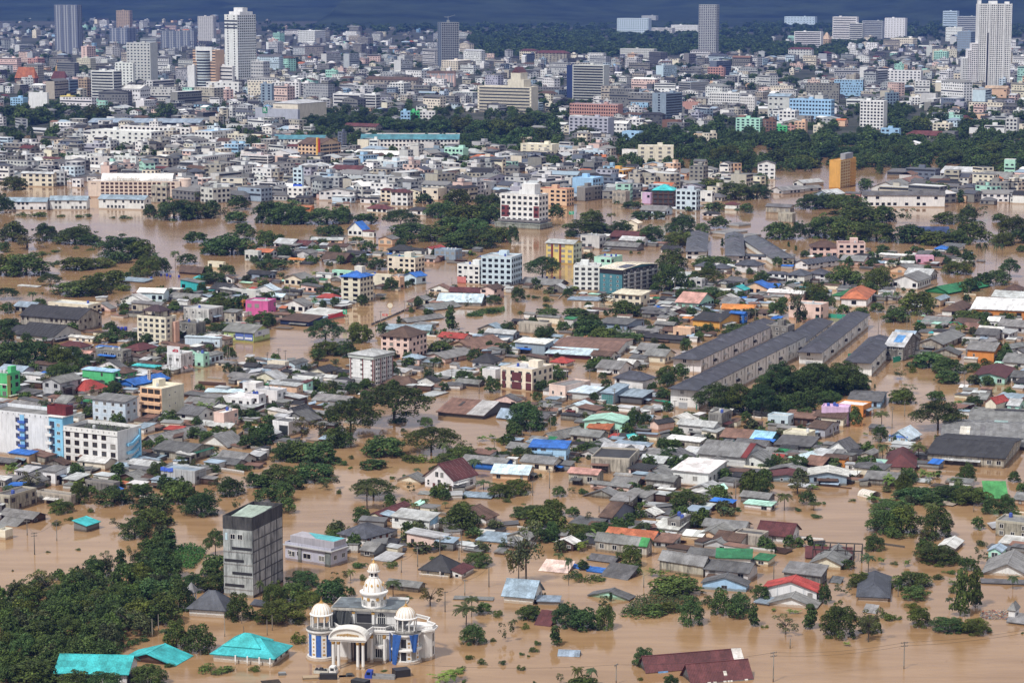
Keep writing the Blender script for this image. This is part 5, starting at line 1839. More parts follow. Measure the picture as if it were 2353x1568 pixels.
def mass_object(name, V, Fq, T, mat='leaf'):
    if not V:
        return
    v = np.concatenate(V).astype(np.float32)
    t = np.concatenate(T).astype(np.float32)
    t[:, 3] = 1
    n = len(v) // 4
    me = bpy.data.meshes.new(name)
    me.vertices.add(n * 4)
    me.loops.add(n * 4)
    me.polygons.add(n)
    me.vertices.foreach_set('co', v.ravel())
    me.loops.foreach_set('vertex_index', np.arange(n * 4, dtype=np.int32))
    me.polygons.foreach_set('loop_start', np.arange(0, n * 4, 4, dtype=np.int32))
    me.materials.append(MAT[mat])
    at = me.attributes.new('tint', 'FLOAT_COLOR', 'FACE')
    at.data.foreach_set('color', t.ravel())
    me.update(calc_edges=True)
    o = link(name, me, None, color=(1, 1, 1))
    o['kind'] = 'stuff'
    return o
place_trees()
# ------------------------------------------------------------------ the dense far city: too many and too small to tell apart
FR = random.Random(99)
OCC = []
for o in list(S.objects):
    if o.parent is None and o.get('category') and o.type == 'EMPTY' and o.location.y > 1300 and o.get('category') not in ('tree', 'shrub', 'palm', 'banana plant'):
        ds = [c.dimensions for c in o.children if c.name.split('.')[0] == 'wall']
bpy.context.view_layer.update()
for o in list(S.objects):
    if o.name.split('.')[0] == 'wall' and o.parent is not None and o.location.length < 1e-6 and o.parent.location.y > 1200:
        bb = [o.bound_box[0], o.bound_box[6]]
        OCC.append((o.parent.location.x, o.parent.location.y, max(bb[1][0] - bb[0][0], bb[1][1] - bb[0][1]) / 2, o.parent.rotation_euler.z, (bb[1][0] - bb[0][0]) / 2, (bb[1][1] - bb[0][1]) / 2, bb[1][2]))

def blocked(p, r):
    for (x, y, R0, rz, hw, hd, hh) in OCC:
        dx, dy = p.x - x, p.y - y
        if abs(dx) < R0 + r + 60 and abs(dy) < R0 + r + 60:
            ca, sa = math.cos(-rz), math.sin(-rz)
            lx, ly = dx * ca - dy * sa, dx * sa + dy * ca
            if abs(lx) < hw + r and abs(ly) < hd + r:
                return True
    return False

FOREST = [(1080, 84, 1640, 130), (1620, 88, 1770, 128), (1764, 104, 1945, 134), (1900, 97, 2110, 110), (620, 60, 1080, 76), (1080, 56, 2400, 86)]
GROVES = [(0, 232, 260, 292), (0, 288, 120, 345), (690, 262, 1320, 348), (1400, 300, 1760, 400), (1764, 296, 2352, 400), (1950, 250, 2130, 300), (1590, 285, 1700, 330)]
def inside(X, Y, boxes):
    return any(a <= X <= c and b <= Y <= d for a, b, c, d in boxes)

FV, FF, FC = [], [], []
def fbox(cx, cy, rz, x0, x1, y0, y1, z0, z1, cs, cr=None, floor=False):
    n = len(FV)
    ca, sa = math.cos(rz), math.sin(rz)
    for z in (z0, z1):
        for x, y in ((x0, y0), (x1, y0), (x1, y1), (x0, y1)):
            FV.append((cx + x * ca - y * sa, cy + x * sa + y * ca, z))
    for q, c in (((4, 5, 6, 7), cr or cs), ((0, 1, 5, 4), cs), ((1, 2, 6, 5), cs), ((2, 3, 7, 6), cs), ((3, 0, 4, 7), cs)):
        FF.append(tuple(n + k for k in q))
        FC.append(c)

def fquad(cx, cy, rz, pts, c):
    n = len(FV)
    ca, sa = math.cos(rz), math.sin(rz)
    for x, y, z in pts:
        FV.append((cx + x * ca - y * sa, cy + x * sa + y * ca, z))
    FF.append(tuple(range(n, n + len(pts))))
    FC.append(c)

WALLS = ['w'] * 16 + ['W'] * 8 + ['l'] * 7 + ['c'] * 6 + ['p'] * 2 + ['C'] * 6 + ['g'] * 5 + ['f'] * 5 + ['d', 'd', 'z', 'u', 'u', 'L', 'L', 'b', 'p', 'M', 'e', 's']
ROOFS = ['g'] * 12 + ['W'] * 3 + ['d'] * 14 + ['l'] * 5 + ['k'] * 7 + ['w'] * 2 + ['m', 'n', 'n', 'R', 'b', 'b', 'o', 'S', 'S']
GLS = (.035, .04, .05)
def fill_house(P, big=0.0):
    sc = scale_at(P)
    rz = -math.radians(FR.choice([28, 28, 20, 34, 8, -50, 60, -62, 45]) + FR.uniform(-6, 6))
    if big:
        W, D, h = FR.uniform(18, 46), FR.uniform(10, 16), FR.uniform(11, 26)
    else:
        W, D, h = FR.choice([FR.uniform(7, 14), FR.uniform(12, 26)]), FR.uniform(7, 13), FR.choice([3.2, 4, 5, 6.3, 6.6, 7, 9.5, 10, 12.5])
    if blocked(P, max(W, D) * .42):
        return False
    wc, rc = jit(col(FR.choice(WALLS)), .1), jit(col(FR.choice(ROOFS)), .15)
    z = P.z
    kind = 'F' if (big or h > 7) and FR.random() < .75 else FR.choice('GgH')
    x, y = W / 2, D / 2
    if kind == 'F':
        fbox(P.x, P.y, rz, -x, x, -y, y, z - 1, z + h, wc, jit(col(FR.choice('gWddgdlkg')), .15))
        if FR.random() < .6:
            a, b = FR.uniform(-.3, .1) * W, FR.uniform(-.2, .2) * D
            fbox(P.x, P.y, rz, a, a + min(5, W * .3), b, b + min(4, D * .4), z + h, z + h + 2.6, wc, rc)
    else:
        fbox(P.x, P.y, rz, -x, x, -y, y, z - 1, z + h, wc, rc)
        o, rs = .5, .22 * min(W, D)
        if kind == 'g':
            fquad(P.x, P.y, rz, [(-x - o, y + o, z + h), (-x - o, -y - o, z + h), (0, -y - o, z + h + rs), (0, y + o, z + h + rs)], rc)
            fquad(P.x, P.y, rz, [(x + o, -y - o, z + h), (x + o, y + o, z + h), (0, y + o, z + h + rs), (0, -y - o, z + h + rs)], rc)
            fquad(P.x, P.y, rz, [(-x, -y - .02, z + h), (x, -y - .02, z + h), (0, -y - .02, z + h + rs * .97)], wc)
        else:
            k = 0 if kind == 'G' else y * .8
            fquad(P.x, P.y, rz, [(-x - o, -y - o, z + h), (x + o, -y - o, z + h), (x + o - k, 0, z + h + rs), (-x - o + k, 0, z + h + rs)], rc)
            fquad(P.x, P.y, rz, [(x + o, y + o, z + h), (-x - o, y + o, z + h), (-x - o + k, 0, z + h + rs), (x + o - k, 0, z + h + rs)], rc)
            if kind == 'G':
                fquad(P.x, P.y, rz, [(x + .02, -y, z + h), (x + .02, y, z + h), (x + .02, 0, z + h + rs * .97)], wc)
            else:
                fquad(P.x, P.y, rz, [(x + o, -y - o, z + h), (x + o, y + o, z + h), (x + o - k, 0, z + h + rs)], rc)
    n = max(1, int(h / 3.1))
    px = sc
    for k in range(n):
        z0 = z + h * (k + .35) / n
        z1 = z0 + min(1.5, h / n * .45)
        e = .12
        if FR.random() < .25:
            fquad(P.x, P.y, rz, [(-x + .4, -y - e, z0), (x - .4, -y - e, z0), (x - .4, -y - e, z1), (-x + .4, -y - e, z1)], GLS)
        else:
            m = max(1, int(W / FR.uniform(3, 4.5)))
            for q in range(m):
                if FR.random() < .15:
                    continue
                a = -x + W * (q + .25) / m
                fquad(P.x, P.y, rz, [(a, -y - e, z0), (a + W / m * .5, -y - e, z0), (a + W / m * .5, -y - e, z1), (a, -y - e, z1)], GLS)
        if math.sin(-rz) > .1:
            m = max(1, int(D / 4))
            for q in range(m):
                a = -y + D * (q + .25) / m
                fquad(P.x, P.y, rz, [(x + e, a, z0), (x + e, a + D / m * .5, z0), (x + e, a + D / m * .5, z1), (x + e, a, z1)], GLS)
    return True

cnt = 0
def gz(P):
    return .35 if P.y > 2500 else 0.0
for k in range(9000):
    X = FR.uniform(-80, 2430)
    Y = 68 + 270 * FR.random() ** 1.25
    if X < 620 and FR.random() < .12:
        Y = FR.uniform(46, 74)
    if X > 1070 and Y < 84 + (8 if X > 1600 else 0):
        continue
    if inside(X, Y, FOREST) and FR.random() < (1 if Y > 86 else .75):
        continue
    if inside(X, Y, GROVES) and FR.random() < .93:
        continue
    P = ground(X, Y)
    P.z = gz(P)
    if Y < 100 and FR.random() < .3:
        continue
    if fill_house(P, 1.0 if FR.random() < .09 and Y < 260 else 0):
        cnt += 1
        if cnt >= 2800:
            break
for k in range(1500):
    X, Y = FR.uniform(-60, 1780), FR.uniform(330, 462)
    if inside(X, Y, GROVES) or (X < 420 and Y > 420) or (X > 1500 and FR.random() < .6):
        continue
    P = ground(X, Y)
    fill_house(P)
for k in range(60):
    P = ground(FR.uniform(2060, 2400), FR.uniform(400, 470))
    fill_house(P)
me = bpy.data.meshes.new('distant_houses')
me.from_pydata(FV, [], FF)
me.materials.append(MAT['far'])
at = me.attributes.new('col', 'FLOAT_COLOR', 'FACE')
arr = np.ones((len(FF), 4), dtype=np.float32)
arr[:, :3] = np.array(FC, dtype=np.float32)
at.data.foreach_set('color', arr.ravel())
o = link('distant_houses', me)
o['kind'] = 'stuff'

V, Fq, T = [], [], []
def far_tree(P, w, h, keep):
    add_copy(V, Fq, T, FR.choice(PROTO['r'])[0], P, FR.uniform(0, 6.28), w, h, FR, GREEN['r'], keep)
for (a, b, c, d) in FOREST:
    for k in range(int((c - a) * (d - b) / (42 if b > 80 else 60))):
        P = ground(FR.uniform(a, c), FR.uniform(b, d))
        far_tree(P, FR.uniform(16, 26), FR.uniform(9, 15), .07)
for k in range(2300):
    X, Y = FR.uniform(-60, 2410), 66 + 330 * FR.random() ** 1.3
    if X < 700 and k % 6 == 0:
        Y = FR.uniform(44, 80)
    P = ground(X, Y)
    if not blocked(P, 4):
        far_tree(P, FR.uniform(7, 15), FR.uniform(6, 11), .12)
for (a, b, c, d) in GROVES:
    for k in range(int((c - a) * (d - b) / 330)):
        P = ground(FR.uniform(a, c), FR.uniform(b, d))
        if not blocked(P, 3):
            far_tree(P, FR.uniform(7, 13), FR.uniform(6, 11), .22)
mass_object('distant_trees', V, Fq, T)
# ------------------------------------------------------------------ back-yard clutter between the houses: lean-tos, walls, loose sheets and undergrowth nobody could count
FV, FF, FC = [], [], []
OCN = [(b['ctr'].x, b['ctr'].y, b['a'], b['W'] / 2, b['D'] / 2) for b in BLD if b['ctr'].y < 2300]
CR = random.Random(808)
def crowd(p):
    return sum(1 for (x, y, *_r) in OCN if abs(p.x - x) < 36 and abs(p.y - y) < 44)
V, Fq, T = [], [], []
nr = ns = 0
base = [b for b in BLD if 600 < b['d'] < 2200]
for k in range(16000):
    b = CR.choice(base)
    ang, rad = CR.uniform(0, 6.28), CR.uniform(5, 30)
    p = b['ctr'] + Vector((math.cos(ang) * rad, math.sin(ang) * rad, 0))
    X, Y = project(p)
    if not (-20 < X < 2372) or wet(X, Y) or Y < 395:
        continue
    if crowd(p) < (5 if Y < 1000 else 6):
        continue
    rz = -math.radians(28 + CR.uniform(-10, 10) + (62 if CR.random() < .15 else 0))
    if k % 2:
        if nr > 1500 or near_blocked(p, .6):
            continue
        nr += 1
        w, d, h = CR.uniform(2.5, 8), CR.uniform(2, 5), CR.uniform(.3, 2.6)
        q = CR.random()
        wc, rc = jit(col(CR.choice('fCWgngwcl')), .15), jit(col(CR.choice('ggddkgllWRnb') if CR.random() < .92 else CR.choice('BroyGM')), .2)
        x, y = w / 2, d / 2
        if q < .15:
            fbox(p.x, p.y, rz, -w, w, -.08, .08, -.5, h * .6, wc)
            continue
        rise = CR.uniform(-.2, .9)
        fbox(p.x, p.y, rz, -x, x, -y, y, -.5, h, wc, rc)
        for e in range(4):
            xa, xb = -x - .3 + (w + .6) * e / 4, -x - .3 + (w + .6) * (e + 1) / 4
            f = CR.uniform(.75, 1.2)
            fquad(p.x, p.y, rz, [(xa, -y - .4, h + .05), (xb, -y - .4, h + .05), (xb, y + .3, h + .08 + max(.05, rise)), (xa, y + .3, h + .08 + max(.05, rise))], tuple(v * f for v in rc))
    elif ns < 900:
        if near_blocked(p, .2):
            continue
        ns += 1
        w = CR.uniform(2, 6)
        add_copy(V, Fq, T, CR.choice(PROTO[CR.choice('srr')])[0], p, CR.uniform(0, 6), w, w * CR.uniform(.5, 1.0), CR, GREEN[CR.choice('rsd')], .10 if Y < 700 else .16)
# undergrowth below the thicket at bottom left
POLY = [vpx(0, 3, *q) for q in ((0, 830), (480, 600), (1180, 560), (1500, 200), (1640, 560), (1620, 900), (1300, 1160), (1000, 1380), (520, 1560), (0, 1568))]
k = 0
while k < 300:
    X, Y = CR.uniform(0, 420), CR.uniform(1220, 1570)
    c = False
    for q in range(len(POLY)):
        a, b2 = POLY[q], POLY[q - 1]
        if (a[1] > Y) != (b2[1] > Y) and X < (b2[0] - a[0]) * (Y - a[1]) / (b2[1] - a[1]) + a[0]:
            c = not c
    if c:
        k += 1
        w = CR.uniform(3, 6.5)
        add_copy(V, Fq, T, CR.choice(PROTO[CR.choice('srrd')])[0], ground(X, Y), CR.uniform(0, 6), w, w * CR.uniform(.6, 1.1), CR, GREEN[CR.choice('rsdr')], .30)
mass_object('undergrowth', V, Fq, T)
me = bpy.data.meshes.new('backyard_clutter')
me.from_pydata(FV, [], FF)
me.materials.append(MAT['far'])
at = me.attributes.new('col', 'FLOAT_COLOR', 'FACE')
arr = np.ones((len(FF), 4), dtype=np.float32)
arr[:, :3] = np.array(FC, dtype=np.float32)
at.data.foreach_set('color', arr.ravel())
o = link('backyard_clutter', me)
o['kind'] = 'stuff'
# ------------------------------------------------------------------ helpers for the hand-made buildings
def patch(B, k, s0, s1, t0, t1, color, name='roof_panel', lift=0.14):
    a, b, c, d = map(Vector, B['planes'][k])
    def at(s, t):
        return a.lerp(b, s).lerp(d.lerp(c, s), t)
    n = (b - a).cross(d - a).normalized() * lift
    mb = MB()
    plane_sheets(mb, at(s0, t0) + n, at(s1, t0) + n, at(s1, t1) + n, at(s0, t1) + n, 1.1, .05, 2)
    slab(mb, at(s0, t0) + n, at(s1, t0) + n, at(s1, t1) + n, at(s0, t1) + n, lift)
    return part(name, mb, 'roof', B['root'], color)

def text(name, s, parent, loc, rz, size, color, tilt=math.pi / 2, depth=.03):
    cu = bpy.data.curves.new(name, 'FONT')
    cu.body = s
    cu.size = size
    cu.extrude = depth
    cu.align_x = 'CENTER'
    cu.align_y = 'CENTER'
    cu.resolution_u = 3
    tmp = bpy.data.objects.new(name, cu)
    COL.objects.link(tmp)
    me = bpy.data.meshes.new_from_object(tmp.evaluated_get(bpy.context.evaluated_depsgraph_get()))
    bpy.data.objects.remove(tmp)
    me.materials.clear()
    me.materials.append(MAT['paint'])
    return link(name, me, parent, loc, 0, color, (tilt, 0, rz))

def here(i, j, x, y, z=0.0):
    return ground(*vpx(i, j, x, y), z)

WHITE, DARK = (.76, .77, .78), (.03, .032, .038)

# ------------------------------------------------------------------ bare concrete tower
B = building(0, 3, '2328 788 268 275 700 F l g a=20 st=1 k=0 rf=1 rt=1 n=1 cat=tower', 'tall windowless bare concrete block stained black at the top', 'the concrete tower')
B['root'].name = 'concrete_tower'
W, D, h, rt = B['W'], B['D'], B['h'], B['root']
mb = MB()
t = .2
for bx in ((-W / 2 - .05, W / 2 + .05, -D / 2 - .05, -D / 2 + t), (-W / 2 - .05, W / 2 + .05, D / 2 - t, D / 2 + .05), (-W / 2 - .05, -W / 2 + t, -D / 2 + t, D / 2 - t), (W / 2 - t, W / 2 + .05, -D / 2 + t, D / 2 - t)):
    mb.box(*bx, h - 2.2, h + 1.4)
part('parapet', mb, 'stain', rt, (.085, .085, .088))
mb = MB()
plane_sheets(mb, (-W / 2 + 1, -D / 2 + .4, h + .5), (W / 2 - .6, -D / 2 + .4, h + .5), (W / 2 - .6, D / 2 - 5, h + 1.5), (-W / 2 + 1, D / 2 - 5, h + 1.5), 1.0, .05, 2, .1)
slab(mb, (-W / 2 + 1, -D / 2 + .4, h + .5), (W / 2 - .6, -D / 2 + .4, h + .5), (W / 2 - .6, D / 2 - 5, h + 1.5), (-W / 2 + 1, D / 2 - 5, h + 1.5), .3)
part('roof', mb, 'roof', rt, (.36, .45, .40))
fl = h / 6.2
for k in range(4):
    z = h * .13 + k * (h * .165)
    s0, s1 = (.04, .70) if k % 2 == 0 else (.30, .98)
    mb = MB()
    x0, x1 = -W / 2 + s0 * W, -W / 2 + s1 * W
    mb.box(x0, x1, -D / 2 - .06, -D / 2 + .02, z, z + .75)
    nb = int((x1 - x0) / .35)
    for q in range(nb):
        mb.box(x0 + q * .35, x0 + q * .35 + .12, -D / 2 - .14, -D / 2 - .05, z, z + .75)
    part('louvre', mb, 'paint', rt, (.035, .035, .04))
    mb = MB()
    mb.box(-W / 2 - .08, W / 2 + .08, -D / 2 - .1, -D / 2 + .02, z - .75, z - .45)
    part('floor_band', mb, 'stain', rt, (.34, .34, .34))
for s in (.33, .58):
    loc, rz = face_xf(B, 'L', s, h - 4.2)
    link('window', window_mesh(1.3, 1.3), rt, (loc[0], loc[1] - .03, loc[2]), rz)
fbox_part(B, 'L', 'shutter', .07, .15, h - 5.2, h - 3.3, -.02, .08, (.45, .6, .68))
pm = {}
nc, nr = 5, 6
fbox_part(B, 'R', 'beam_grid', .0, 1.0, 0, h - 2.3, 0, .02, (.13, .13, .135), 'stain')
mb = MB()
mb.box(-.5, .5, -.03, .03, -.5, .5)
pme = mb.mesh('wall_panel', ['stain'])
for r in range(nr):
    for c in range(nc):
        s = (c + .5) / nc
        z = h * .02 + (h * .88) * (r + .5) / nr
        loc, rz = face_xf(B, 'R', s, z, .03)
        f = R.uniform(.75, 1.15)
        o = link('wall_panel', pme, rt, loc, rz, (.43 * f, .43 * f, .44 * f))
        o.scale = (D / nc * .84, 1, h * .88 / nr * .86)

# ------------------------------------------------------------------ blue and white hotel
B = building(0, 2, '1085 1160 495 220 300 F w k n=4 x=6 fr=0 rt=1 rf=1 cat=hotel', 'large white hotel with sky blue stair tower and red tank box', 'the blue-white hotel')
W, D, h, rt, a0 = B['W'], B['D'], B['h'], B['root'], B['a']
u = W / 495
def parapet(x0, x1, y0, y1, z, ph, color, fins=True):
    mb = MB()
    t = .2
    for bx in ((x0, x1, y0, y0 + t), (x0, x1, y1 - t, y1), (x0, x0 + t, y0 + t, y1 - t), (x1 - t, x1, y0 + t, y1 - t)):
        mb.box(*bx, z, z + ph)
    if fins:
        n = int((x1 - x0) / 2.2)
        for q in range(n):
            xx = x0 + (q + .5) * (x1 - x0) / n
            mb.box(xx - .25, xx + .25, y0 - .05, y0 + .01, z + .25, z + .85, 0, .55)
    return part('parapet', mb, 'wall', rt, color)
def deck(x0, x1, y0, y1, z, color):
    mb = MB()
    plane_sheets(mb, (x0, y0, z), (x1, y0, z), (x1, y1, z), (x0, y1, z), 3, 0, 3, .25)
    return part('roof', mb, 'roof', rt, color)
def ledge(x0, x1, y, z, color):
    mb = MB()
    mb.box(x0, x1, y - .25, y, z, z + .3)
    return part('cornice', mb, 'wall', rt, color)
parapet(-W / 2 - .05, W / 2 + .05, -D / 2 - .05, D / 2, h, 1.3, B['wc'])
deck(-W / 2 + .2, W / 2 - .2, -D / 2 + .2, D / 2 - .2, h + .1, (.06, .062, .06))
ledge(-W / 2, W / 2 + .3, -D / 2 - .05, h - .4, B['wc'])
rr = random.Random(3)
mb = MB()
for q in range(260):
    x, y = rr.uniform(-W * .33, W * .38), rr.uniform(-D * .2, D * .35)
    leaf_quad(mb, (x, y, h + .2 + rr.uniform(0, .8)), (0, 0, 1), .35, rr, leaf_tint(rr, 1))
part('rooftop_weeds', mb, 'leaf', rt, (.06, .08, .05))
# stair tower, sky blue
hc = h + 100 * u * math.cos(a0)
x1, x0 = -W / 2, -W / 2 - 128 * u
mb = MB()
mb.box(x0, x1 - .01, -D / 2 - .35, -D / 2 + D * .42, -1.5, hc)
part('stair_tower', mb, 'wall', rt, (.27, .60, .86))
mb = MB()
mb.box(x0 - .4, x1 + .6, -D / 2 - .8, -D / 2 + D * .46, hc + .01, hc + .35)
part('slab_roof', mb, 'wall', rt, WHITE)
fh = h / 4
for k in range(5):
    z = fh * k + fh * .5
    mb = MB()
    mb.box(x0 + .35, x0 + (x1 - x0) * .40, -D / 2 - .40, -D / 2 - .33, z - 1.2, z + 1.1)
    part('dark_opening', mb, 'paint', rt, (.03, .05, .10))
    link('balcony', balcony_mesh(2.6, .9, .8), rt, (x0 + .2, -D / 2 - .42, z - 1.2), 0, WHITE)
    link('window', window_mesh(1.2, .9), rt, (x0 + (x1 - x0) * .7, -D / 2 - .38, z), 0)
# corrugated red tank housing
zb = hc + .36
bx0, bx1 = x0 - 40 * u, x0 + 135 * u
mb = MB()
by0, by1 = -D / 2 + 1.2, -D / 2 + 1.2 + D * .3
hb = 3.1
nn = 22
for q in range(nn):
    xa, xb = bx0 + (bx1 - bx0) * q / nn, bx0 + (bx1 - bx0) * (q + 1) / nn
    mb.box(xa, xb, by0 - .06 * (q % 2), by0 + .1, zb, zb + hb, 0, R.uniform(.8, 1.15))
mb.box(bx1 - .1, bx1, by0 + .1, by1, zb, zb + hb)
mb.box(bx0, bx0 + .1, by0 + .1, by1, zb, zb + hb)
mb.box(bx0, bx1, by1 - .1, by1, zb, zb + hb)
part('tank_housing', mb, 'roof', rt, (.16, .03, .035))
# left wing
lx0, lx1 = x0 - 620 * u, x0
hw = h + 75 * u * math.cos(a0)
mb = MB()
mb.box(lx0, lx1 - .01, -D / 2 - .1, D / 2 - 1, -1.5, hw)
part('wing_wall', mb, 'wall', rt, (.70, .74, .80))
parapet(lx0, lx1 - .02, -D / 2 - .15, D / 2 - 1, hw, 1.3, (.70, .74, .80))
deck(lx0 + .2, lx1 - .2, -D / 2 + .1, D / 2 - 1.3, hw + .1, (.2, .2, .2))
cx = x0 - 255 * u
mb = MB()
mb.box(cx - 20 * u, cx + 20 * u, -D / 2 - .22, -D / 2 - .11, -1, hw + .5)
part('blue_strip', mb, 'wall', rt, (.25, .55, .85))
for k in range(5):
    z = fh * k + fh * .62
    for sx, cc in ((-45, (.7, .7, .72)), (38, (.05, .12, .45))):
        mb = MB()
        mb.box(cx + sx * u - .8, cx + sx * u + .8, -D / 2 - .2, -D / 2 - .11, z - .8, z + .8)
        part('dark_opening', mb, 'paint', rt, (.05, .06, .12))
    link('balcony', balcony_mesh(3.0, .8, .7), rt, (cx, -D / 2 - .24, z - .9), 0, (.06, .14, .5))
# outside stair on the right face: three zigzag flights
for k in range(3):
    z = fh * (k + .6)
    mb = MB()
    y0, y1 = D * .02, D * .36
    for q in range(6):
        ya, yb = y0 + (y1 - y0) * q / 6, y0 + (y1 - y0) * (q + 1) / 6
        zz = z + fh * .75 * q / 6
        mb.box(W / 2 + .02, W / 2 + 1.1, ya, yb, zz - .55, zz + .45)
    mb.box(W / 2 + .02, W / 2 + 1.1, y0 - 2.2, y0, z - .55, z + .35)
    part('stair_flight', mb, 'wall', rt, (.27, .60, .86))
mb = MB()
mb.box(W / 2 + .01, W / 2 + .5, D * .38, D * .44, -1, h + .3)
part('stair_post', mb, 'wall', rt, (.27, .60, .86))

# ------------------------------------------------------------------ slate-roofed townhouse rows
def townhouses(i, j, spec, n, label, nick, built=True):
    B = building(i, j, spec.replace(' a=', ' H w S rf=1 k=0 n=2 cat=townhouse_row a='), label, nick)
    W, D, h, rt = B['W'], B['D'], B['h'], B['root']
    du = D / n
    for k in range(n):
        Bk = dict(B)
        planes = roof_planes('H' if k in (0, n - 1) else 'H', W, du * 1.25, h, min(2.6, W * .2), .5)
        mb = MB()
        yc = -D / 2 + (k + .5) * du
        for p in planes:
            q = [(v[0], v[1] + yc, v[2] + .03 * (k % 2)) for v in p]
            slab(mb, *q)
            plane_sheets(mb, *q, .9, .02, 4, .07)
            mb.tube(Vector(q[0]) + Vector((0, 0, .05)), Vector(q[3]) + Vector((0, 0, .05)), .1, .1, 4, 0, 1.35)
        part('roof', mb, 'roof', rt, jit((.070, .074, .095), .08))
        for fz in (.30, .72):
            zz = h * fz
            loc, rz = face_xf(B, 'R', (k + .3) / n, zz)
            link('window', window_mesh(1.5, 1.7), rt, loc, rz)
            loc, rz = face_xf(B, 'R', (k + .72) / n, zz)
            link('window', window_mesh(1.0, 1.7), rt, loc, rz)
        loc, rz = face_xf(B, 'R', (k + .35) / n, h * .42)
        link('balcony', balcony_mesh(min(2.6, du * .6), .9, 1.0), rt, loc, rz, (.05, .05, .055) if k % 2 else (.5, .5, .5))
        mb = MB()
        mb.box(W / 2, W / 2 + .5, -D / 2 + k * du - .12, -D / 2 + k * du + .12, -1, h - .1)
        part('party_wall', mb, 'wall', rt, B['wc'])
    for s in (.42,):
        loc, rz = face_xf(B, 'L', s, h * .8)
        link('window', window_mesh(1.4, 1.5), rt, loc, rz)
    for q in range(4):
        loc, rz = face_xf(B, 'L', .36 + .08 * q, h * .47)
        link('window', window_mesh(.5, .7), rt, loc, rz)
    fbox_part(B, 'L', 'garage_door', .3, .62, -.5, h * .30, 0, .06, (.35, .37, .40))
    return B
townhouses(2, 2, '1705 625 248 990 188 a=23', 10, 'longest slate-roofed white townhouse row, nearest the umbrella trees', 'the long townhouse row')
townhouses(2, 2, '1725 295 242 720 135 a=23', 8, 'second slate-roofed white townhouse row behind the longest one', 'the second townhouse row')
townhouses(3, 2, '490 225 205 430 130 a=18', 7, 'short slate-roofed townhouse row left of the unfinished grey row', 'the short townhouse row')
townhouses(3, 2, '235 160 225 350 80 a=18', 6, 'slate-roofed white pair of townhouses between the longest and short rows', None)
townhouses(3, 2, '940 328 240 210 138 a=17', 5, 'slate-roofed white townhouse row with its side along the canal', 'the canal townhouse row')
B = building(3, 2, '1240 182 165 150 135 G f l n=3 x=3 v=4', 'unfinished grey concrete townhouse row with blue tarpaulin on roof', 'the unfinished grey row')
patch(B, 0, .35, .75, .3, .8, (.10, .28, .60), 'tarpaulin')
# estate rows of slate hips
def hip_row(i, j, spec, n, label):
    B = building(i, j, spec.replace(' a=', ' H w S rf=1 n=2 a='), label)
    W, D, h, rt = B['W'], B['D'], B['h'], B['root']
    du = D / n
    for k in range(n):
        mb = MB()
        yc = -D / 2 + (k + .5) * du
        for p in roof_planes('H', W, du * 1.15, h, min(3.4, W * .22), .6):
            q = [(v[0], v[1] + yc, v[2] + .04 * (k % 2)) for v in p]
            slab(mb, *q)
            plane_sheets(mb, *q, 1.0, .02, 4, .1)
        part('roof', mb, 'roof', rt, jit((.105, .112, .135), .1))
hip_row(2, 1, '1785 820 185 -96 80 a=5', 8, 'slate-hipped terrace climbing away left of the estate lane')
hip_row(2, 1, '2130 850 165 -112 72 a=5', 8, 'slate-hipped terrace in the middle of the estate')
hip_row(3, 1, '235 862 205 -100 66 a=-4', 7, 'slate-hipped terrace at the right of the estate')

# ------------------------------------------------------------------ details on named buildings
B = IDS['greenend']; patch(B, 0, .84, 1.0, 0, 1, (.04, .24, .07)); patch(B, 1, 0, .16, 0, 1, (.04, .24, .07))
B = IDS['rust']; patch(B, 0, .64, 1.0, 0, 1, (.42, .42, .43)); patch(B, 0, .3, .36, .5, .8, (.06, .05, .05))
B = IDS['hall']; patch(B, 0, .88, 1.0, 0, 1, (.16, .03, .03)); patch(B, 1, 0, .14, 0, 1, (.16, .03, .03))
B = IDS['cyanrust']; patch(B, 0, .58, 1.0, 0, 1, (.30, .55, .72))
B = IDS['market']; patch(B, 0, .2, .31, .15, .8, (.6, .58, .52)); patch(B, 0, .42, .47, .1, .9, (.15, .15, .16)); patch(B, 1, .3, .45, .1, .6, (.35, .5, .5))
B = IDS['maroonfront']; patch(B, 1, .02, .98, -.42, .02, (.09, .09, .09))
rr = random.Random(5)
for q in range(12):
    s, t = rr.uniform(.05, .9), rr.choice([-.35, -.2, -.08])
    patch(B, 1, s, s + .05, t, t + .12, (.62, .60, .56), 'pale_sheet', .2)
patch(B, 1, .55, .60, .3, .5, (.62, .60, .56), 'pale_sheet', .2)
B = IDS['maroonback']; patch(B, 1, .9, 1.0, .3, 1.0, (.7, .68, .66), 'pale_sheet', .18); patch(B, 1, .12, .22, -.7, .02, (.09, .20, .36), 'blue_sheet', .16)
B = IDS['modern']
W, D, h, rt = B['W'], B['D'], B['h'], B['root']
mb = MB()
mb.box(-W / 2 + .6, W / 2 - .1, -D / 2 + 1.6, D / 2 - .4, h + .12, h + 2.3)
part('upper_wall', mb, 'wall', rt, (.40, .39, .44))
mb = MB()
mb.face([(W / 2 - 7, -D / 2 + 2.2, h + 2.34), (W / 2 - .4, -D / 2 + 1.8, h + 2.34), (W / 2 - .4, D / 2 - .6, h + 2.34), (-W / 2 + 3, D / 2 - .6, h + 2.34)])
part('roof', mb, 'roof', rt, (.10, .42, .47))
for s, ww in ((.15, 2.0), (.48, 2.6), (.8, 2.0)):
    loc, rz = face_xf(B, 'L', s, h * .45)
    link('window', window_mesh(ww, 1.4), rt, (loc[0], loc[1] - .05, loc[2]), rz)
fbox_part(B, 'L', 'stone_pier', .29, .36, -1, h, 0, .25, (.26, .28, .28), 'stain')
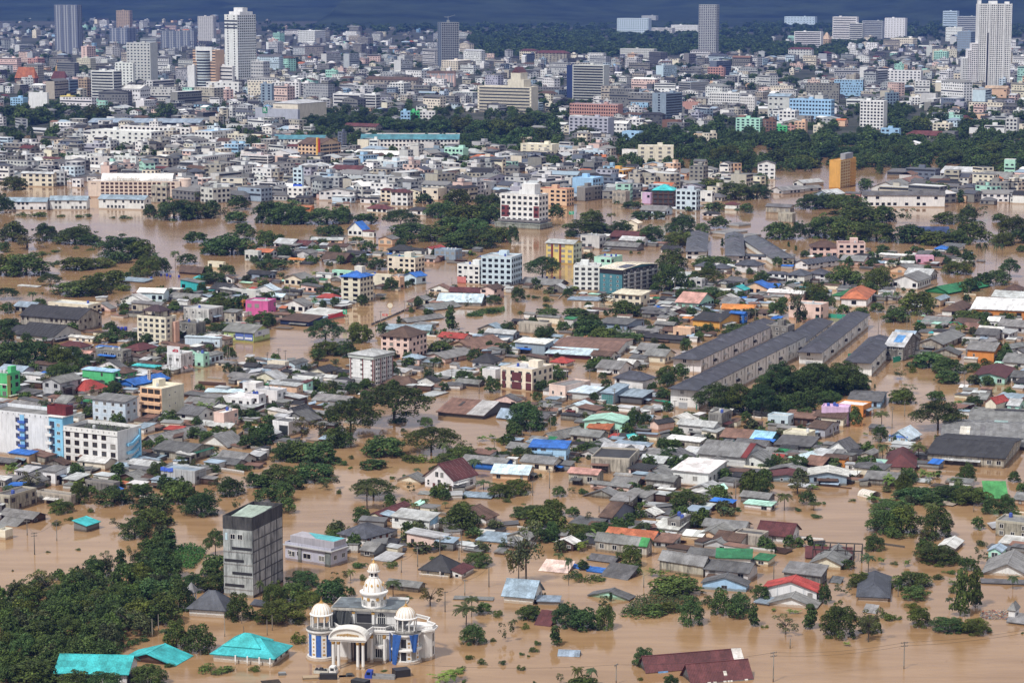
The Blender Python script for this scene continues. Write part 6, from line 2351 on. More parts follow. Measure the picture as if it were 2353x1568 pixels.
fbox_part(B, 'L', 'stone_pier', .88, .995, -1, h, 0, .3, (.22, .25, .25), 'stain')
mb = MB()
mb.box(-W / 2 - .7, W / 2 + .8, -D / 2 - .8, -D / 2, h - .25, h + .02)
mb.box(W / 2, W / 2 + .8, -D / 2, D / 2, h - .25, h + .02)
part('canopy_slab', mb, 'wall', rt, (.42, .42, .43))
B = IDS['brownwood']
for s in (.06, .3, .55, .8):
    fbox_part(B, 'R', 'wood_panel', s, s + .09, .3, B['h'] - .1, 0, .12, (.20, .075, .04))
B = IDS['whiteblue']
fbox_part(B, 'R', 'blue_wall', .1, .9, B['h'] * .62, B['h'] + .4, 0, .07, (.33, .55, .78))
link('balcony', balcony_mesh(2.4, 1.0, 1.1), B['root'], face_xf(B, 'R', .5, B['h'] * .45)[0], math.pi / 2, WHITE)
B = IDS['black']
mb = MB()
x0, x1, y = -B['W'] / 2, B['W'] / 2, -B['D'] / 2 - 1.1
mb.box(x0, x1, y - .06, y + .06, .75, .87)
for q in range(26):
    xx = x0 + (x1 - x0) * q / 25
    mb.box(xx - .06, xx + .06, y - .05, y + .05, -.6, .75)
part('balustrade', mb, 'trim', B['root'], WHITE)
B = IDS['cyan']
W, D, h, rt = B['W'], B['D'], B['h'], B['root']
mb = MB()
for p in roof_planes('H', W * .6, D * .7, h + .6, 2.2, .5):
    q = [(v[0] - W * .08, v[1] + D * .06, v[2] + .9) for v in p]
    slab(mb, *q)
    plane_sheets(mb, *q, 1.0, .03, 3, .08)
part('upper_roof', mb, 'roof', rt, (.05, .43, .46))
for s in (.4, .6, .8, .98):
    mb = MB()
    mb.box(-.15, .15, -.15, .15, -1.5, h)
    part('post', mb, 'trim', rt, WHITE, face_xf(B, 'L', s, 0, 1.0)[0])
B = IDS['redstripe']
W, D, h, rt = B['W'], B['D'], B['h'], B['root']
for s in (.05, .56, .97):
    fbox_part(B, 'L', 'red_stripe', s - .018, s + .018, -1, h - .2, 0, .12, (.16, .03, .03))
for s in (.03, .36, .66, .97):
    fbox_part(B, 'R', 'red_stripe', s - .02, s + .02, -1, h - .2, 0, .12, (.16, .03, .03))
fbox_part(B, 'L', 'grey_base', .12, .93, -1, h * .26, 0, .05, (.36, .36, .38))
mb = MB()
mb.box(-W / 2 - .4, W / 2 + .4, -D / 2 - .4, D / 2 + .4, h - 1.5, h - .02)
part('parapet', mb, 'wall', rt, (.50, .54, .52))
for k in range(6):
    z = h * (.08 + .15 * k)
    for s in (.08, .5, .93):
        link('window', window_mesh(1.0, .8), rt, face_xf(B, 'L', s, z, .02)[0], 0)
    for s in (.14, .27, .45, .56, .75, .88):
        link('window', window_mesh(.9, 1.3), rt, face_xf(B, 'R', s, z, .02)[0], math.pi / 2)
    for s in (.2, .5, .8):
        link('balcony', balcony_mesh(2.2, .8, .7), rt, face_xf(B, 'R', s, z - .8)[0], math.pi / 2, (.6, .6, .62))
B = IDS['maroonwall']
for s0, s1 in ((.05, .16), (.36, .66), (.80, .97)):
    for z0, z1 in ((.05, .40), (.46, .86)):
        fbox_part(B, 'L', 'maroon_panel', s0, s1, B['h'] * z0, B['h'] * z1, 0, .12, (.12, .04, .045), 'wall')
B = IDS['peach']
W, D, h, rt = B['W'], B['D'], B['h'], B['root']
fbox_part(B, 'L', 'peach_wall', -.01, 1.005, -1, h + .6, 0, .06, (.70, .46, .30), 'wall')
for k in range(4):
    for s in (.2, .5, .8):
        z = h * (.03 + .25 * k)
        fbox_part(B, 'L', 'dark_opening', s - .13, s + .13, z + 1.0, z + 2.7, .05, .09, (.03, .025, .022))
    fbox_part(B, 'L', 'balcony', .02, .98, h * .25 * k + .1, h * .25 * k + 1.1, .06, 1.1, (.70, .46, .30), 'wall')
for s, z in ((.35, .8), (.6, .85), (.35, .45), (.6, .5)):
    link('window', window_mesh(.5, .5), rt, face_xf(B, 'R', s, h * z)[0], math.pi / 2)
B = IDS['yellow']
for s in (.22, .52):
    fbox_part(B, 'L', 'brown_strip', s - .04, s + .04, -1, B['h'] - .2, 0, .12, (.20, .05, .04), 'wall')
fbox_part(B, 'R', 'mint_wall', 0, 1, -1, B['h'] - .02, 0, .07, (.58, .66, .56), 'wall')
B = IDS['banner']
W, D, h, rt = B['W'], B['D'], B['h'], B['root']
fbox_part(B, 'L', 'blue_banner', .0, 1.0, h * .30, h * .5, 0, .15, (.03, .10, .60))
fbox_part(B, 'L', 'red_banner', .0, 1.0, h * .18, h * .295, 0, .15, (.55, .06, .09))
B = IDS['pinkcorner']
fbox_part(B, 'L', 'salmon_wall', 0, .4, -1, B['h'] * .38, 0, .08, (.55, .20, .19), 'wall')
B = IDS['bigwhite']
W, D, h, rt = B['W'], B['D'], B['h'], B['root']
fbox_part(B, 'L', 'maroon_wall', .86, .998, h * .33, h * .68, 0, .07, (.19, .055, .06), 'wall')
fbox_part(B, 'L', 'maroon_wall', 0.02, .22, h * .33, h * .68, 0, .07, (.19, .055, .06), 'wall')
mb = MB()
mb.box(-W / 2 - 2, W / 2 + 3, -D / 2 - 4, D / 2, -1, h * .14)
mb.box(-W / 2 - 2.3, W / 2 + 3.3, -D / 2 - 4.3, D / 2, h * .14 + .01, h * .14 + .5)
part('podium', mb, 'stain', rt, (.33, .36, .33))
mb = MB()
mb.box(-W / 2 - 1, W / 2 + 2, -D / 2 - 2, D / 2, h * .20, h * .26)
part('terrace_roof', mb, 'wall', rt, (.2, .19, .2))
mb = MB()
mb.box(-W * .02, W * .32, -D * .2, D * .4, h + .13, h + 7)
part('tank_room', mb, 'wall', rt, WHITE)
B = IDS['bluetop']
mb = MB()
mb.box(-W * .06, W * .1, 0, 3.5, B['h'] + 1, B['h'] + 4.6)
part('tank_room', mb, 'wall', B['root'], (.7, .68, .6))
B = IDS['pavtower']
W, D, h, rt = B['W'], B['D'], B['h'], B['root']
mb = MB()
for p in roof_planes('H', W * .6, D * .9, h + 3.2, 2.2, .5):
    slab(mb, *p)
    plane_sheets(mb, *p, 1, .02, 3)
part('pavilion_roof', mb, 'roof', rt, (.055, .035, .042))
for sx in (-1, 1):
    for sy in (-1, 1):
        mb = MB()
        mb.box(-.2, .2, -.2, .2, h, h + 3.2)
        part('pavilion_post', mb, 'wall', rt, (.1, .08, .08), (sx * W * .27, sy * D * .4, 0))
mb = MB()
mb.box(W / 2 + .01, W / 2 + 1.6, D * .1, D / 2, -1, h - 2)
part('peach_wing', mb, 'wall', rt, (.66, .42, .33))
B = IDS['teal']
W, D, h, rt = B['W'], B['D'], B['h'], B['root']
fbox_part(B, 'R', 'charcoal_wall', .0, 1.0, -1, h - .1, 0, .1, (.06, .06, .068), 'wall')
for s in (.16, .34, .52, .7, .86):
    fbox_part(B, 'R', 'white_fin', s - .025, s + .025, h * .1, h * .86, .1, .5, (.62, .6, .6))
for k in range(5):
    z = h * (.1 + .165 * k)
    fbox_part(B, 'R', 'balcony_slab', .03, .99, z + .1, z + .5, .1, 1.0, (.42, .44, .46), 'wall')
    for s in (.06, .25, .43, .61, .78, .94):
        link('window', window_mesh(1.6, 1.7), rt, face_xf(B, 'R', s, z + 1.5, .1)[0], math.pi / 2)
    for s in (.2, .5, .8):
        link('window', window_mesh(.9, 1.0), rt, face_xf(B, 'L', s, z + 1.4)[0], 0)
fbox_part(B, 'L', 'dark_band', 0, 1, h - 2.6, h - .3, 0, .12, (.02, .02, .025))
text('roof_letters', 'HALUOOL', rt, (0, -D / 2 - .2, h + 1.3), 0, 2.4, (.8, .82, .85))
patch(B, 0, .55, .95, .25, .8, (.10, .11, .15), 'solar_panels')
B = IDS['bluegable']
B = IDS['skyblue']
fbox_part(B, 'L', 'terrace_wall', .02, .62, B['h'] * .55, B['h'] * .72, 0, .6, (.36, .58, .82), 'wall')
B = IDS['bluehouse']
W, D, h, rt = B['W'], B['D'], B['h'], B['root']
for s in (.22, .72):
    link('window', window_mesh(1.6, 2.0), rt, face_xf(B, 'L', s, h * .5)[0], 0)
for s in (.3, .7):
    link('window', window_mesh(1.2, 1.4), rt, face_xf(B, 'R', s, h * .5)[0], math.pi / 2)
for s in (0.01, .5, .99):
    fbox_part(B, 'L', 'white_post', s - .015, s + .015, 0, h, .02, .3, WHITE)
mb = MB()
mb.box(-W / 2 - .6, W / 2 + .6, -D / 2 - 1.4, D / 2, .1, .35)
part('verandah_floor', mb, 'trim', rt, WHITE)
fbox_part(B, 'L', 'blue_gable', .04, .96, h + .02, h + .8, 0, .08, (.10, .22, .62))
B = IDS['pinkhouse']
W, D, h, rt = B['W'], B['D'], B['h'], B['root']
for s in (.42, .6):
    link('window', window_mesh(1.2, 1.7), rt, face_xf(B, 'L', s, h + .8)[0], 0)
link('window', window_mesh(1.2, 1.1), rt, face_xf(B, 'L', .5, h * .68)[0], 0)
for s in (.12, .7):
    link('window', window_mesh(.8, 1.6), rt, face_xf(B, 'L', s, h * .5)[0], 0)
for s in (.32, .9):
    fbox_part(B, 'L', 'door', s - .045, s + .045, 0, h * .5, 0, .08, (.12, .045, .04))
for q in range(3):
    fbox_part(B, 'L', 'door', .46 + .045 * q, .495 + .045 * q, 0, h * .45, 0, .08, (.6, .6, .6))
mb = MB()
mb.box(W / 2 + .01, W / 2 + 1.6, -D / 2, D * .3, .2, .5)
mb.box(W / 2 + 1.45, W / 2 + 1.6, -D / 2, D * .3, .5, 1.4)
mb.box(W / 2 + .01, W / 2 + 2.0, -D / 2, 0, h * .62, h * .66)
for q in range(9):
    mb.box(W / 2 + 1.8, W / 2 + 1.95, -D / 2 + D * .06 * q, -D / 2 + D * .06 * q + .1, h * .66, h * .88)
mb.box(W / 2 + 1.78, W / 2 + 1.97, -D / 2, 0, h * .88, h * .9)
part('balcony', mb, 'trim', rt, WHITE)
for s in (.2, .5, .8):
    link('window', window_mesh(1.4, 1.8), rt, face_xf(B, 'R', s, h * .4)[0], math.pi / 2)
B = IDS['darkwin']
fbox_part(B, 'L', 'tall_window', .45, .92, B['h'] * .12, B['h'] * .78, 0, .1, (.015, .02, .022))
fbox_part(B, 'L', 'dark_frame', .40, .97, B['h'] * .06, B['h'] * .84, 0, .05, (.09, .09, .1))
B = IDS['glass']
for r in range(4):
    for c in range(5):
        s = .08 + .18 * c
        fbox_part(B, 'L', 'pane', s, s + .16, B['h'] * (.06 + .2 * r), B['h'] * (.23 + .2 * r), 0, .05, (.06, .20, .19))
B = IDS['store']
fbox_part(B, 'L', 'fascia', 0, 1, B['h'] * .4, B['h'] * .6, 0, .2, (.05, .35, .13))
fbox_part(B, 'L', 'fascia', 0, 1, B['h'] * .62, B['h'] * 1.0, 0, .2, WHITE)
fbox_part(B, 'L', 'sign', .42, .62, B['h'] * .4, B['h'] * .95, .2, .3, (.55, .08, .06))
B = IDS['redsign']
fbox_part(B, 'R', 'red_fascia', 0, 1, B['h'] * .35, B['h'] + .6, 0, .5, (.55, .04, .06))
B = IDS['ochre']
W, D, h, rt = B['W'], B['D'], B['h'], B['root']
fbox_part(B, 'R', 'cream_wall', 0, .62, 0, h - .05, 0, .1, (.62, .50, .28), 'wall')
mb = MB()
for r in range(9):
    for c in range(4):
        s0, s1 = .04 + .15 * c, .14 + .15 * c
        y0, y1 = -D / 2 + s0 * D, -D / 2 + s1 * D
        if r == 0 and c == 0:
            mb.box(0, .1, -(y1 - y0) / 2, (y1 - y0) / 2, -h * .035, h * .035)
            lme = mb.mesh('lattice_panel', ['wall'])
        link('lattice_panel', lme, rt, (W / 2 + .1, (y0 + y1) / 2, h * (.065 + .107 * r)), 0, (.36, .20, .06))
for k in range(8):
    fbox_part(B, 'R', 'balcony', .64, .99, h * (.03 + .12 * k), h * (.06 + .12 * k), 0, .8, (.6, .36, .10), 'wall')
mb = MB()
mb.box(W * .05, W / 2, -D * .2, D * .3, h + .1, h + 5)
part('tank_room', mb, 'wall', rt, (.3, .32, .36))
B = IDS['pinkhotel']
W, D, h, rt = B['W'], B['D'], B['h'], B['root']
for k in range(4):
    z = h * (.13 + .23 * k)
    for q in range(16):
        s = .14 + .82 * q / 16
        fbox_part(B, 'L', 'window', s, s + .034, z, z + 1.7, .0, .08, (.05, .022, .018))
    for s in (.03, .06) if k == 3 else ():
        fbox_part(B, 'L', 'window', s, s + .025, z + .6, z + 1.2, .0, .08, (.05, .022, .018))
mb = MB()
n = 10
for q in range(n):
    a1, a2 = math.pi * q / n, math.pi * (q + 1) / n
    yy = lambda a: math.cos(a) * D * .42
    zz = lambda a: h + .7 + math.sin(a) * 5.2
    x0, x1 = -W * .36, W * .42
    for r in range(24):
        xa, xb = x0 + (x1 - x0) * r / 24, x0 + (x1 - x0) * (r + 1) / 24
        mb.face([(xa, yy(a2), zz(a2)), (xb, yy(a2), zz(a2)), (xb, yy(a1), zz(a1)), (xa, yy(a1), zz(a1))][::-1], 0, R.uniform(.94, 1.04))
part('arched_roof', mb, 'roof', rt, (.78, .79, .80))
mb = MB()
mb.lathe([(4.2, -1), (4.2, h + 1.5), (3.9, h + 1.5)], 20)
mb.lathe([(4.4, h + 1.5), (4.4, h + 2.2), (.1, h + 2.4)], 20)
part('round_tower', mb, 'wall', rt, (.76, .62, .54), (W / 2 + 3.4, -D * .2, 0))
text('roof_lettering', 'President', rt, (-W * .06, -D / 2 - .3, h + 2.1), 0, 4.6, (.50, .46, .38))
B = IDS['centara']
W, D, h, rt = B['W'], B['D'], B['h'], B['root']
mb = MB()
mb.lathe([(W * .27, 0), (W * .27, h - 2)], 12, 0, 1, 0, -D / 2, math.pi, 2 * math.pi)
part('glass_bow', mb, 'paint', rt, (.55, .62, .66))
for k in range(16):
    z = h * k / 16 + 1.6
    mb = MB()
    mb.lathe([(W * .275, z), (W * .275, z + 2.0)], 12, 0, 1, 0, -D / 2, math.pi, 2 * math.pi)
    part('window_band', mb, 'glass', rt)
    for s0, s1 in ((.0, .22), (.78, 1.0)):
        fbox_part(B, 'L', 'window_band', s0, s1, z, z + 1.6, 0, .15, (.05, .05, .06))
mb = MB()
mb.box(-W * .36, W * .36, -D / 2 - .5, -D / 2 + 4, h - 14, h + 5)
part('gable_head', mb, 'wall', rt, WHITE)
mb = MB()
mb.lathe([(W * .25, -.6), (W * .25, .6), (0.01, .6)], 18, 0, 1, 0, 0, 0, math.pi)
part('arched_window', mb, 'paint', rt, (.50, .58, .60), (0, -D / 2 - .2, h - 12), rot=(math.pi / 2, 0, 0))
text('rooftop_sign', 'CENTARA', rt, (-W * .1, -D / 2, h + 9.5), 0, 8.5, (.05, .06, .12), depth=.4)
B = IDS['lee']
W, D, h, rt = B['W'], B['D'], B['h'], B['root']
mb = MB()
mb.box(-W / 2 + 4, W / 2 - 1, -D / 2 + 6, D / 2 - 5, h + .1, h + 5)
mb.box(-W / 2 + 8, W / 2 - 2, -D / 2 + 12, D / 2 - 14, h + 5, h + 11)
part('crown', mb, 'wall', rt, WHITE)
for k in range(3):
    fbox_part(B, 'L', 'window_band', .0, 1, h * (.80 + .05 * k), h * (.825 + .05 * k), 0, .3, (.06, .07, .09))
B = IDS['crane']
W, D, h, rt = B['W'], B['D'], B['h'], B['root']
mb = MB()
for s in np.linspace(0, 1, 9):
    y = -D / 2 + s * D
    mb.box(W / 2 + .3, W / 2 + .6, y - .15, y + .15, 0, h)
for z in np.linspace(3, h, 26):
    mb.box(W / 2 + .3, W / 2 + .6, -D / 2, D / 2, z - .2, z + .2)
part('scaffold', mb, 'trim', rt, (.62, .63, .62))
mb = MB()
mb.tube((0, 0, h), (0, 0, h + 11), .5, .4, 4)
mb.tube((0, 0, h + 9), (3, 12, h + 13), .4, .3, 4)
mb.tube((0, 0, h + 9), (-2, -6, h + 9.5), .5, .5, 4)
mb.box(-2, 2, -2, 2, h, h + 4)
part('rooftop_crane', mb, 'paint', rt, (.25, .27, .28))
B = IDS['condo']
W, D, h, rt = B['W'], B['D'], B['h'], B['root']
fbox_part(B, 'L', 'dark_strip', .26, .32, 0, h * .66, 0, .5, (.02, .022, .03))
for s in (.02, .26, .34, .55, .78, .98):
    fbox_part(B, 'L', 'pier', s - .012, s + .012, 0, h + 1.5, 0, 1.2, WHITE, 'wall')
for s0, s1, z in ((.0, .1, 6), (.34, .58, 5), (.82, .94, 4)):
    mb = MB()
    mb.box(-W / 2 + s0 * W, -W / 2 + s1 * W, -4, 6, h + .1, h + z)
    part('roof_room', mb, 'wall', rt, WHITE)
B = IDS['parking']
W, D, h, rt = B['W'], B['D'], B['h'], B['root']
for k in range(6):
    fbox_part(B, 'L', 'window_band', .1, .35, h * (.30 + .1 * k), h * (.335 + .1 * k), 0, .1, (.05, .05, .06))
root_sign = thing('hotel_sign', here(1, 0, 85, 1165, .35), -.3, 'sign', 'green sign', 'square green board with a white letter R beside the car park')
mb = MB()
mb.box(-2.9, 2.9, -.2, .2, 14.5, 21)
part('board', mb, 'paint', root_sign, (.02, .22, .11))
mb = MB()
mb.box(-.4, .4, .1, .6, -1, 14.5)
part('mast', mb, 'paint', root_sign, (.4, .42, .44))
text('letter', 'R', root_sign, (0, -.3, 17.7), 0, 6.2, (.8, .82, .8), depth=.1)
B = IDS['fin']
W, D, h, rt = B['W'], B['D'], B['h'], B['root']
fbox_part(B, 'L', 'yellow_fin', .90, .96, -1, h + 6, 0, 2.5, (.70, .40, .05))
fbox_part(B, 'L', 'red_fin', .965, 1.0, -1, h + 5, 0, 1.5, (.50, .05, .04))
for s in (.3, .62):
    fbox_part(B, 'L', 'dark_opening', s - .05, s + .05, h * .05, h * .45, 0, .1, (.12, .09, .08))
facade(B, 'R', 5, 9, 'p', 0, near=False)
B = IDS['creamstep']
W, D, h, rt = B['W'], B['D'], B['h'], B['root']
mb = MB()
mb.box(W * .06, W * .36, -D / 2, D / 2, h, h + 9)
mb.box(W * .12, W * .30, -D / 2 + .2, D / 2, h + 9, h + 17)
part('stepped_gable', mb, 'wall', rt, B['wc'])
mb = MB()
gable(mb, [(W * .13, h + 17), (W * .29, h + 17), (W * .21, h + 24)], 'y', -D / 2, D / 2)
part('roof', mb, 'roof', rt, (.12, .05, .05))
# signs on shops
B = IDS['haier']
W, D, h, rt = B['W'], B['D'], B['h'], B['root']
fbox_part(B, 'R', 'sign_board', .04, .96, h * .45, h * 1.12, 0, .25, (.70, .72, .76))
fbox_part(B, 'R', 'blue_edge', .04, .96, h * .38, h * .445, 0, .27, (.04, .06, .25))
text('lettering', 'Haier', rt, face_xf(B, 'R', .22, h * .78, .3)[0], math.pi / 2, 1.7, (.05, .08, .35))
for q in range(7):
    fbox_part(B, 'R', 'lettering', .44 + .036 * q, .466 + .036 * q, h * .70, h * .84, .25, .29, (.45, .10, .14))
fbox_part(B, 'R', 'blue_panel', .74, .94, h * .5, h * 1.02, .25, .3, (.05, .09, .36))
B = IDS['billb']
W, D, h, rt = B['W'], B['D'], B['h'], B['root']
mb = MB()
mb.box(-W / 2 + .1, W / 2 - .6, -D / 2 + .1, -D / 2 + .3, h + .75, h + 3.6)
part('billboard', mb, 'paint', rt, (.66, .66, .70))
mb = MB()
mb.prism([(-1.2, -.2), (1.7, -.2), (1.7, .5), (1.1, .95), (-.4, 1.0), (-.7, .55), (-1.2, .5)], 0, .06)
part('red_car_print', mb, 'paint', rt, (.42, .03, .05), (.5, -D / 2 + .1, h + 1.5), rot=(math.pi / 2, 0, 0))
text('print', '168', rt, (.9, -D / 2 + .0, h + 1.9), 0, .8, (.8, .72, .74))
for s, z in ((.15, .14), (.6, .14)):
    mb = MB()
    for q in range(4):
        mb.face([(0, q * .5, 1.1), (0, q * .5 + .5, 1.1), (1.2, q * .5 + .5, 0), (1.2, q * .5, 0)], 0, 1.5 if q % 2 else .5)
    loc = face_xf(B, 'R', s, h * z + .8)[0]
    part('awning', mb, 'trim', rt, (.45, .25, .22), loc)
B = IDS['limeshop']
W, D, h, rt = B['W'], B['D'], B['h'], B['root']
for s0, s1 in ((.40, .68), (.70, .98)):
    fbox_part(B, 'L', 'banner', s0, s1, h * .2, h * .95, 0, .2, (.10, .16, .45))
    fbox_part(B, 'L', 'banner_stripe', s0 + .02, s1 - .02, h * .3, h * .5, .2, .24, (.62, .66, .72))
fbox_part(B, 'R', 'sign_board', .05, .95, h * .55, h * 1.1, 0, .3, (.55, .62, .70))
text('lettering', 'BN', rt, face_xf(B, 'R', .35, h * .82, .35)[0], math.pi / 2, 1.8, (.04, .06, .25))
B = IDS['scaff']
W, D, h, rt = B['W'], B['D'], B['h'], B['root']
mb = MB()
for q in range(9):
    y = -D / 2 + D * q / 8
    mb.tube((W / 2 + 1, y, -1), (W / 2 + 1, y, h + 1.2), .05, .05, 4)
for q in range(4):
    z = h * q / 3
    mb.tube((W / 2 + 1, -D / 2, z), (W / 2 + 1, D / 2, z), .05, .05, 4)
for q in range(7):
    x = -W / 2 + W * q / 6
    mb.tube((x, -D / 2 - 1, -1), (x, -D / 2 - 1, h + .8), .05, .05, 4)
part('scaffolding', mb, 'bark', rt)
mb = MB()
for q in range(8):
    x = -W / 2 + 5 * q / 8
    mb.face([(x, -D / 2 - .1, h + .8 + .12 * math.sin(q)), (x + .63, -D / 2 - .1, h + .8 + .12 * math.sin(q + 1)), (x + .63, -D / 2 - .3, h - .4), (x, -D / 2 - .3, h - .5 + .2 * math.sin(q * 2))])
part('blue_tarpaulin', mb, 'cloth', rt, (.05, .12, .55))
B = IDS['greenleft']
for k in range(5):
    fbox_part(B, 'R', 'awning', .05 + .19 * k, .2 + .19 * k, .4, .8, 0, 1.5, (.55, .66, .58), 'trim')
fbox_part(B, 'L', 'white_band', 0, 1, B['h'] * .56, B['h'] * .6, 0, .1, WHITE)
fbox_part(B, 'R', 'lime_wall', 0, .25, 0, B['h'], 0, .1, (.45, .50, .18), 'wall')
B = IDS['gfascia']
fbox_part(B, 'R', 'green_fascia', 0, 1, B['h'] * .72, B['h'] * .86, 0, .5, (.10, .42, .30))
B = IDS['whitevilla']
mb = MB()
mb.box(-B['W'] / 2 - .3, B['W'] / 2 + 1.3, -B['D'] / 2 - .3, B['D'] / 2, .25, .55)
part('terrace', mb, 'trim', B['root'], WHITE)
B = IDS['redgable']
for s in (.25, .5, .75):
    fbox_part(B, 'L', 'pilaster', s - .008, s + .008, 0, B['h'] + .9, 0, .12, (.55, .58, .62), 'wall')
# ------------------------------------------------------------------ the domed mansion
def mansion():
    P = here(1, 3, 992, 1349)
    rt = thing('mansion', P, -math.radians(9), 'mansion', '', 'ornate white mansion with three gilded domes, columns and blue drapes', None, 'the domed mansion', vpx(1, 3, 1050, 1100))
    WC, GR, BK = (.74, .74, .74), (.20, .21, .22), (.045, .047, .05)
    zc = 7.3
    def P_(name, mb, mat='trim', color=WC, loc=(0, 0, 0), smooth=False, parent=rt):
        return part(name, mb, mat, parent, color, loc, smooth=smooth)
    # body
    mb = MB()
    mb.box(-9.5, 9.5, -1, 13, -1.5, zc)
    P_('body_wall', mb, 'wall')
    mb = MB()
    mb.box(-10, 10, -1.5, 13.5, zc + .01, zc + .5)
    mb.box(-9.8, 9.8, -1.25, -1.0, zc - .5, zc)
    P_('cornice', mb)
    mb = MB()
    plane_sheets(mb, (-9.6, -1.2, zc + .53), (9.6, -1.2, zc + .53), (9.6, 13.2, zc + .53), (-9.6, 13.2, zc + .53), 2, 0, 5, .3)
    P_('terrace_floor', mb, 'roof', (.07, .07, .072))
    # right-hand bay
    mb = MB()
    mb.prism([(11, 2), (15, 1), (16.4, 2.2), (16.6, 5), (15, 7), (11, 8)], -1.5, zc)
    P_('side_bay', mb, 'wall')
    mb = MB()
    mb.prism([(10.5, 1.4), (15.2, .4), (17.2, 2), (17.4, 5.3), (15.4, 7.6), (10.5, 8.6)], zc + .01, zc + .45)
    P_('cornice', mb)
    # upper storey and its flat roof
    mb = MB()
    mb.box(-8.5, 7.6, 4, 13, zc + .5, 11.2)
    P_('upper_wall', mb, 'wall')
    mb = MB()
    mb.box(-9, 8.6, 3.0, 13.6, 11.21, 11.75)
    P_('cornice', mb, 'stain', (.50, .48, .44))
    mb = MB()
    plane_sheets(mb, (-8.6, 3.4, 11.78), (8.2, 3.4, 11.78), (8.2, 13.2, 11.78), (-8.6, 13.2, 11.78), 2.0, 0, 5, .35)
    P_('roof', mb, 'roof', (.13, .155, .175))
    mb = MB()
    mb.box(3.6, 8.6, 13.0, 13.4, 11.8, 12.3)
    P_('roof_kerb', mb)
    # upper windows, opening, tarpaulin
    o = P_('dark_opening', boxmb(-2.6, 1.1, 3.9, 4.0, zc + .8, 10.3), 'paint', (.03, .03, .035))
    o = P_('dark_opening', boxmb(7.0, 8.4, 3.85, 3.98, 8.6, 10.4), 'paint', (.05, .05, .055))
    arched_window(rt, 3.6, 3.9, zc + .7, 2.0, 2.9)
    for x in (-3.3, 1.6):
        mb = MB()
        mb.box(x - .3, x + .3, 3.4, 4, zc + .5, 10.8)
        P_('pilaster', mb)
        mb = MB()
        mb.box(x - .4, x + .4, 3.3, 3.4, 10.4, 10.9)
        P_('gold_capital', mb, 'gold')
    mb = MB()
    n = 14
    for q in range(n):
        xa, xb = -8.8 + 5.0 * q / n, -8.8 + 5.0 * (q + 1) / n
        ya, yb = 3.2 - .5 * (q % 2) - .4 * math.sin(q), 3.2 - .5 * ((q + 1) % 2) - .4 * math.sin(q + 1)
        mb.face([(xa, ya - 2.0, zc + .55), (xb, yb - 2.0, zc + .55), (xb, yb, 10.9), (xa, ya, 10.9)], 0, .7 + .5 * (q % 2))
    P_('black_tarpaulin', mb, 'cloth', (.045, .05, .052))
    # towers
    def tower(x, name, drapes):
        mb = MB()
        mb.lathe([(3.85, -1.5), (3.85, .35), (3.55, .4), (3.55, .8), (3.1, .85), (3.1, 6.7), (3.3, 6.75), (3.3, 7.0), (3.75, 7.05), (3.75, 7.5), (2.8, 7.55)], 28)
        P_('tower_wall', mb, 'wall', WC, (x, 0, 0), False)
        mb = MB()
        mb.lathe([(3.72, 7.52), (2.75, 7.56)], 28)
        P_('tower_terrace', mb, 'roof', (.08, .08, .08), (x, 0, .02))
        mb = MB()
        mb.lathe([(2.8, 7.5), (2.8, 8.0), (2.6, 8.02), (.1, 8.05)], 24)
        P_('pavilion_floor', mb, 'stain', (.42, .41, .39), (x, 0, 0))
        cm = MB()
        cm.lathe([(.17, 0), (.15, 2.7), (.22, 2.8), (.22, 2.95)], 8)
        cme = cm.mesh('column', ['trim'])
        for q in range(10):
            a = 2 * math.pi * (q + .3) / 10
            link('column', cme, rt, (x + 2.5 * math.cos(a), 2.5 * math.sin(a), 8.0), 0, WC)
        dm = MB()
        dm.lathe([(2.6, 10.85), (2.85, 10.9), (2.85, 11.1), (2.5, 11.25)], 26)
        dome = P_('dome', dm, 'trim', WC, (x, 0, 0))
        mb = MB()
        prof = [(2.5 * math.cos(t), 11.2 + 2.55 * math.sin(t)) for t in np.linspace(0, 1.42, 9)]
        mb.lathe(prof, 26)
        P_('dome_shell', mb, 'trim', (.77, .77, .76), (0, 0, 0), True, dome)
        rb = MB()
        for q in range(len(prof) - 1):
            rb.tube((prof[q][0] + .03, 0, prof[q][1]), (prof[q + 1][0] + .03, 0, prof[q + 1][1]), .042, .042, 4)
        rme = rb.mesh('rib', ['gold'])
        for q in range(18):
            link('rib', rme, dome, (0, 0, 0), 2 * math.pi * q / 18)
        mb = MB()
        mb.lathe([(.55, 13.55), (.62, 13.8), (.3, 13.95), (.36, 14.15), (.12, 14.35), (.05, 15.1), (.01, 15.4)], 10)
        P_('finial', mb, 'gold', WC, (0, 0, 0), False, dome)
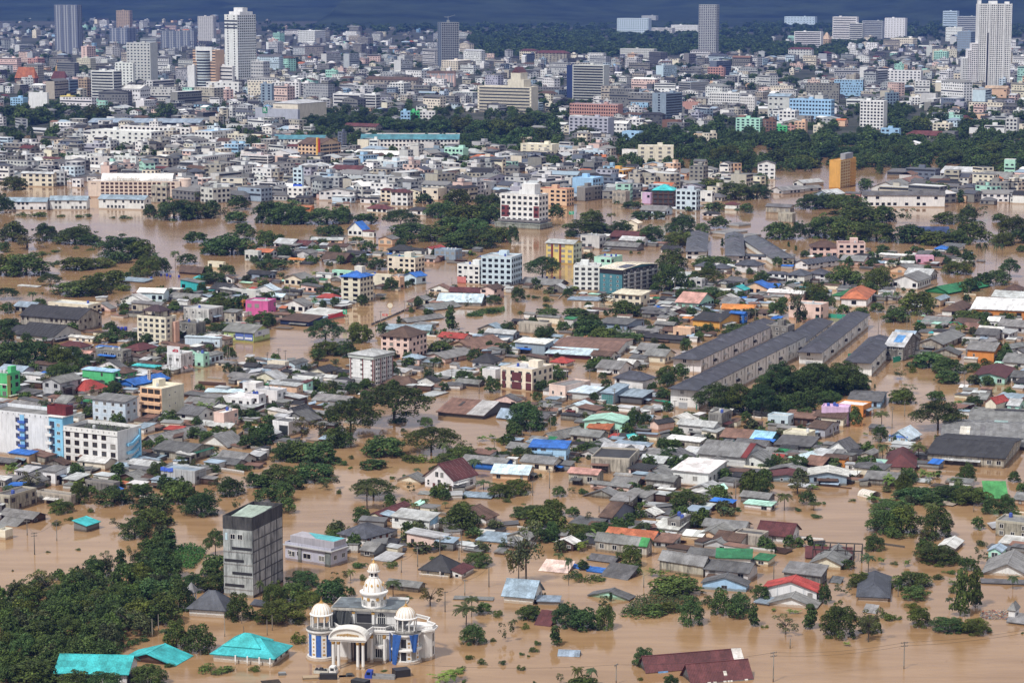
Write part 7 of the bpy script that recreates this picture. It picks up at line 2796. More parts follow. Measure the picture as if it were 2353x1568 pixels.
        # vertical ornament: panels and tall windows round the front
        for q in range(7):
            a = math.radians(-160 + 140 * q / 6)
            cx, cy = x + 3.1 * math.cos(a), 3.1 * math.sin(a)
            rz = a + math.pi / 2
            if q % 2 == 1:
                mb = MB()
                if not drapes:
                    mb.box(-.6, .6, -.08, .1, .95, 6.3)
                    for k in range(3):
                        mb.box(-.62, .62, -.1, .1, 2.4 + 1.6 * k, 2.5 + 1.6 * k)
                    P_('tall_window', mb, 'paint', (.035, .12, .42), (cx, cy, 0)).rotation_euler[2] = rz
                else:
                    for z0 in (1.0, 4.2):
                        mb.box(-.6, .6, -.08, .1, z0, z0 + 2.1)
                    P_('tall_window', mb, 'glass', (.03, .03, .04), (cx, cy, 0)).rotation_euler[2] = rz
            else:
                mb = MB()
                mb.box(-.62, .62, -.12, .1, .9, 6.6)
                pn = P_('wall_panel', mb, 'trim', WC, (cx, cy, 0))
                pn.rotation_euler[2] = rz
                mb = MB()
                for k in range(5):
                    w = (.34, .16, .22, .14, .3)[k]
                    mb.box(-w, w, -.17, -.12, 1.3 + .95 * k, 1.75 + .95 * k)
                P_('gold_ornament', mb, 'gold', WC, (0, 0, 0), False, pn)
        if drapes:
            mb = MB()
            mb.lathe([(3.3, 3.3), (3.9, 3.35), (3.9, 3.75), (3.2, 3.8)], 28)
            P_('balcony_ring', mb, 'trim', WC, (x, 0, 0))
            for a0, ln, sw in ((-165, 7.2, .9), (-112, 8.2, -1.6), (-50, 4.4, .25)):
                mb = MB()
                n = 9
                for q in range(n):
                    t0, t1 = q / n, (q + 1) / n
                    for s in range(4):
                        def pt(t, s):
                            a = math.radians(a0) + (s / 4 - .5) * .62 * (1 - .55 * t) + sw * .16 * t
                            r = 3.95 + .12 * math.sin(s * 2.1 + t * 3) + .12
                            return (r * math.cos(a), r * math.sin(a), 7.6 - ln * t)
                        mb.face([pt(t1, s), pt(t1, s + 1), pt(t0, s + 1), pt(t0, s)], 0, .8 + .35 * ((s + q) % 2))
                P_('blue_drape', mb, 'cloth', (.025, .10, .36), (x, 0, 0))
        return dome
    tower(-10.5, 'left', False)
    tower(10.5, 'right', True)
    # great central dome on its drum
    cx, cy, z = 1.2, 6.4, 11.76
    mb = MB()
    mb.lathe([(3.0, z), (3.0, z + .4), (2.85, z + .45), (2.85, z + 2.9), (3.15, z + 3.0), (3.2, z + 3.35)], 30)
    drum = P_('drum', mb, 'wall', WC, (cx, cy, 0))
    for q in range(8):
        a = math.radians(-90 + 45 * q + 8)
        arched_window(drum, 2.9 * math.cos(a), 2.9 * math.sin(a), z + .7, 1.1, 1.5, a + math.pi / 2)
        mb = MB()
        a2 = a + math.radians(22)
        mb.box(-.35, .35, -.14, .1, z + 1.9, z + 2.6)
        P_('gold_ornament', mb, 'gold', WC, (2.9 * math.cos(a2), 2.9 * math.sin(a2), 0), False, drum).rotation_euler[2] = a2 + math.pi / 2
    mb = MB()
    mb.lathe([(2.6, z + 3.3), (3.45, z + 3.4), (3.5, z + 3.75), (2.7, z + 3.95)], 30)
    dome = P_('central_dome', mb, 'trim', WC, (cx, cy, 0))
    prof = [(2.62 * math.cos(t) ** .85, z + 3.9 + 3.5 * math.sin(t)) for t in np.linspace(0, 1.2, 10)]
    mb = MB()
    mb.lathe(prof, 30)
    P_('dome_shell', mb, 'trim', WC, (0, 0, 0), True, dome)
    rb = MB()
    for q in range(len(prof) - 1):
        rb.tube((prof[q][0] + .02, 0, prof[q][1]), (prof[q + 1][0] + .02, 0, prof[q + 1][1]), .06, .06, 4)
    rme = rb.mesh('rib', ['gold'])
    for q in range(10):
        link('rib', rme, dome, (0, 0, 0), 2 * math.pi * q / 10)
    mb = MB()
    mb.prism([(0, -.45), (.3, 0), (0, .45), (-.3, 0)], -.05, .08)
    dme = mb.mesh('gold_medallion', ['gold'])
    for q in range(10):
        a = 2 * math.pi * (q + .5) / 10
        link('gold_medallion', dme, dome, (2.42 * math.cos(a), 2.42 * math.sin(a), z + 5.6), 0, None, (math.pi / 2 - .35, 0, a + math.pi / 2))
    zt = z + 7.15
    mb = MB()
    mb.lathe([(1.25, zt), (1.25, zt + .3), (.95, zt + .35), (.95, zt + 1.3), (1.5, zt + 1.4), (1.6, zt + 1.75), (1.3, zt + 1.85)], 20)
    lan = P_('lantern', mb, 'trim', WC, (cx, cy, 0))
    for q in range(6):
        a = 2 * math.pi * (q + .25) / 6
        mb = MB()
        mb.box(-.25, .25, -.06, .05, zt + .4, zt + 1.2)
        P_('lantern_window', mb, 'glass', WC, (.97 * math.cos(a), .97 * math.sin(a), 0), False, lan).rotation_euler[2] = a + math.pi / 2
    prof = [(1.4 * math.cos(t), zt + 1.85 + 1.9 * math.sin(t)) for t in np.linspace(0, 1.45, 8)]
    mb = MB()
    mb.lathe(prof, 20)
    P_('small_dome', mb, 'trim', (.76, .75, .73), (0, 0, 0), True, lan)
    rb = MB()
    for q in range(len(prof) - 1):
        rb.tube((prof[q][0] + .02, 0, prof[q][1]), (prof[q + 1][0] + .02, 0, prof[q + 1][1]), .05, .05, 4)
    rme = rb.mesh('rib', ['gold'])
    for q in range(14):
        link('rib', rme, lan, (0, 0, 0), 2 * math.pi * q / 14)
    mb = MB()
    mb.lathe([(.4, zt + 3.6), (.45, zt + 3.85), (.2, zt + 4.1), (.24, zt + 4.3), (.06, zt + 4.6), (.01, zt + 5.6)], 10)
    P_('finial', mb, 'gold', WC, (0, 0, 0), False, lan)
    # porch: entablature, arched pediment, columns
    x0, x1, yf, yb = -6.3, 2.4, -9.0, -1.5
    mb = MB()
    mb.box(x0, x1, yf, yb, 6.8, 7.3)
    mb.box(x0 - .3, x1 + .3, yf - .3, yb, 7.31, 7.7)
    porch = P_('porch_entablature', mb)
    xc, hw = (x0 + x1) / 2, (x1 - x0) / 2 + .3
    n = 14
    mb = MB()
    arc = [(xc + hw * -math.cos(math.pi * q / n), 7.7 + 2.5 * math.sin(math.pi * q / n) ** .9) for q in range(n + 1)]
    for q in range(n):
        mb.face([(arc[q][0], yf - .3, arc[q][1]), (arc[q][0], yf + 3.4, arc[q][1]), (arc[q + 1][0], yf + 3.4, arc[q + 1][1]), (arc[q + 1][0], yf - .3, arc[q + 1][1])])
    mb.face([(p[0], yf + .1, p[1]) for p in arc][::-1])
    mb.face([(p[0], yf + 3.38, p[1]) for p in arc])
    P_('arched_pediment', mb, 'trim', (.72, .71, .68), (0, 0, 0), False, porch)
    mb = MB()
    for q in range(n):
        for (s0, s1) in ((1.0, .93),):
            a, b2 = arc[q], arc[q + 1]
            f = lambda p, s: (xc + (p[0] - xc) * s, 7.7 + (p[1] - 7.7) * s)
            A, Bq, Cq, Dq = f(a, s0), f(b2, s0), f(b2, s1), f(a, s1)
            mb.face([(Dq[0], yf - .32, Dq[1]), (Cq[0], yf - .32, Cq[1]), (Bq[0], yf - .32, Bq[1]), (A[0], yf - .32, A[1])])
    P_('pediment_rim', mb, 'trim', WC, (0, 0, 0), False, porch)
    mb = MB()
    rr = random.Random(8)
    for q in range(15):
        x = xc + (q - 7) * .36
        hh = .28 + .32 * (1 - abs(q - 7) / 7)
        mb.box(x - .13, x + .13, yf, yf + .08, 8.2 + rr.uniform(-.08, .1), 8.25 + hh)
    P_('gold_ornament', mb, 'gold', WC, (0, 0, 0), False, porch)
    cm = MB()
    cm.lathe([(.62, -1.5), (.62, .25), (.48, .3)], 4, 0, 1, 0, 0, math.pi / 4, math.pi / 4 + 2 * math.pi)
    cm.lathe([(.40, .3), (.36, 3.0), (.33, 6.0)], 14)
    cme = cm.mesh('column', ['trim'])
    gm = MB()
    gm.lathe([(.33, 6.0), (.48, 6.5), (.48, 6.8)], 12)
    gme = gm.mesh('gold_capital', ['gold'])
    for x in (-5.6, -4.3, .4, 1.7):
        link('column', cme, rt, (x, yf + .5, 0), 0, WC)
        link('gold_capital', gme, rt, (x, yf + .5, 0), 0)
    for x in (-6.9, -3.0, 2.4, 5.6):
        link('column', cme, rt, (x, -2.2, 0), 0, WC)
        link('gold_capital', gme, rt, (x, -2.2, 0), 0)
    # facade openings
    for x, w in ((4.2, 2.2), (-8.0, .9), (8.0, .6)):
        for z0 in (1.0, 4.4):
            mb = MB()
            mb.box(x - w / 2, x + w / 2, -1.08, -1.0, z0, z0 + 2.2)
            fr = P_('tall_window', mb, 'glass')
            mb = MB()
            for q in range(5):
                xx = x - w / 2 + w * q / 4
                mb.box(xx - .05, xx + .05, -1.16, -1.08, z0, z0 + 2.2)
            P_('window_bar', mb, 'trim', WC, (0, 0, 0), False, fr)
    P_('dark_doorway', boxmb(-3.6, 1.0, -1.1, -1.0, 0, 6.2), 'paint', (.05, .045, .045))
    for x in (-2.4, -.9):
        mb = MB()
        mb.box(x - .12, x + .12, -1.3, -1.1, 0, 6.0)
        P_('door_post', mb, 'trim', (.5, .42, .38))
    mb = MB()
    mb.lathe([(1.3, 3.4), (1.35, 3.5), (1.35, 4.2), (1.2, 4.25)], 14, 0, 1, 0, 0, math.pi, 2 * math.pi)
    P_('balcony', mb, 'trim', WC, (4.2, -1.0, 0))
    # balustrades
    bm = MB()
    bm.box(-.07, .07, -.07, .07, 0, .62)
    bme = bm.mesh('baluster', ['trim'])
    def rail(p, q, zz):
        p, q = Vector(p), Vector(q)
        L = (q - p).length
        mb = MB()
        ang = math.atan2(q.y - p.y, q.x - p.x)
        mb.box(0, L, -.13, .13, .62, .82)
        mb.box(0, L, -.13, .13, -.02, .1)
        n = max(2, int(L / .38))
        for k in range(n + 1):
            mb.box(L * k / n - .07, L * k / n + .07, -.08, .08, .1, .62)
        part('balustrade', mb, 'trim', rt, WC, (p.x, p.y, zz), ang)
    zz = zc + .52
    for p, q in (((-7.6, 1.2), (-6.0, -1.2)), ((-6.0, -1.2), (-3.2, -1.2)), ((2.5, -1.2), (5.6, -1.2)), ((5.6, -1.2), (6.6, .8)), ((6.6, .8), (8.0, .8)),
                 ((13.0, -.2), (14.8, 1.2)), ((14.8, 1.2), (16.6, 2.0)), ((16.6, 2.0), (16.9, 4.2)), ((16.9, 4.2), (14.5, 6.4)), ((14.5, 6.4), (14.5, 9.5)), ((14.5, 9.5), (10, 12.5)),
                 ((-9.6, 6.0), (-9.6, 12)), ((-9.6, 12), (-7, 13))):
        rail((*p, 0), (*q, 0), zz)
    rail((1.2, -8.5, 0), (2.6, -1.3, 0), zc + .6)
    # small windows on the side bay
    for z0 in (1.2, 4.4):
        mb = MB()
        mb.box(11.8, 12.6, 1.55, 1.8, z0, z0 + 1.9)
        mb.box(16.45, 16.6, 3.0, 4.0, z0, z0 + 1.9)
        P_('tall_window', mb, 'glass')

def boxmb(*a):
    mb = MB()
    mb.box(*a)
    return mb

def arched_window(parent, x, y, z, w, h, rz=0.0):
    """arched window: dark pane, white surround and glazing bars"""
    n = 8
    arc = [(-w / 2, 0)] + [(-w / 2 * math.cos(math.pi * q / n), h - w / 2 + w / 2 * math.sin(math.pi * q / n)) for q in range(n + 1)] + [(w / 2, 0)]
    mb = MB()
    mb.face([(p[0], -.03, p[1]) for p in arc][::1])
    pane = part('arched_window', mb, 'glass', parent, None, (x, y, z), rz)
    mb = MB()
    for q in range(len(arc) - 1):
        mb.tube((arc[q][0], -.06, arc[q][1]), (arc[q + 1][0], -.06, arc[q + 1][1]), .1, .1, 4)
    for q in range(1, 4):
        xx = -w / 2 + w * q / 4
        mb.box(xx - .035, xx + .035, -.1, -.03, 0, h - .1)
    mb.box(-w / 2, w / 2, -.1, -.03, h * .55, h * .55 + .08)
    part('window_bar', mb, 'frame', pane)
mansion()

# ------------------------------------------------------------------ vehicles and floating things before the mansion
def wheel(parent, x, y):
    mb = MB()
    mb.lathe([(.42, -.13), (.48, -.1), (.48, .1), (.42, .13), (.01, .13)], 12)
    o = part('wheel', mb, 'paint', parent, (.02, .02, .02), (x, y, .0), rot=(math.pi / 2, 0, 0))

def truck(P, rz, cabc, bedc, L, label, load):
    rt = thing('truck', P, rz, 'truck', '', label)
    rt.location.z = -.75
    cab = MB()
    prof = [(0, .5), (1.75, .5), (1.75, 2.45), (.45, 2.5), (.12, 1.7), (0, 1.5)]
    gable(cab, [(p[0], p[1]) for p in prof], 'x', 0, 1) if False else None
    cab.v, cab.f, cab.m, cab.t = [], [], [], []
    A = [(p[0], -1, p[1]) for p in prof]
    Bq = [(p[0], 1, p[1]) for p in prof]
    cab.face(A)
    cab.face(Bq[::-1])
    for q in range(6):
        r = (q + 1) % 6
        cab.face([A[r], A[q], Bq[q], Bq[r]])
    c = part('cab', cab, 'paint', rt, cabc)
    mb = MB()
    mb.face([(.10, -.85, 1.72), (.10, .85, 1.72), (.40, .85, 2.36), (.40, -.85, 2.36)][::-1])
    part('windscreen', mb, 'glass', c)
    mb = MB()
    mb.box(.5, 1.4, -1.03, -1.0, 1.6, 2.25)
    mb.box(.5, 1.4, 1.0, 1.03, 1.6, 2.25)
    part('side_window', mb, 'glass', c)
    mb = MB()
    mb.box(1.9, 1.9 + L, -1.1, 1.1, .7, .95)
    for y in (-1.1, 1.05):
        mb.box(1.9, 1.9 + L, y, y + .05, .95, 1.5)
    mb.box(1.9, 1.95, -1.05, 1.05, .95, 1.6)
    mb.box(1.85 + L, 1.9 + L, -1.05, 1.05, .95, 1.5)
    part('bed', mb, 'paint', rt, bedc)
    for x in (.9, 1.2 + L):
        for y in (-.95, .95):
            wheel(rt, x, y)
    if load:
        mb = MB()
        for q in range(14):
            x, y = R.uniform(2.2, 1.6 + L), R.uniform(-.7, .7)
            s = R.uniform(.3, .7)
            mb.box(x - s / 2, x + s / 2, y - s / 2, y + s / 2, .95, 1.1 + s)
        part('load', mb, 'cloth', rt, (.03, .03, .035))
    return rt
truck(here(1, 3, 745, 1478), math.radians(168), (.70, .71, .72), (.50, .50, .46), 3.6, 'white-cabbed lorry with dark load half under water before the porch', True)
truck(here(1, 3, 1005, 1512), math.radians(-9), (.03, .07, .38), (.26, .26, .27), 5.4, 'blue-cabbed flatbed lorry sunk to its deck', False)
def pickup(P, rz, c, label):
    rt = thing('pickup', P, rz, 'pickup', '', label)
    rt.location.z = -1.25
    mb = MB()
    prof = [(-2.6, .5), (2.6, .5), (2.6, 1.1), (1.2, 1.2), (.55, 1.75), (-.7, 1.75), (-.95, 1.25), (-2.6, 1.25)]
    A = [(p[0], -.85, p[1]) for p in prof]
    Bq = [(p[0], .85, p[1]) for p in prof]
    mb.face(A)
    mb.face(Bq[::-1])
    for q in range(8):
        r = (q + 1) % 8
        mb.face([A[r], A[q], Bq[q], Bq[r]])
    b = part('body', mb, 'paint', rt, c)
    mb = MB()
    mb.box(-.6, .5, -.88, -.85, 1.3, 1.66)
    mb.box(-.6, .5, .85, .88, 1.3, 1.66)
    mb.face([(1.12, -.7, 1.28), (1.12, .7, 1.28), (.62, .7, 1.72), (.62, -.7, 1.72)])
    part('window', mb, 'glass', b)
    for x in (-1.6, 1.7):
        for y in (-.8, .8):
            wheel(rt, x, y)
pickup(here(1, 3, 862, 1500), math.radians(8), (.05, .055, .06), 'dark pickup with only roof and bonnet above the water')

def crate_thing(name, i, j, x, y, w, d, h, rz, color, cat, label, mat='paint', tilt=0):
    rt = thing(name, here(i, j, x, y), math.radians(rz), cat, '', label)
    mb = MB()
    mb.box(-w / 2, w / 2, -d / 2, d / 2, -.3, h)
    part('side', mb, mat, rt, color)
    mb = MB()
    mb.box(-w / 2 - .05, w / 2 + .05, -d / 2 - .05, d / 2 + .05, h + .01, h + .07)
    part('lid', mb, mat, rt, tuple(q * 1.5 for q in color))
    for s in range(4):
        mb = MB()
        mb.box(-.05, .05, -.05, .05, -.3, h + .05)
        part('corner_post', mb, mat, rt, tuple(q * .6 for q in color), ((-1 if s % 2 else 1) * (w / 2 + .02), (-1 if s < 2 else 1) * (d / 2 + .02), 0))
    if tilt:
        rt.rotation_euler[0] = tilt
    return rt
crate_thing('container', 1, 3, 1335, 1500, 3.6, 2.6, 1.7, 22, (.022, .022, .026), 'container', 'black box container adrift right of the blue lorry')
crate_thing('container', 1, 3, 665, 1530, 4.0, 1.0, 1.3, 0, (.022, .024, .028), 'container', 'long black bin adrift in front of the white lorry')
crate_thing('barge', 1, 3, 500, 1522, 3.6, 2.0, .35, 10, (.42, .40, .34), 'raft', 'pale raft of scrap adrift left of the black bin', 'wall')
crate_thing('shed_roof', 1, 3, 960, 1575, 3.8, 2.2, 1.0, -30, (.02, .021, .024), 'shed', 'black tarpaulined box at the bottom edge below the mansion', 'cloth')
crate_thing('cart', 1, 3, 240, 1490, 1.6, 1.2, .5, 8, (.14, .15, .16), 'cart', 'small grey cart afloat left of the mansion')
rt = thing('bamboo_raft', here(1, 3, 130, 1560), .3, 'raft', '', 'bamboo pole raft at the bottom edge left of the mansion')
for q in range(7):
    mb = MB()
    mb.tube((-2, -1.5 + q * .5, .08), (2.4, -1.4 + q * .5, .08), .07, .06, 5)
    part('bamboo_pole', mb, 'bark', rt)

# ------------------------------------------------------------------ poles, wires, fences, frames, signs
POLE_TOP = {}
def pole(i, j, x, y, h, kind='e', key=None):
    P = here(i, j, x, y)
    hm = h / 4 * scale_at(P)
    o = thing('utility_pole' if kind == 'e' else 'wooden_post', P, math.radians(R.choice([28, -40, 10, 60])), 'utility pole' if kind == 'e' else 'post',
              f"{'concrete power pole' if kind == 'e' else 'bare grey post'} rising from the water", None, None, None, (vpx(i, j, x, y)[0], vpx(i, j, x, y - h / 2)[1]))
    r = .13 if kind == 'e' else .10
    mb = MB()
    mb.tube((0, 0, -1.5), (0, 0, hm), r * 1.25, r * .85, 6)
    part('pole', mb, 'stain', o, (.30, .28, .25) if kind == 'e' else (.34, .31, .27))
    if kind == 'e' and hm > 4:
        for dz in (.3, 1.1) if hm > 6 else (.3,):
            mb = MB()
            mb.box(-.9, .9, -.06, .06, hm - dz - .08, hm - dz + .05)
            for q in (-.8, -.3, .3, .8):
                mb.box(q - .05, q + .05, -.05, .05, hm - dz + .05, hm - dz + .25)
            part('crossarm', mb, 'paint', o, (.16, .15, .14))
    POLE_TOP[(i, j, x)] = P + Vector((0, 0, hm - .2))
for spec in '''0 3 318 388 210;0 3 522 262 200;0 3 250 210 140;0 3 2065 1140 175 p;0 3 1400 1147 175 p;0 3 1457 1090 160 p;0 3 2220 1020 110 p;0 3 2240 1112 70 p
1 3 1335 552 125;1 3 1485 500 185;1 3 1690 400 180;1 3 1800 290 125;1 3 1890 368 215;1 3 1865 440 155;1 3 2140 685 200;1 3 1918 760 150;1 3 1737 915 195;1 3 200 1032 135 p;1 3 35 1025 105 p;1 3 103 1130 150 p;1 3 150 1085 150 p
2 3 957 1575 190;2 3 1210 690 115;2 3 1530 330 45;3 3 48 1555 285;3 3 1248 1437 258;3 3 203 1248 92;3 3 52 630 160;3 3 1195 775 110 p
0 2 1765 466 165;0 2 2170 330 170;0 2 1545 335 120;0 2 400 640 180;0 2 745 1180 70;0 2 1890 800 70;0 2 2090 170 130 p;0 2 2110 170 120 p;0 2 500 640 110;0 2 700 590 100;0 2 1570 330 120
1 2 210 192 130;1 2 105 240 140;1 2 270 190 110;1 2 1525 350 145;1 2 1620 410 170;1 2 1800 395 150;1 2 2050 480 130;1 2 770 450 80;1 2 1588 330 110;1 2 2190 980 60
2 2 190 1415 140;2 2 345 1352 190;2 2 355 805 125;2 2 1080 1542 130;2 2 2055 1440 180;2 2 940 598 170;2 2 1430 410 150;2 2 1155 1358 105;2 2 970 900 100;2 2 800 1568 60;2 2 965 1530 50;2 2 2222 770 140;2 2 1495 655 115;2 2 615 520 80;2 2 165 870 90;2 2 95 880 70;2 2 500 350 110;2 2 715 370 120;2 2 1665 310 140;2 2 1750 290 60
3 2 1255 690 140;3 2 1140 775 185;3 2 955 965 140;3 2 600 880 115;3 2 312 820 100;3 2 1800 450 180;3 2 943 1215 155;3 2 1015 1085 250;3 2 1785 1070 110;3 2 1570 470 60;3 2 820 1260 90;3 2 1890 1565 70
0 1 80 1335 135;0 1 1230 1385 90;0 1 850 1390 80
1 1 1145 1395 105;1 1 1365 1305 110;1 1 1565 1175 75;1 1 1800 1040 60;1 1 1450 1270 70;1 1 850 1410 70;1 1 1660 1170 70;1 1 1095 1425 90;1 1 515 1110 100;1 1 310 1190 150
2 1 390 600 60;2 1 325 640 45;2 1 1495 1170 170;2 1 1910 1480 130;2 1 1855 1050 90;2 1 2235 1380 140;2 1 590 470 90;2 1 690 390 110
3 1 475 1480 155 p;3 1 622 1495 215 p;3 1 683 1500 250 p;3 1 740 1485 225 p;3 1 780 1435 165 p;3 1 852 1445 135 p;3 1 1012 1545 255 p;3 1 1275 1485 155 p;3 1 1307 1485 175 p;3 1 1375 1480 130 p;3 1 1472 1460 80 p;3 1 1530 1390 50 p;3 1 1080 1560 70;3 1 1845 1140 80;3 1 335 1470 70 p;3 1 1045 1420 100 p'''.replace('\n', ';').split(';'):
    q = spec.split()
    pole(int(q[0]), int(q[1]), *map(float, q[2:5]), 'p' if len(q) > 5 else 'e')
def wire(k1, k2, sag=.8, n=8, off=(0,)):
    a, b = POLE_TOP[k1], POLE_TOP[k2]
    for dz in off:
        o = thing('power_line', a, 0, 'cable', 'thin sagging black power cable')
        THINGS[-1] = (o, *project((a + b) / 2), 'thin sagging black power cable', None)
        mb = MB()
        pts = []
        for q in range(n + 1):
            t = q / n
            p = (b - a) * t
            pts.append(p + Vector((0, 0, -sag * 4 * t * (1 - t) - dz)))
        for q in range(n):
            mb.tube(pts[q], pts[q + 1], .028, .028, 4)
        part('cable', mb, 'paint', o, (.02, .02, .02))
far_r = Vector(here(3, 3, 2700, 1340)) + Vector((0, 0, 9))
far_l = Vector(here(1, 3, 1400, 1700)) + Vector((0, 0, 8))
POLE_TOP['R'] = far_r
POLE_TOP['L'] = far_l
for k1, k2 in (((3, 3, 48), (3, 3, 1248)), ((2, 3, 957), (3, 3, 48)), ((3, 3, 1248), 'R'), ('L', (2, 3, 957)), ((1, 3, 1335), (1, 3, 1485)), ((1, 3, 1485), (1, 3, 1690)), ((1, 3, 1690), (1, 3, 1800)),
               ((0, 3, 318), (0, 3, 522)), ((0, 3, 250), (0, 3, 318)), ((0, 2, 1765), (0, 2, 2170)), ((1, 2, 105), (1, 2, 210)), ((3, 2, 1255), (3, 2, 1570)), ((3, 2, 1140), (3, 2, 1255)), ((2, 2, 190), (2, 2, 345)),
               ((1, 2, 1620), (1, 2, 1800)), ((1, 2, 1800), (1, 2, 2050)), ((1, 1, 1145), (1, 1, 1365)), ((1, 1, 1365), (1, 1, 1565)), ((1, 1, 1565), (1, 1, 1800)), ((2, 3, 1210), (2, 3, 1530)), ((1, 3, 1737), (1, 3, 1918)), ((1, 3, 1918), (1, 3, 2140))):
    wire(k1, k2, .9, 8, (0, .8) if k1 in ((3, 3, 48), (3, 3, 1248)) else (0,))

def fence(pts, h, color, label, name='net_fence'):
    P = [here(*p) for p in pts]
    o = thing(name, P[0], 0, 'fence', '', label)
    for a, b in zip(P[:-1], P[1:]):
        a, b = a - P[0], b - P[0]
        n = max(1, int((b - a).length / 3))
        for q in range(n):
            s, e = a.lerp(b, q / n), a.lerp(b, (q + 1) / n)
            d = (e - s)
            mb = MB()
            L = d.length
            mb.box(0, L - .08, -.03, .03, -.6, h - R.uniform(0, .25), 0, R.uniform(.8, 1.15))
            part('net_panel', mb, 'cloth', o, color, s, math.atan2(d.y, d.x))
            mb = MB()
            mb.tube((0, .08, -.8), (0, .08, h + .2), .05, .05, 5)
            part('fence_post', mb, 'bark', o, None, s)
NET = (.03, .30, .20)
fence([(2, 2, 1310, 575), (2, 2, 1700, 625)], 2.0, NET, 'green net fence in front of the longest townhouse row')
fence([(3, 1, 435, 1385), (3, 1, 505, 1345), (3, 1, 808, 1368)], 2.2, NET, 'green net fence right of the pink terraced house')
fence([(3, 1, 1368, 1412), (3, 1, 1740, 1430), (3, 1, 1820, 1465)], 2.2, NET, 'green net fence left of the small red-brown hut')
fence([(3, 2, 735, 150), (3, 2, 830, 140)], 2.0, NET, 'green net fence beside the short townhouse row')
fence([(3, 2, 1150, 195), (3, 2, 1240, 175), (3, 2, 1360, 110)], 2.4, NET, 'green net fence beside the unfinished grey row')
fence([(0, 2, 670, 735), (0, 2, 850, 690)], 1.4, (.03, .03, .035), 'dark roadside wall behind the blue-white hotel', 'roadside_wall')
fence([(1, 1, 1060, 1420), (1, 1, 1320, 1310), (1, 1, 1560, 1190)], 1.0, (.13, .13, .135), 'low concrete divider along the flooded avenue', 'road_divider')

# bare concrete frame
P = here(3, 3, 640, 420)
rt = thing('unfinished_building', P, -math.radians(10), 'building frame', '', 'roofless dark frame of posts and beams over the maroon roof', None, 'the bare frame')
s = scale_at(P) / 4
L, Dp, Hh = 440 * s, 9.0, 108 * s
def beam(a, b, r=.16):
    mb = MB()
    mb.tube(a, b, r, r, 4)
    part('beam', mb, 'stain', rt, (.06, .055, .05))
for q in range(7):
    x = -L / 2 + L * q / 6
    for y in (-Dp / 2, Dp / 2):
        mb = MB()
        mb.box(x - .14, x + .14, y - .14, y + .14, -1.5, Hh)
        part('post', mb, 'stain', rt, (.07, .062, .058))
    beam((x, -Dp / 2, Hh), (x, Dp / 2, Hh))
beam((-L / 2, -Dp / 2, Hh), (L / 2, -Dp / 2, Hh), .2)
beam((-L / 2, Dp / 2, Hh), (L / 2, Dp / 2, Hh), .2)
mb = MB()
mb.box(-L * .0, L * .2, -1.5, 1.5, -.5, 2.0)
part('tarpaulin', mb, 'cloth', rt, (.10, .16, .22))

# belfry by the slate hipped house
P = here(0, 3, 1762, 852)
s = scale_at(P) / 4
rt = thing('belfry', P, -.25, 'tower', '', 'slim open white belfry with grey pyramid cap left of the slate house')
w, hh = 72 * s, 160 * s
for sx in (-1, 1):
    for sy in (-1, 1):
        mb = MB()
        mb.box(-.16, .16, -.16, .16, -1.5, hh)
        part('post', mb, 'trim', rt, WHITE, (sx * w * .42, sy * w * .42, 0))
for z in (.02, .36, .72):
    mb = MB()
    mb.box(-w * .45, w * .45, -w * .45, w * .45, hh * z, hh * z + .35)
    part('floor_slab', mb, 'trim', rt, WHITE)
mb = MB()
for p in roof_planes('H', w, w, hh, 1.7, .45):
    slab(mb, *p)
    plane_sheets(mb, *p, .7, .02, 2)
part('roof', mb, 'roof', rt, (.22, .22, .24))

# road sign, ring sign, banners in the roads
def road_sign(i, j, x, y, w, h, up, color, label, rz=-.15):
    P = here(i, j, x, y)
    s = scale_at(P) / 4
    o = thing('road_sign', P, rz, 'road sign', '', label)
    w, h, up = w * s, h * s, up * s
    mb = MB()
    mb.box(-w / 2, w / 2, -.06, .06, up, up + h)
    bd = part('board', mb, 'paint', o, color)
    for q, (a, b, z) in enumerate(((-.36, .3, .75), (-.2, .25, .5), (.05, .32, .22))):
        mb = MB()
        n = 5 if q < 2 else 2
        for k in range(n):
            xa = w * (a + (b - a) * k / n)
            mb.box(xa, xa + w * (b - a) / n * .7, -.09, -.061, up + h * z - h * .05, up + h * z + h * (.05 if k % 2 else .07))
        part('lettering', mb, 'paint', bd, (.75, .77, .76))
    mb = MB()
    mb.tube((w * .4, .1, -1), (w * .4, .1, up + h), .09, .07, 6)
    part('pole', mb, 'paint', o, (.35, .36, .36))
SG = (.02, .33, .19)
road_sign(0, 2, 418, 720, 62, 62, 66, SG, 'square green road sign left of the red tank box')
road_sign(1, 1, 818, 1405, 38, 44, 88, SG, 'green road sign over the flooded avenue')
road_sign(2, 1, 545, 440, 46, 32, 36, SG, 'green road sign beside the white and maroon hotel')
road_sign(1, 1, 1185, 1395, 48, 20, 62, (.50, .10, .08), 'small red road board over the avenue')
road_sign(1, 1, 1418, 1290, 42, 20, 56, (.04, .04, .045), 'small black shop board over the avenue')
P = here(1, 1, 1232, 1290)
s = scale_at(P) / 4
rt = thing('ring_sign', P, 0, 'sign', '', 'round white and gold ring sign standing in the flooded avenue')
mb = MB()
mb.lathe([(24 * s, -.2), (24 * s, .2), (.02, .2)], 20)
part('disc', mb, 'paint', rt, (.72, .68, .58), (0, 0, 52 * s), rot=(math.pi / 2, 0, 0))
mb = MB()
mb.lathe([(26 * s, -.25), (29 * s, -.25), (29 * s, .25), (26 * s, .25)], 20)
part('ring', mb, 'gold', rt, None, (0, 0, 52 * s), rot=(math.pi / 2, 0, 0))
mb = MB()
mb.box(-.3, .3, -.2, .2, -1, 24 * s)
part('foot', mb, 'paint', rt, (.6, .5, .3))
P = here(0, 2, 1372, 392)
s = scale_at(P) / 4
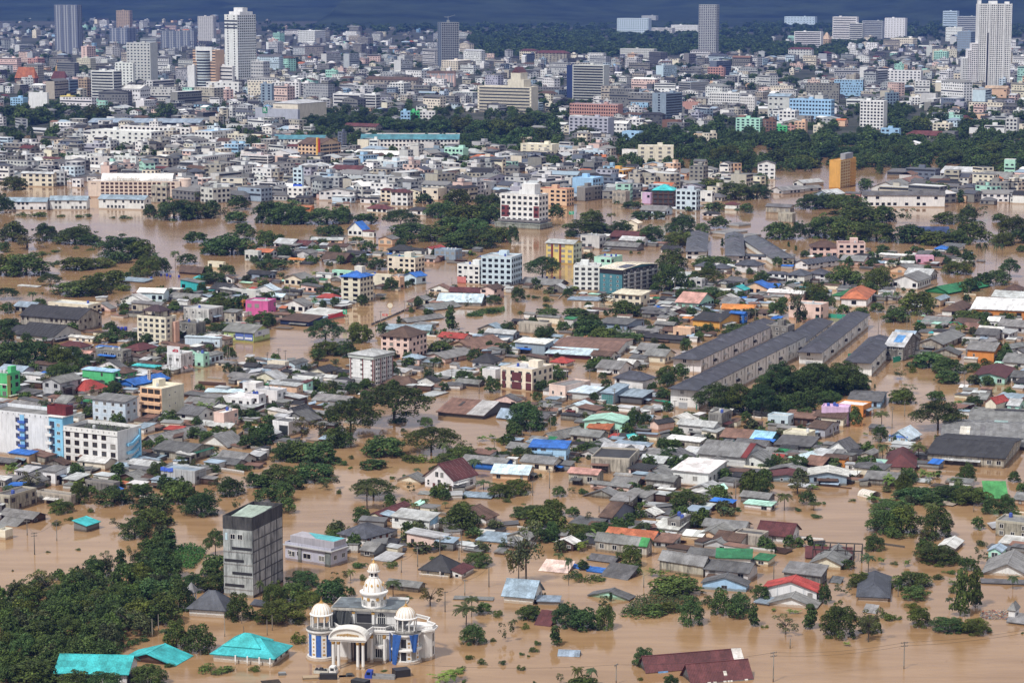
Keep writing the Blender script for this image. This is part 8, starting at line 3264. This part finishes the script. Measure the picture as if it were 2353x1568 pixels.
rt = thing('pillar_sign', P, -.5, 'sign', '', 'tall narrow cream sign pillar beside the blue market roof')
mb = MB()
mb.box(-14 * s, 14 * s, -.3, .3, 40 * s, 135 * s)
bd = part('board', mb, 'paint', rt, (.60, .52, .44))
for q in range(5):
    mb = MB()
    mb.box(-6 * s, 6 * s, -.36, -.301, (50 + 17 * q) * s, (60 + 17 * q) * s)
    part('lettering', mb, 'paint', bd, (.09, .07, .07))
mb = MB()
mb.tube((0, 0, -1), (0, 0, 40 * s), .2, .2, 6)
part('pole', mb, 'paint', rt, (.2, .22, .25))
# golden stupa
P = here(0, 0, 532, 690, .35)
s = scale_at(P) / 4
rt = thing('golden_stupa', P, 0, 'stupa', '', 'golden bell-shaped stupa with a thin spire between two temple halls')
mb = MB()
mb.lathe([(28 * s, -1), (28 * s, 20 * s), (24 * s, 30 * s), (20 * s, 70 * s), (9 * s, 90 * s), (5 * s, 100 * s), (1 * s, 140 * s)], 14)
part('bell', mb, 'gold', rt)
mb = MB()
mb.lathe([(34 * s, -1), (34 * s, 14 * s), (28 * s, 15 * s)], 8)
part('plinth', mb, 'wall', rt, (.5, .4, .25))

# white vaulted tent
P = here(3, 2, 930, 1418)
s = scale_at(P) / 4
rt = thing('tent', P, -.9, 'tent', '', 'white barrel-vaulted tent half under water by dark shrubs')
mb = MB()
for q in range(8):
    a, b = math.pi * q / 8, math.pi * (q + 1) / 8
    for k in range(6):
        x0, x1 = (-75 + 25 * k) * s * 1.1, (-50 + 25 * k) * s * 1.1
        r = 2.4
        mb.face([(x0, r * math.cos(a), 1.9 * math.sin(a)), (x1, r * math.cos(a), 1.9 * math.sin(a)), (x1, r * math.cos(b), 1.9 * math.sin(b)), (x0, r * math.cos(b), 1.9 * math.sin(b))], 0, R.uniform(.85, 1.1))
part('canopy', mb, 'cloth', rt, (.62, .58, .53))
for k in range(7):
    mb = MB()
    for q in range(8):
        a, b = math.pi * q / 8, math.pi * (q + 1) / 8
        x = (-75 + 25 * k) * s * 1.1
        mb.tube((x, 2.44 * math.cos(a), 1.94 * math.sin(a)), (x, 2.44 * math.cos(b), 1.94 * math.sin(b)), .05, .05, 4)
    part('hoop', mb, 'paint', rt, (.4, .38, .36))

# blue water barrels
for (i, j, x, y, w) in ((0, 1, 1085, 1465, 34), (0, 1, 1120, 1468, 34), (0, 1, 1155, 1465, 34), (0, 1, 1535, 970, 26), (0, 1, 1565, 978, 20), (0, 1, 1645, 980, 22), (0, 1, 1390, 998, 24), (0, 1, 1480, 965, 18), (2, 1, 320, 992, 22), (2, 1, 390, 998, 24), (0, 2, 2305, 390, 28)):
    P = here(i, j, x, y)
    s = scale_at(P) / 4 * w
    o = thing('water_barrel', P, R.uniform(0, 6), 'barrel', 'royal blue plastic water barrel')
    mb = MB()
    mb.lathe([(s * .4, -.4), (s * .48, s * .2), (s * .48, s * .7), (s * .4, s * .95)], 10)
    part('drum', mb, 'paint', o, (.03, .05, .33))
    mb = MB()
    mb.lathe([(s * .4, s * .95), (s * .2, s * 1.02), (.01, s * 1.03)], 10)
    part('lid', mb, 'paint', o, (.025, .04, .26))

# a person on the balustraded porch
P = here(1, 3, 1692, 592, .35)
rt = thing('person', P, 0, 'person', '', 'person in a white shirt standing on the porch of the black hipped bungalow')
bm_v = [(0, 0, .95), (0, 0, 1.2), (0, 0, 1.42), (0, 0, 1.52), (0, -.02, 1.66), (.09, 0, .88), (.10, 0, .48), (.10, .01, .06), (.10, -.12, .03), (-.09, 0, .88), (-.10, 0, .48), (-.10, .01, .06), (-.10, -.12, .03),
        (.19, 0, 1.40), (.24, .02, 1.14), (.24, -.10, .92), (-.19, 0, 1.40), (-.24, .02, 1.14), (-.22, -.12, .95)]
bm_e = [(0, 1), (1, 2), (2, 3), (3, 4), (0, 5), (5, 6), (6, 7), (7, 8), (0, 9), (9, 10), (10, 11), (11, 12), (2, 13), (13, 14), (14, 15), (2, 16), (16, 17), (17, 18)]
bm_r = [.14, .13, .14, .055, .105, .09, .065, .045, .035, .09, .065, .045, .035, .06, .045, .035, .06, .045, .035]
me = bpy.data.meshes.new('body')
me.from_pydata(bm_v, bm_e, [])
me.materials.append(MAT['cloth'])
bo = link('body', me, rt, color=(.62, .58, .55))
me.skin_vertices.new() if hasattr(me.skin_vertices, 'new') and not me.skin_vertices else None
md = bo.modifiers.new('skin', 'SKIN')
for v, r in zip(me.skin_vertices[0].data, bm_r):
    v.radius = (r, r)
me.skin_vertices[0].data[0].use_root = True
bo.modifiers.new('sub', 'SUBSURF').levels = 1
mb = MB()
mb.lathe([(.115, 1.62), (.118, 1.70), (.08, 1.78), (.01, 1.79)], 8)
part('hair', mb, 'cloth', rt, (.015, .013, .012))

# ------------------------------------------------------------------ floating weed beds, creepers and rubbish
def weed_bed(name, pts, n, s, color, hgt, kind='stuff'):
    rr = random.Random(len(pts) * 7 + n)
    P = [here(*p) for p in pts]
    mb = MB()
    xs, ys = [p.x for p in P], [p.y for p in P]
    k = 0
    tries = 0
    while k < n and tries < n * 20:
        tries += 1
        x, y = rr.uniform(min(xs), max(xs)), rr.uniform(min(ys), max(ys))
        c = False
        for q in range(len(P)):
            a, b = P[q], P[q - 1]
            if (a.y > y) != (b.y > y) and x < (b.x - a.x) * (y - a.y) / (b.y - a.y) + a.x:
                c = not c
        if not c:
            continue
        leaf_quad(mb, (x, y, rr.uniform(.0, hgt)), (0, -.2, 1), s, rr, leaf_tint(rr, 1))
        k += 1
    o = part(name, mb, 'leaf', None, color)
    o['kind'] = kind
weed_bed('creeper_vegetation', [(0, 3, 1600, 330), (0, 3, 1760, 305), (0, 3, 1900, 360), (0, 3, 1860, 430), (0, 3, 1780, 520), (0, 3, 1600, 540)], 2600, .3, (.040, .105, .028), 1.2)
weed_bed('hyacinth_vegetation', [(1, 1, 1930, 1320), (1, 1, 2080, 1275), (1, 1, 2280, 1255), (1, 1, 2290, 1290), (1, 1, 2090, 1320), (1, 1, 1960, 1345)], 1500, .35, (.045, .095, .028), .7)
weed_bed('marsh_vegetation', [(2, 3, 1010, 930), (2, 3, 1150, 800), (2, 3, 1560, 730), (2, 3, 1600, 850), (2, 3, 1400, 940), (2, 3, 1200, 955)], 2600, .28, (.055, .075, .030), 1.6)
weed_bed('hillside_vegetation', [(2, 1, 560, 1560), (2, 1, 600, 1400), (2, 1, 760, 1360), (2, 1, 1000, 1470), (2, 1, 1180, 1520), (2, 1, 1180, 1568)], 3500, .45, (.042, .085, .028), 2.2)
rr = random.Random(17)
mb = MB()
for q in range(420):
    p = here(3, 3, rr.uniform(1950, 2220), rr.uniform(905, 985))
    s = rr.uniform(.12, .4)
    a = rr.uniform(0, 3)
    z = rr.uniform(0, .35)
    f = rr.choice([(.6, .6, .6), (.3, .3, .32), (.12, .1, .1), (.5, .2, .15), (.2, .3, .45), (.5, .45, .35)])
    ux, uy = math.cos(a) * s, math.sin(a) * s
    mb.face([(p.x - ux, p.y - uy, z), (p.x + uy, p.y - ux, z + .1), (p.x + ux, p.y + uy, z + .15), (p.x - uy, p.y + ux, z + .05)], 0, f)
o = part('floating_rubbish', mb, 'trim', None, (1, 1, 1))
o['kind'] = 'stuff'
mb = MB()
for q in range(1500):
    X, Y = rr.uniform(0, 2352), rr.uniform(620, 1540)
    p = ground(X, Y)
    s = rr.uniform(.06, .3)
    a = rr.uniform(0, 3)
    f = rr.choice([(.10, .09, .05), (.06, .08, .03), (.2, .15, .09), (.5, .48, .45), (.1, .09, .07)])
    ux, uy = math.cos(a) * s, math.sin(a) * s * .4
    mb.face([(p.x - ux, p.y - uy, .02), (p.x + uy, p.y - ux * .5, .03), (p.x + ux, p.y + uy, .04), (p.x - uy, p.y + ux * .5, .03)], 0, f)
o = part('floating_debris', mb, 'trim', None, (1, 1, 1))
o['kind'] = 'stuff'
# ------------------------------------------------------------------ labels: looks first, then what stands next to it
import collections
def relate(x, y, skip=None, k=0):
    c = sorted((math.hypot(nx - x, (ny - y) * 1.6), nx, ny, s) for nx, ny, s in NICKS if s != skip and math.hypot(nx - x, ny - y) > 3)
    _, nx, ny, s = c[k]
    dx, dy = x - nx, (y - ny) * 1.6
    if abs(dx) > 1.3 * abs(dy):
        return ('left of ' if dx < 0 else 'right of ') + s, s
    return ('behind ' if dy < 0 else 'in front of ') + s, s

used = collections.Counter(l for *_, l in THINGS if l)
pend = []
for (o, x, y, ph, lab) in THINGS:
    if lab:
        o['label'] = lab
    else:
        pend.append((o, x, y, ph))
def clip(s):
    return ' '.join(s.split()[:16])
def pass_(items, make):
    g = collections.defaultdict(list)
    for it in items:
        g[make(it)].append(it)
    bad = []
    for l, its in g.items():
        if len(its) == 1 and not used[l] and len(l.split()) <= 16:
            its[0][0]['label'] = l
            used[l] += 1
        else:
            bad.extend(its)
    return bad
pend = pass_(pend, lambda t: f'{t[3]} {relate(t[1], t[2])[0]}')
SHORT = lambda ph: ' '.join(ph.split(' with ')[0].split()[:7])
long_ = [t for t in pend if len((t[3] + ' ' + relate(t[1], t[2])[0]).split()) > 16]
pend = [t for t in pend if t not in long_]
pend += pass_(long_, lambda t: f'{SHORT(t[3])} {relate(t[1], t[2])[0]}')
def two(t):
    a, s = relate(t[1], t[2])
    _, b = relate(t[1], t[2], None, 1)
    b = b.replace('left of ', '').replace('right of ', '').replace('in front of ', '').replace('behind ', '')
    f = f'{t[3]} between {s} and {b}'
    if len(f.split()) > 16:
        k = max(2, 14 - len(s.split()) - len(b.split()))
        w = t[3].split(' with ')[0].split()
        cut = w[:k] if ' rising' in t[3] or ' sagging' in t[3] else w[-k:]
        f = f"{' '.join(cut)} between {s} and {b}"
    return f
pend = pass_(pend, two)
g = collections.defaultdict(list)
for t in pend:
    g[f'{SHORT(t[3])} {relate(t[1], t[2])[0]}'].append(t)
ORD = ['first', 'second', 'third', 'fourth', 'fifth', 'sixth', 'seventh', 'eighth', 'ninth', 'tenth', 'eleventh', 'twelfth']
for l, its in g.items():
    if len(l.split()) > 12:
        l = SHORT(l)
    its.sort(key=lambda t: t[1])
    for q, t in enumerate(its):
        s = f'{l}, {ORD[min(q, 11)]} from the left'
        if len(s.split()) > 16:
            s = ' '.join(l.split()[:2] + l.split()[-(9):]) + f', {ORD[min(q, 11)]} from the left'
        while used[s]:
            s = s + ' there'
        used[s] += 1
        t[0]['label'] = s
for (o, *_r) in THINGS:
    if not o.get('group'):
        o['group'] = {'tree': 'trees standing in the flood', 'shrub': 'shrubs in the flood water', 'palm': 'palms in the flood', 'banana plant': 'banana clumps in the flood',
                      'house': 'flooded houses', 'shophouse': 'shophouses of the city', 'shed': 'sunken sheds', 'apartment block': 'apartment blocks', 'tower': 'towers of the city', 'utility pole': 'poles along flooded lanes'}.get(o['category'], '')
        if not o['group']:
            del o['group']
print('SHEETS', N_SHEETS[0], 'THINGS', len(THINGS), 'OBJECTS', len(S.objects))
for (o, *_r) in THINGS:
    if len(o['label'].split()) > 16:
        o['label'] = ' '.join(o['label'].split()[-16:])
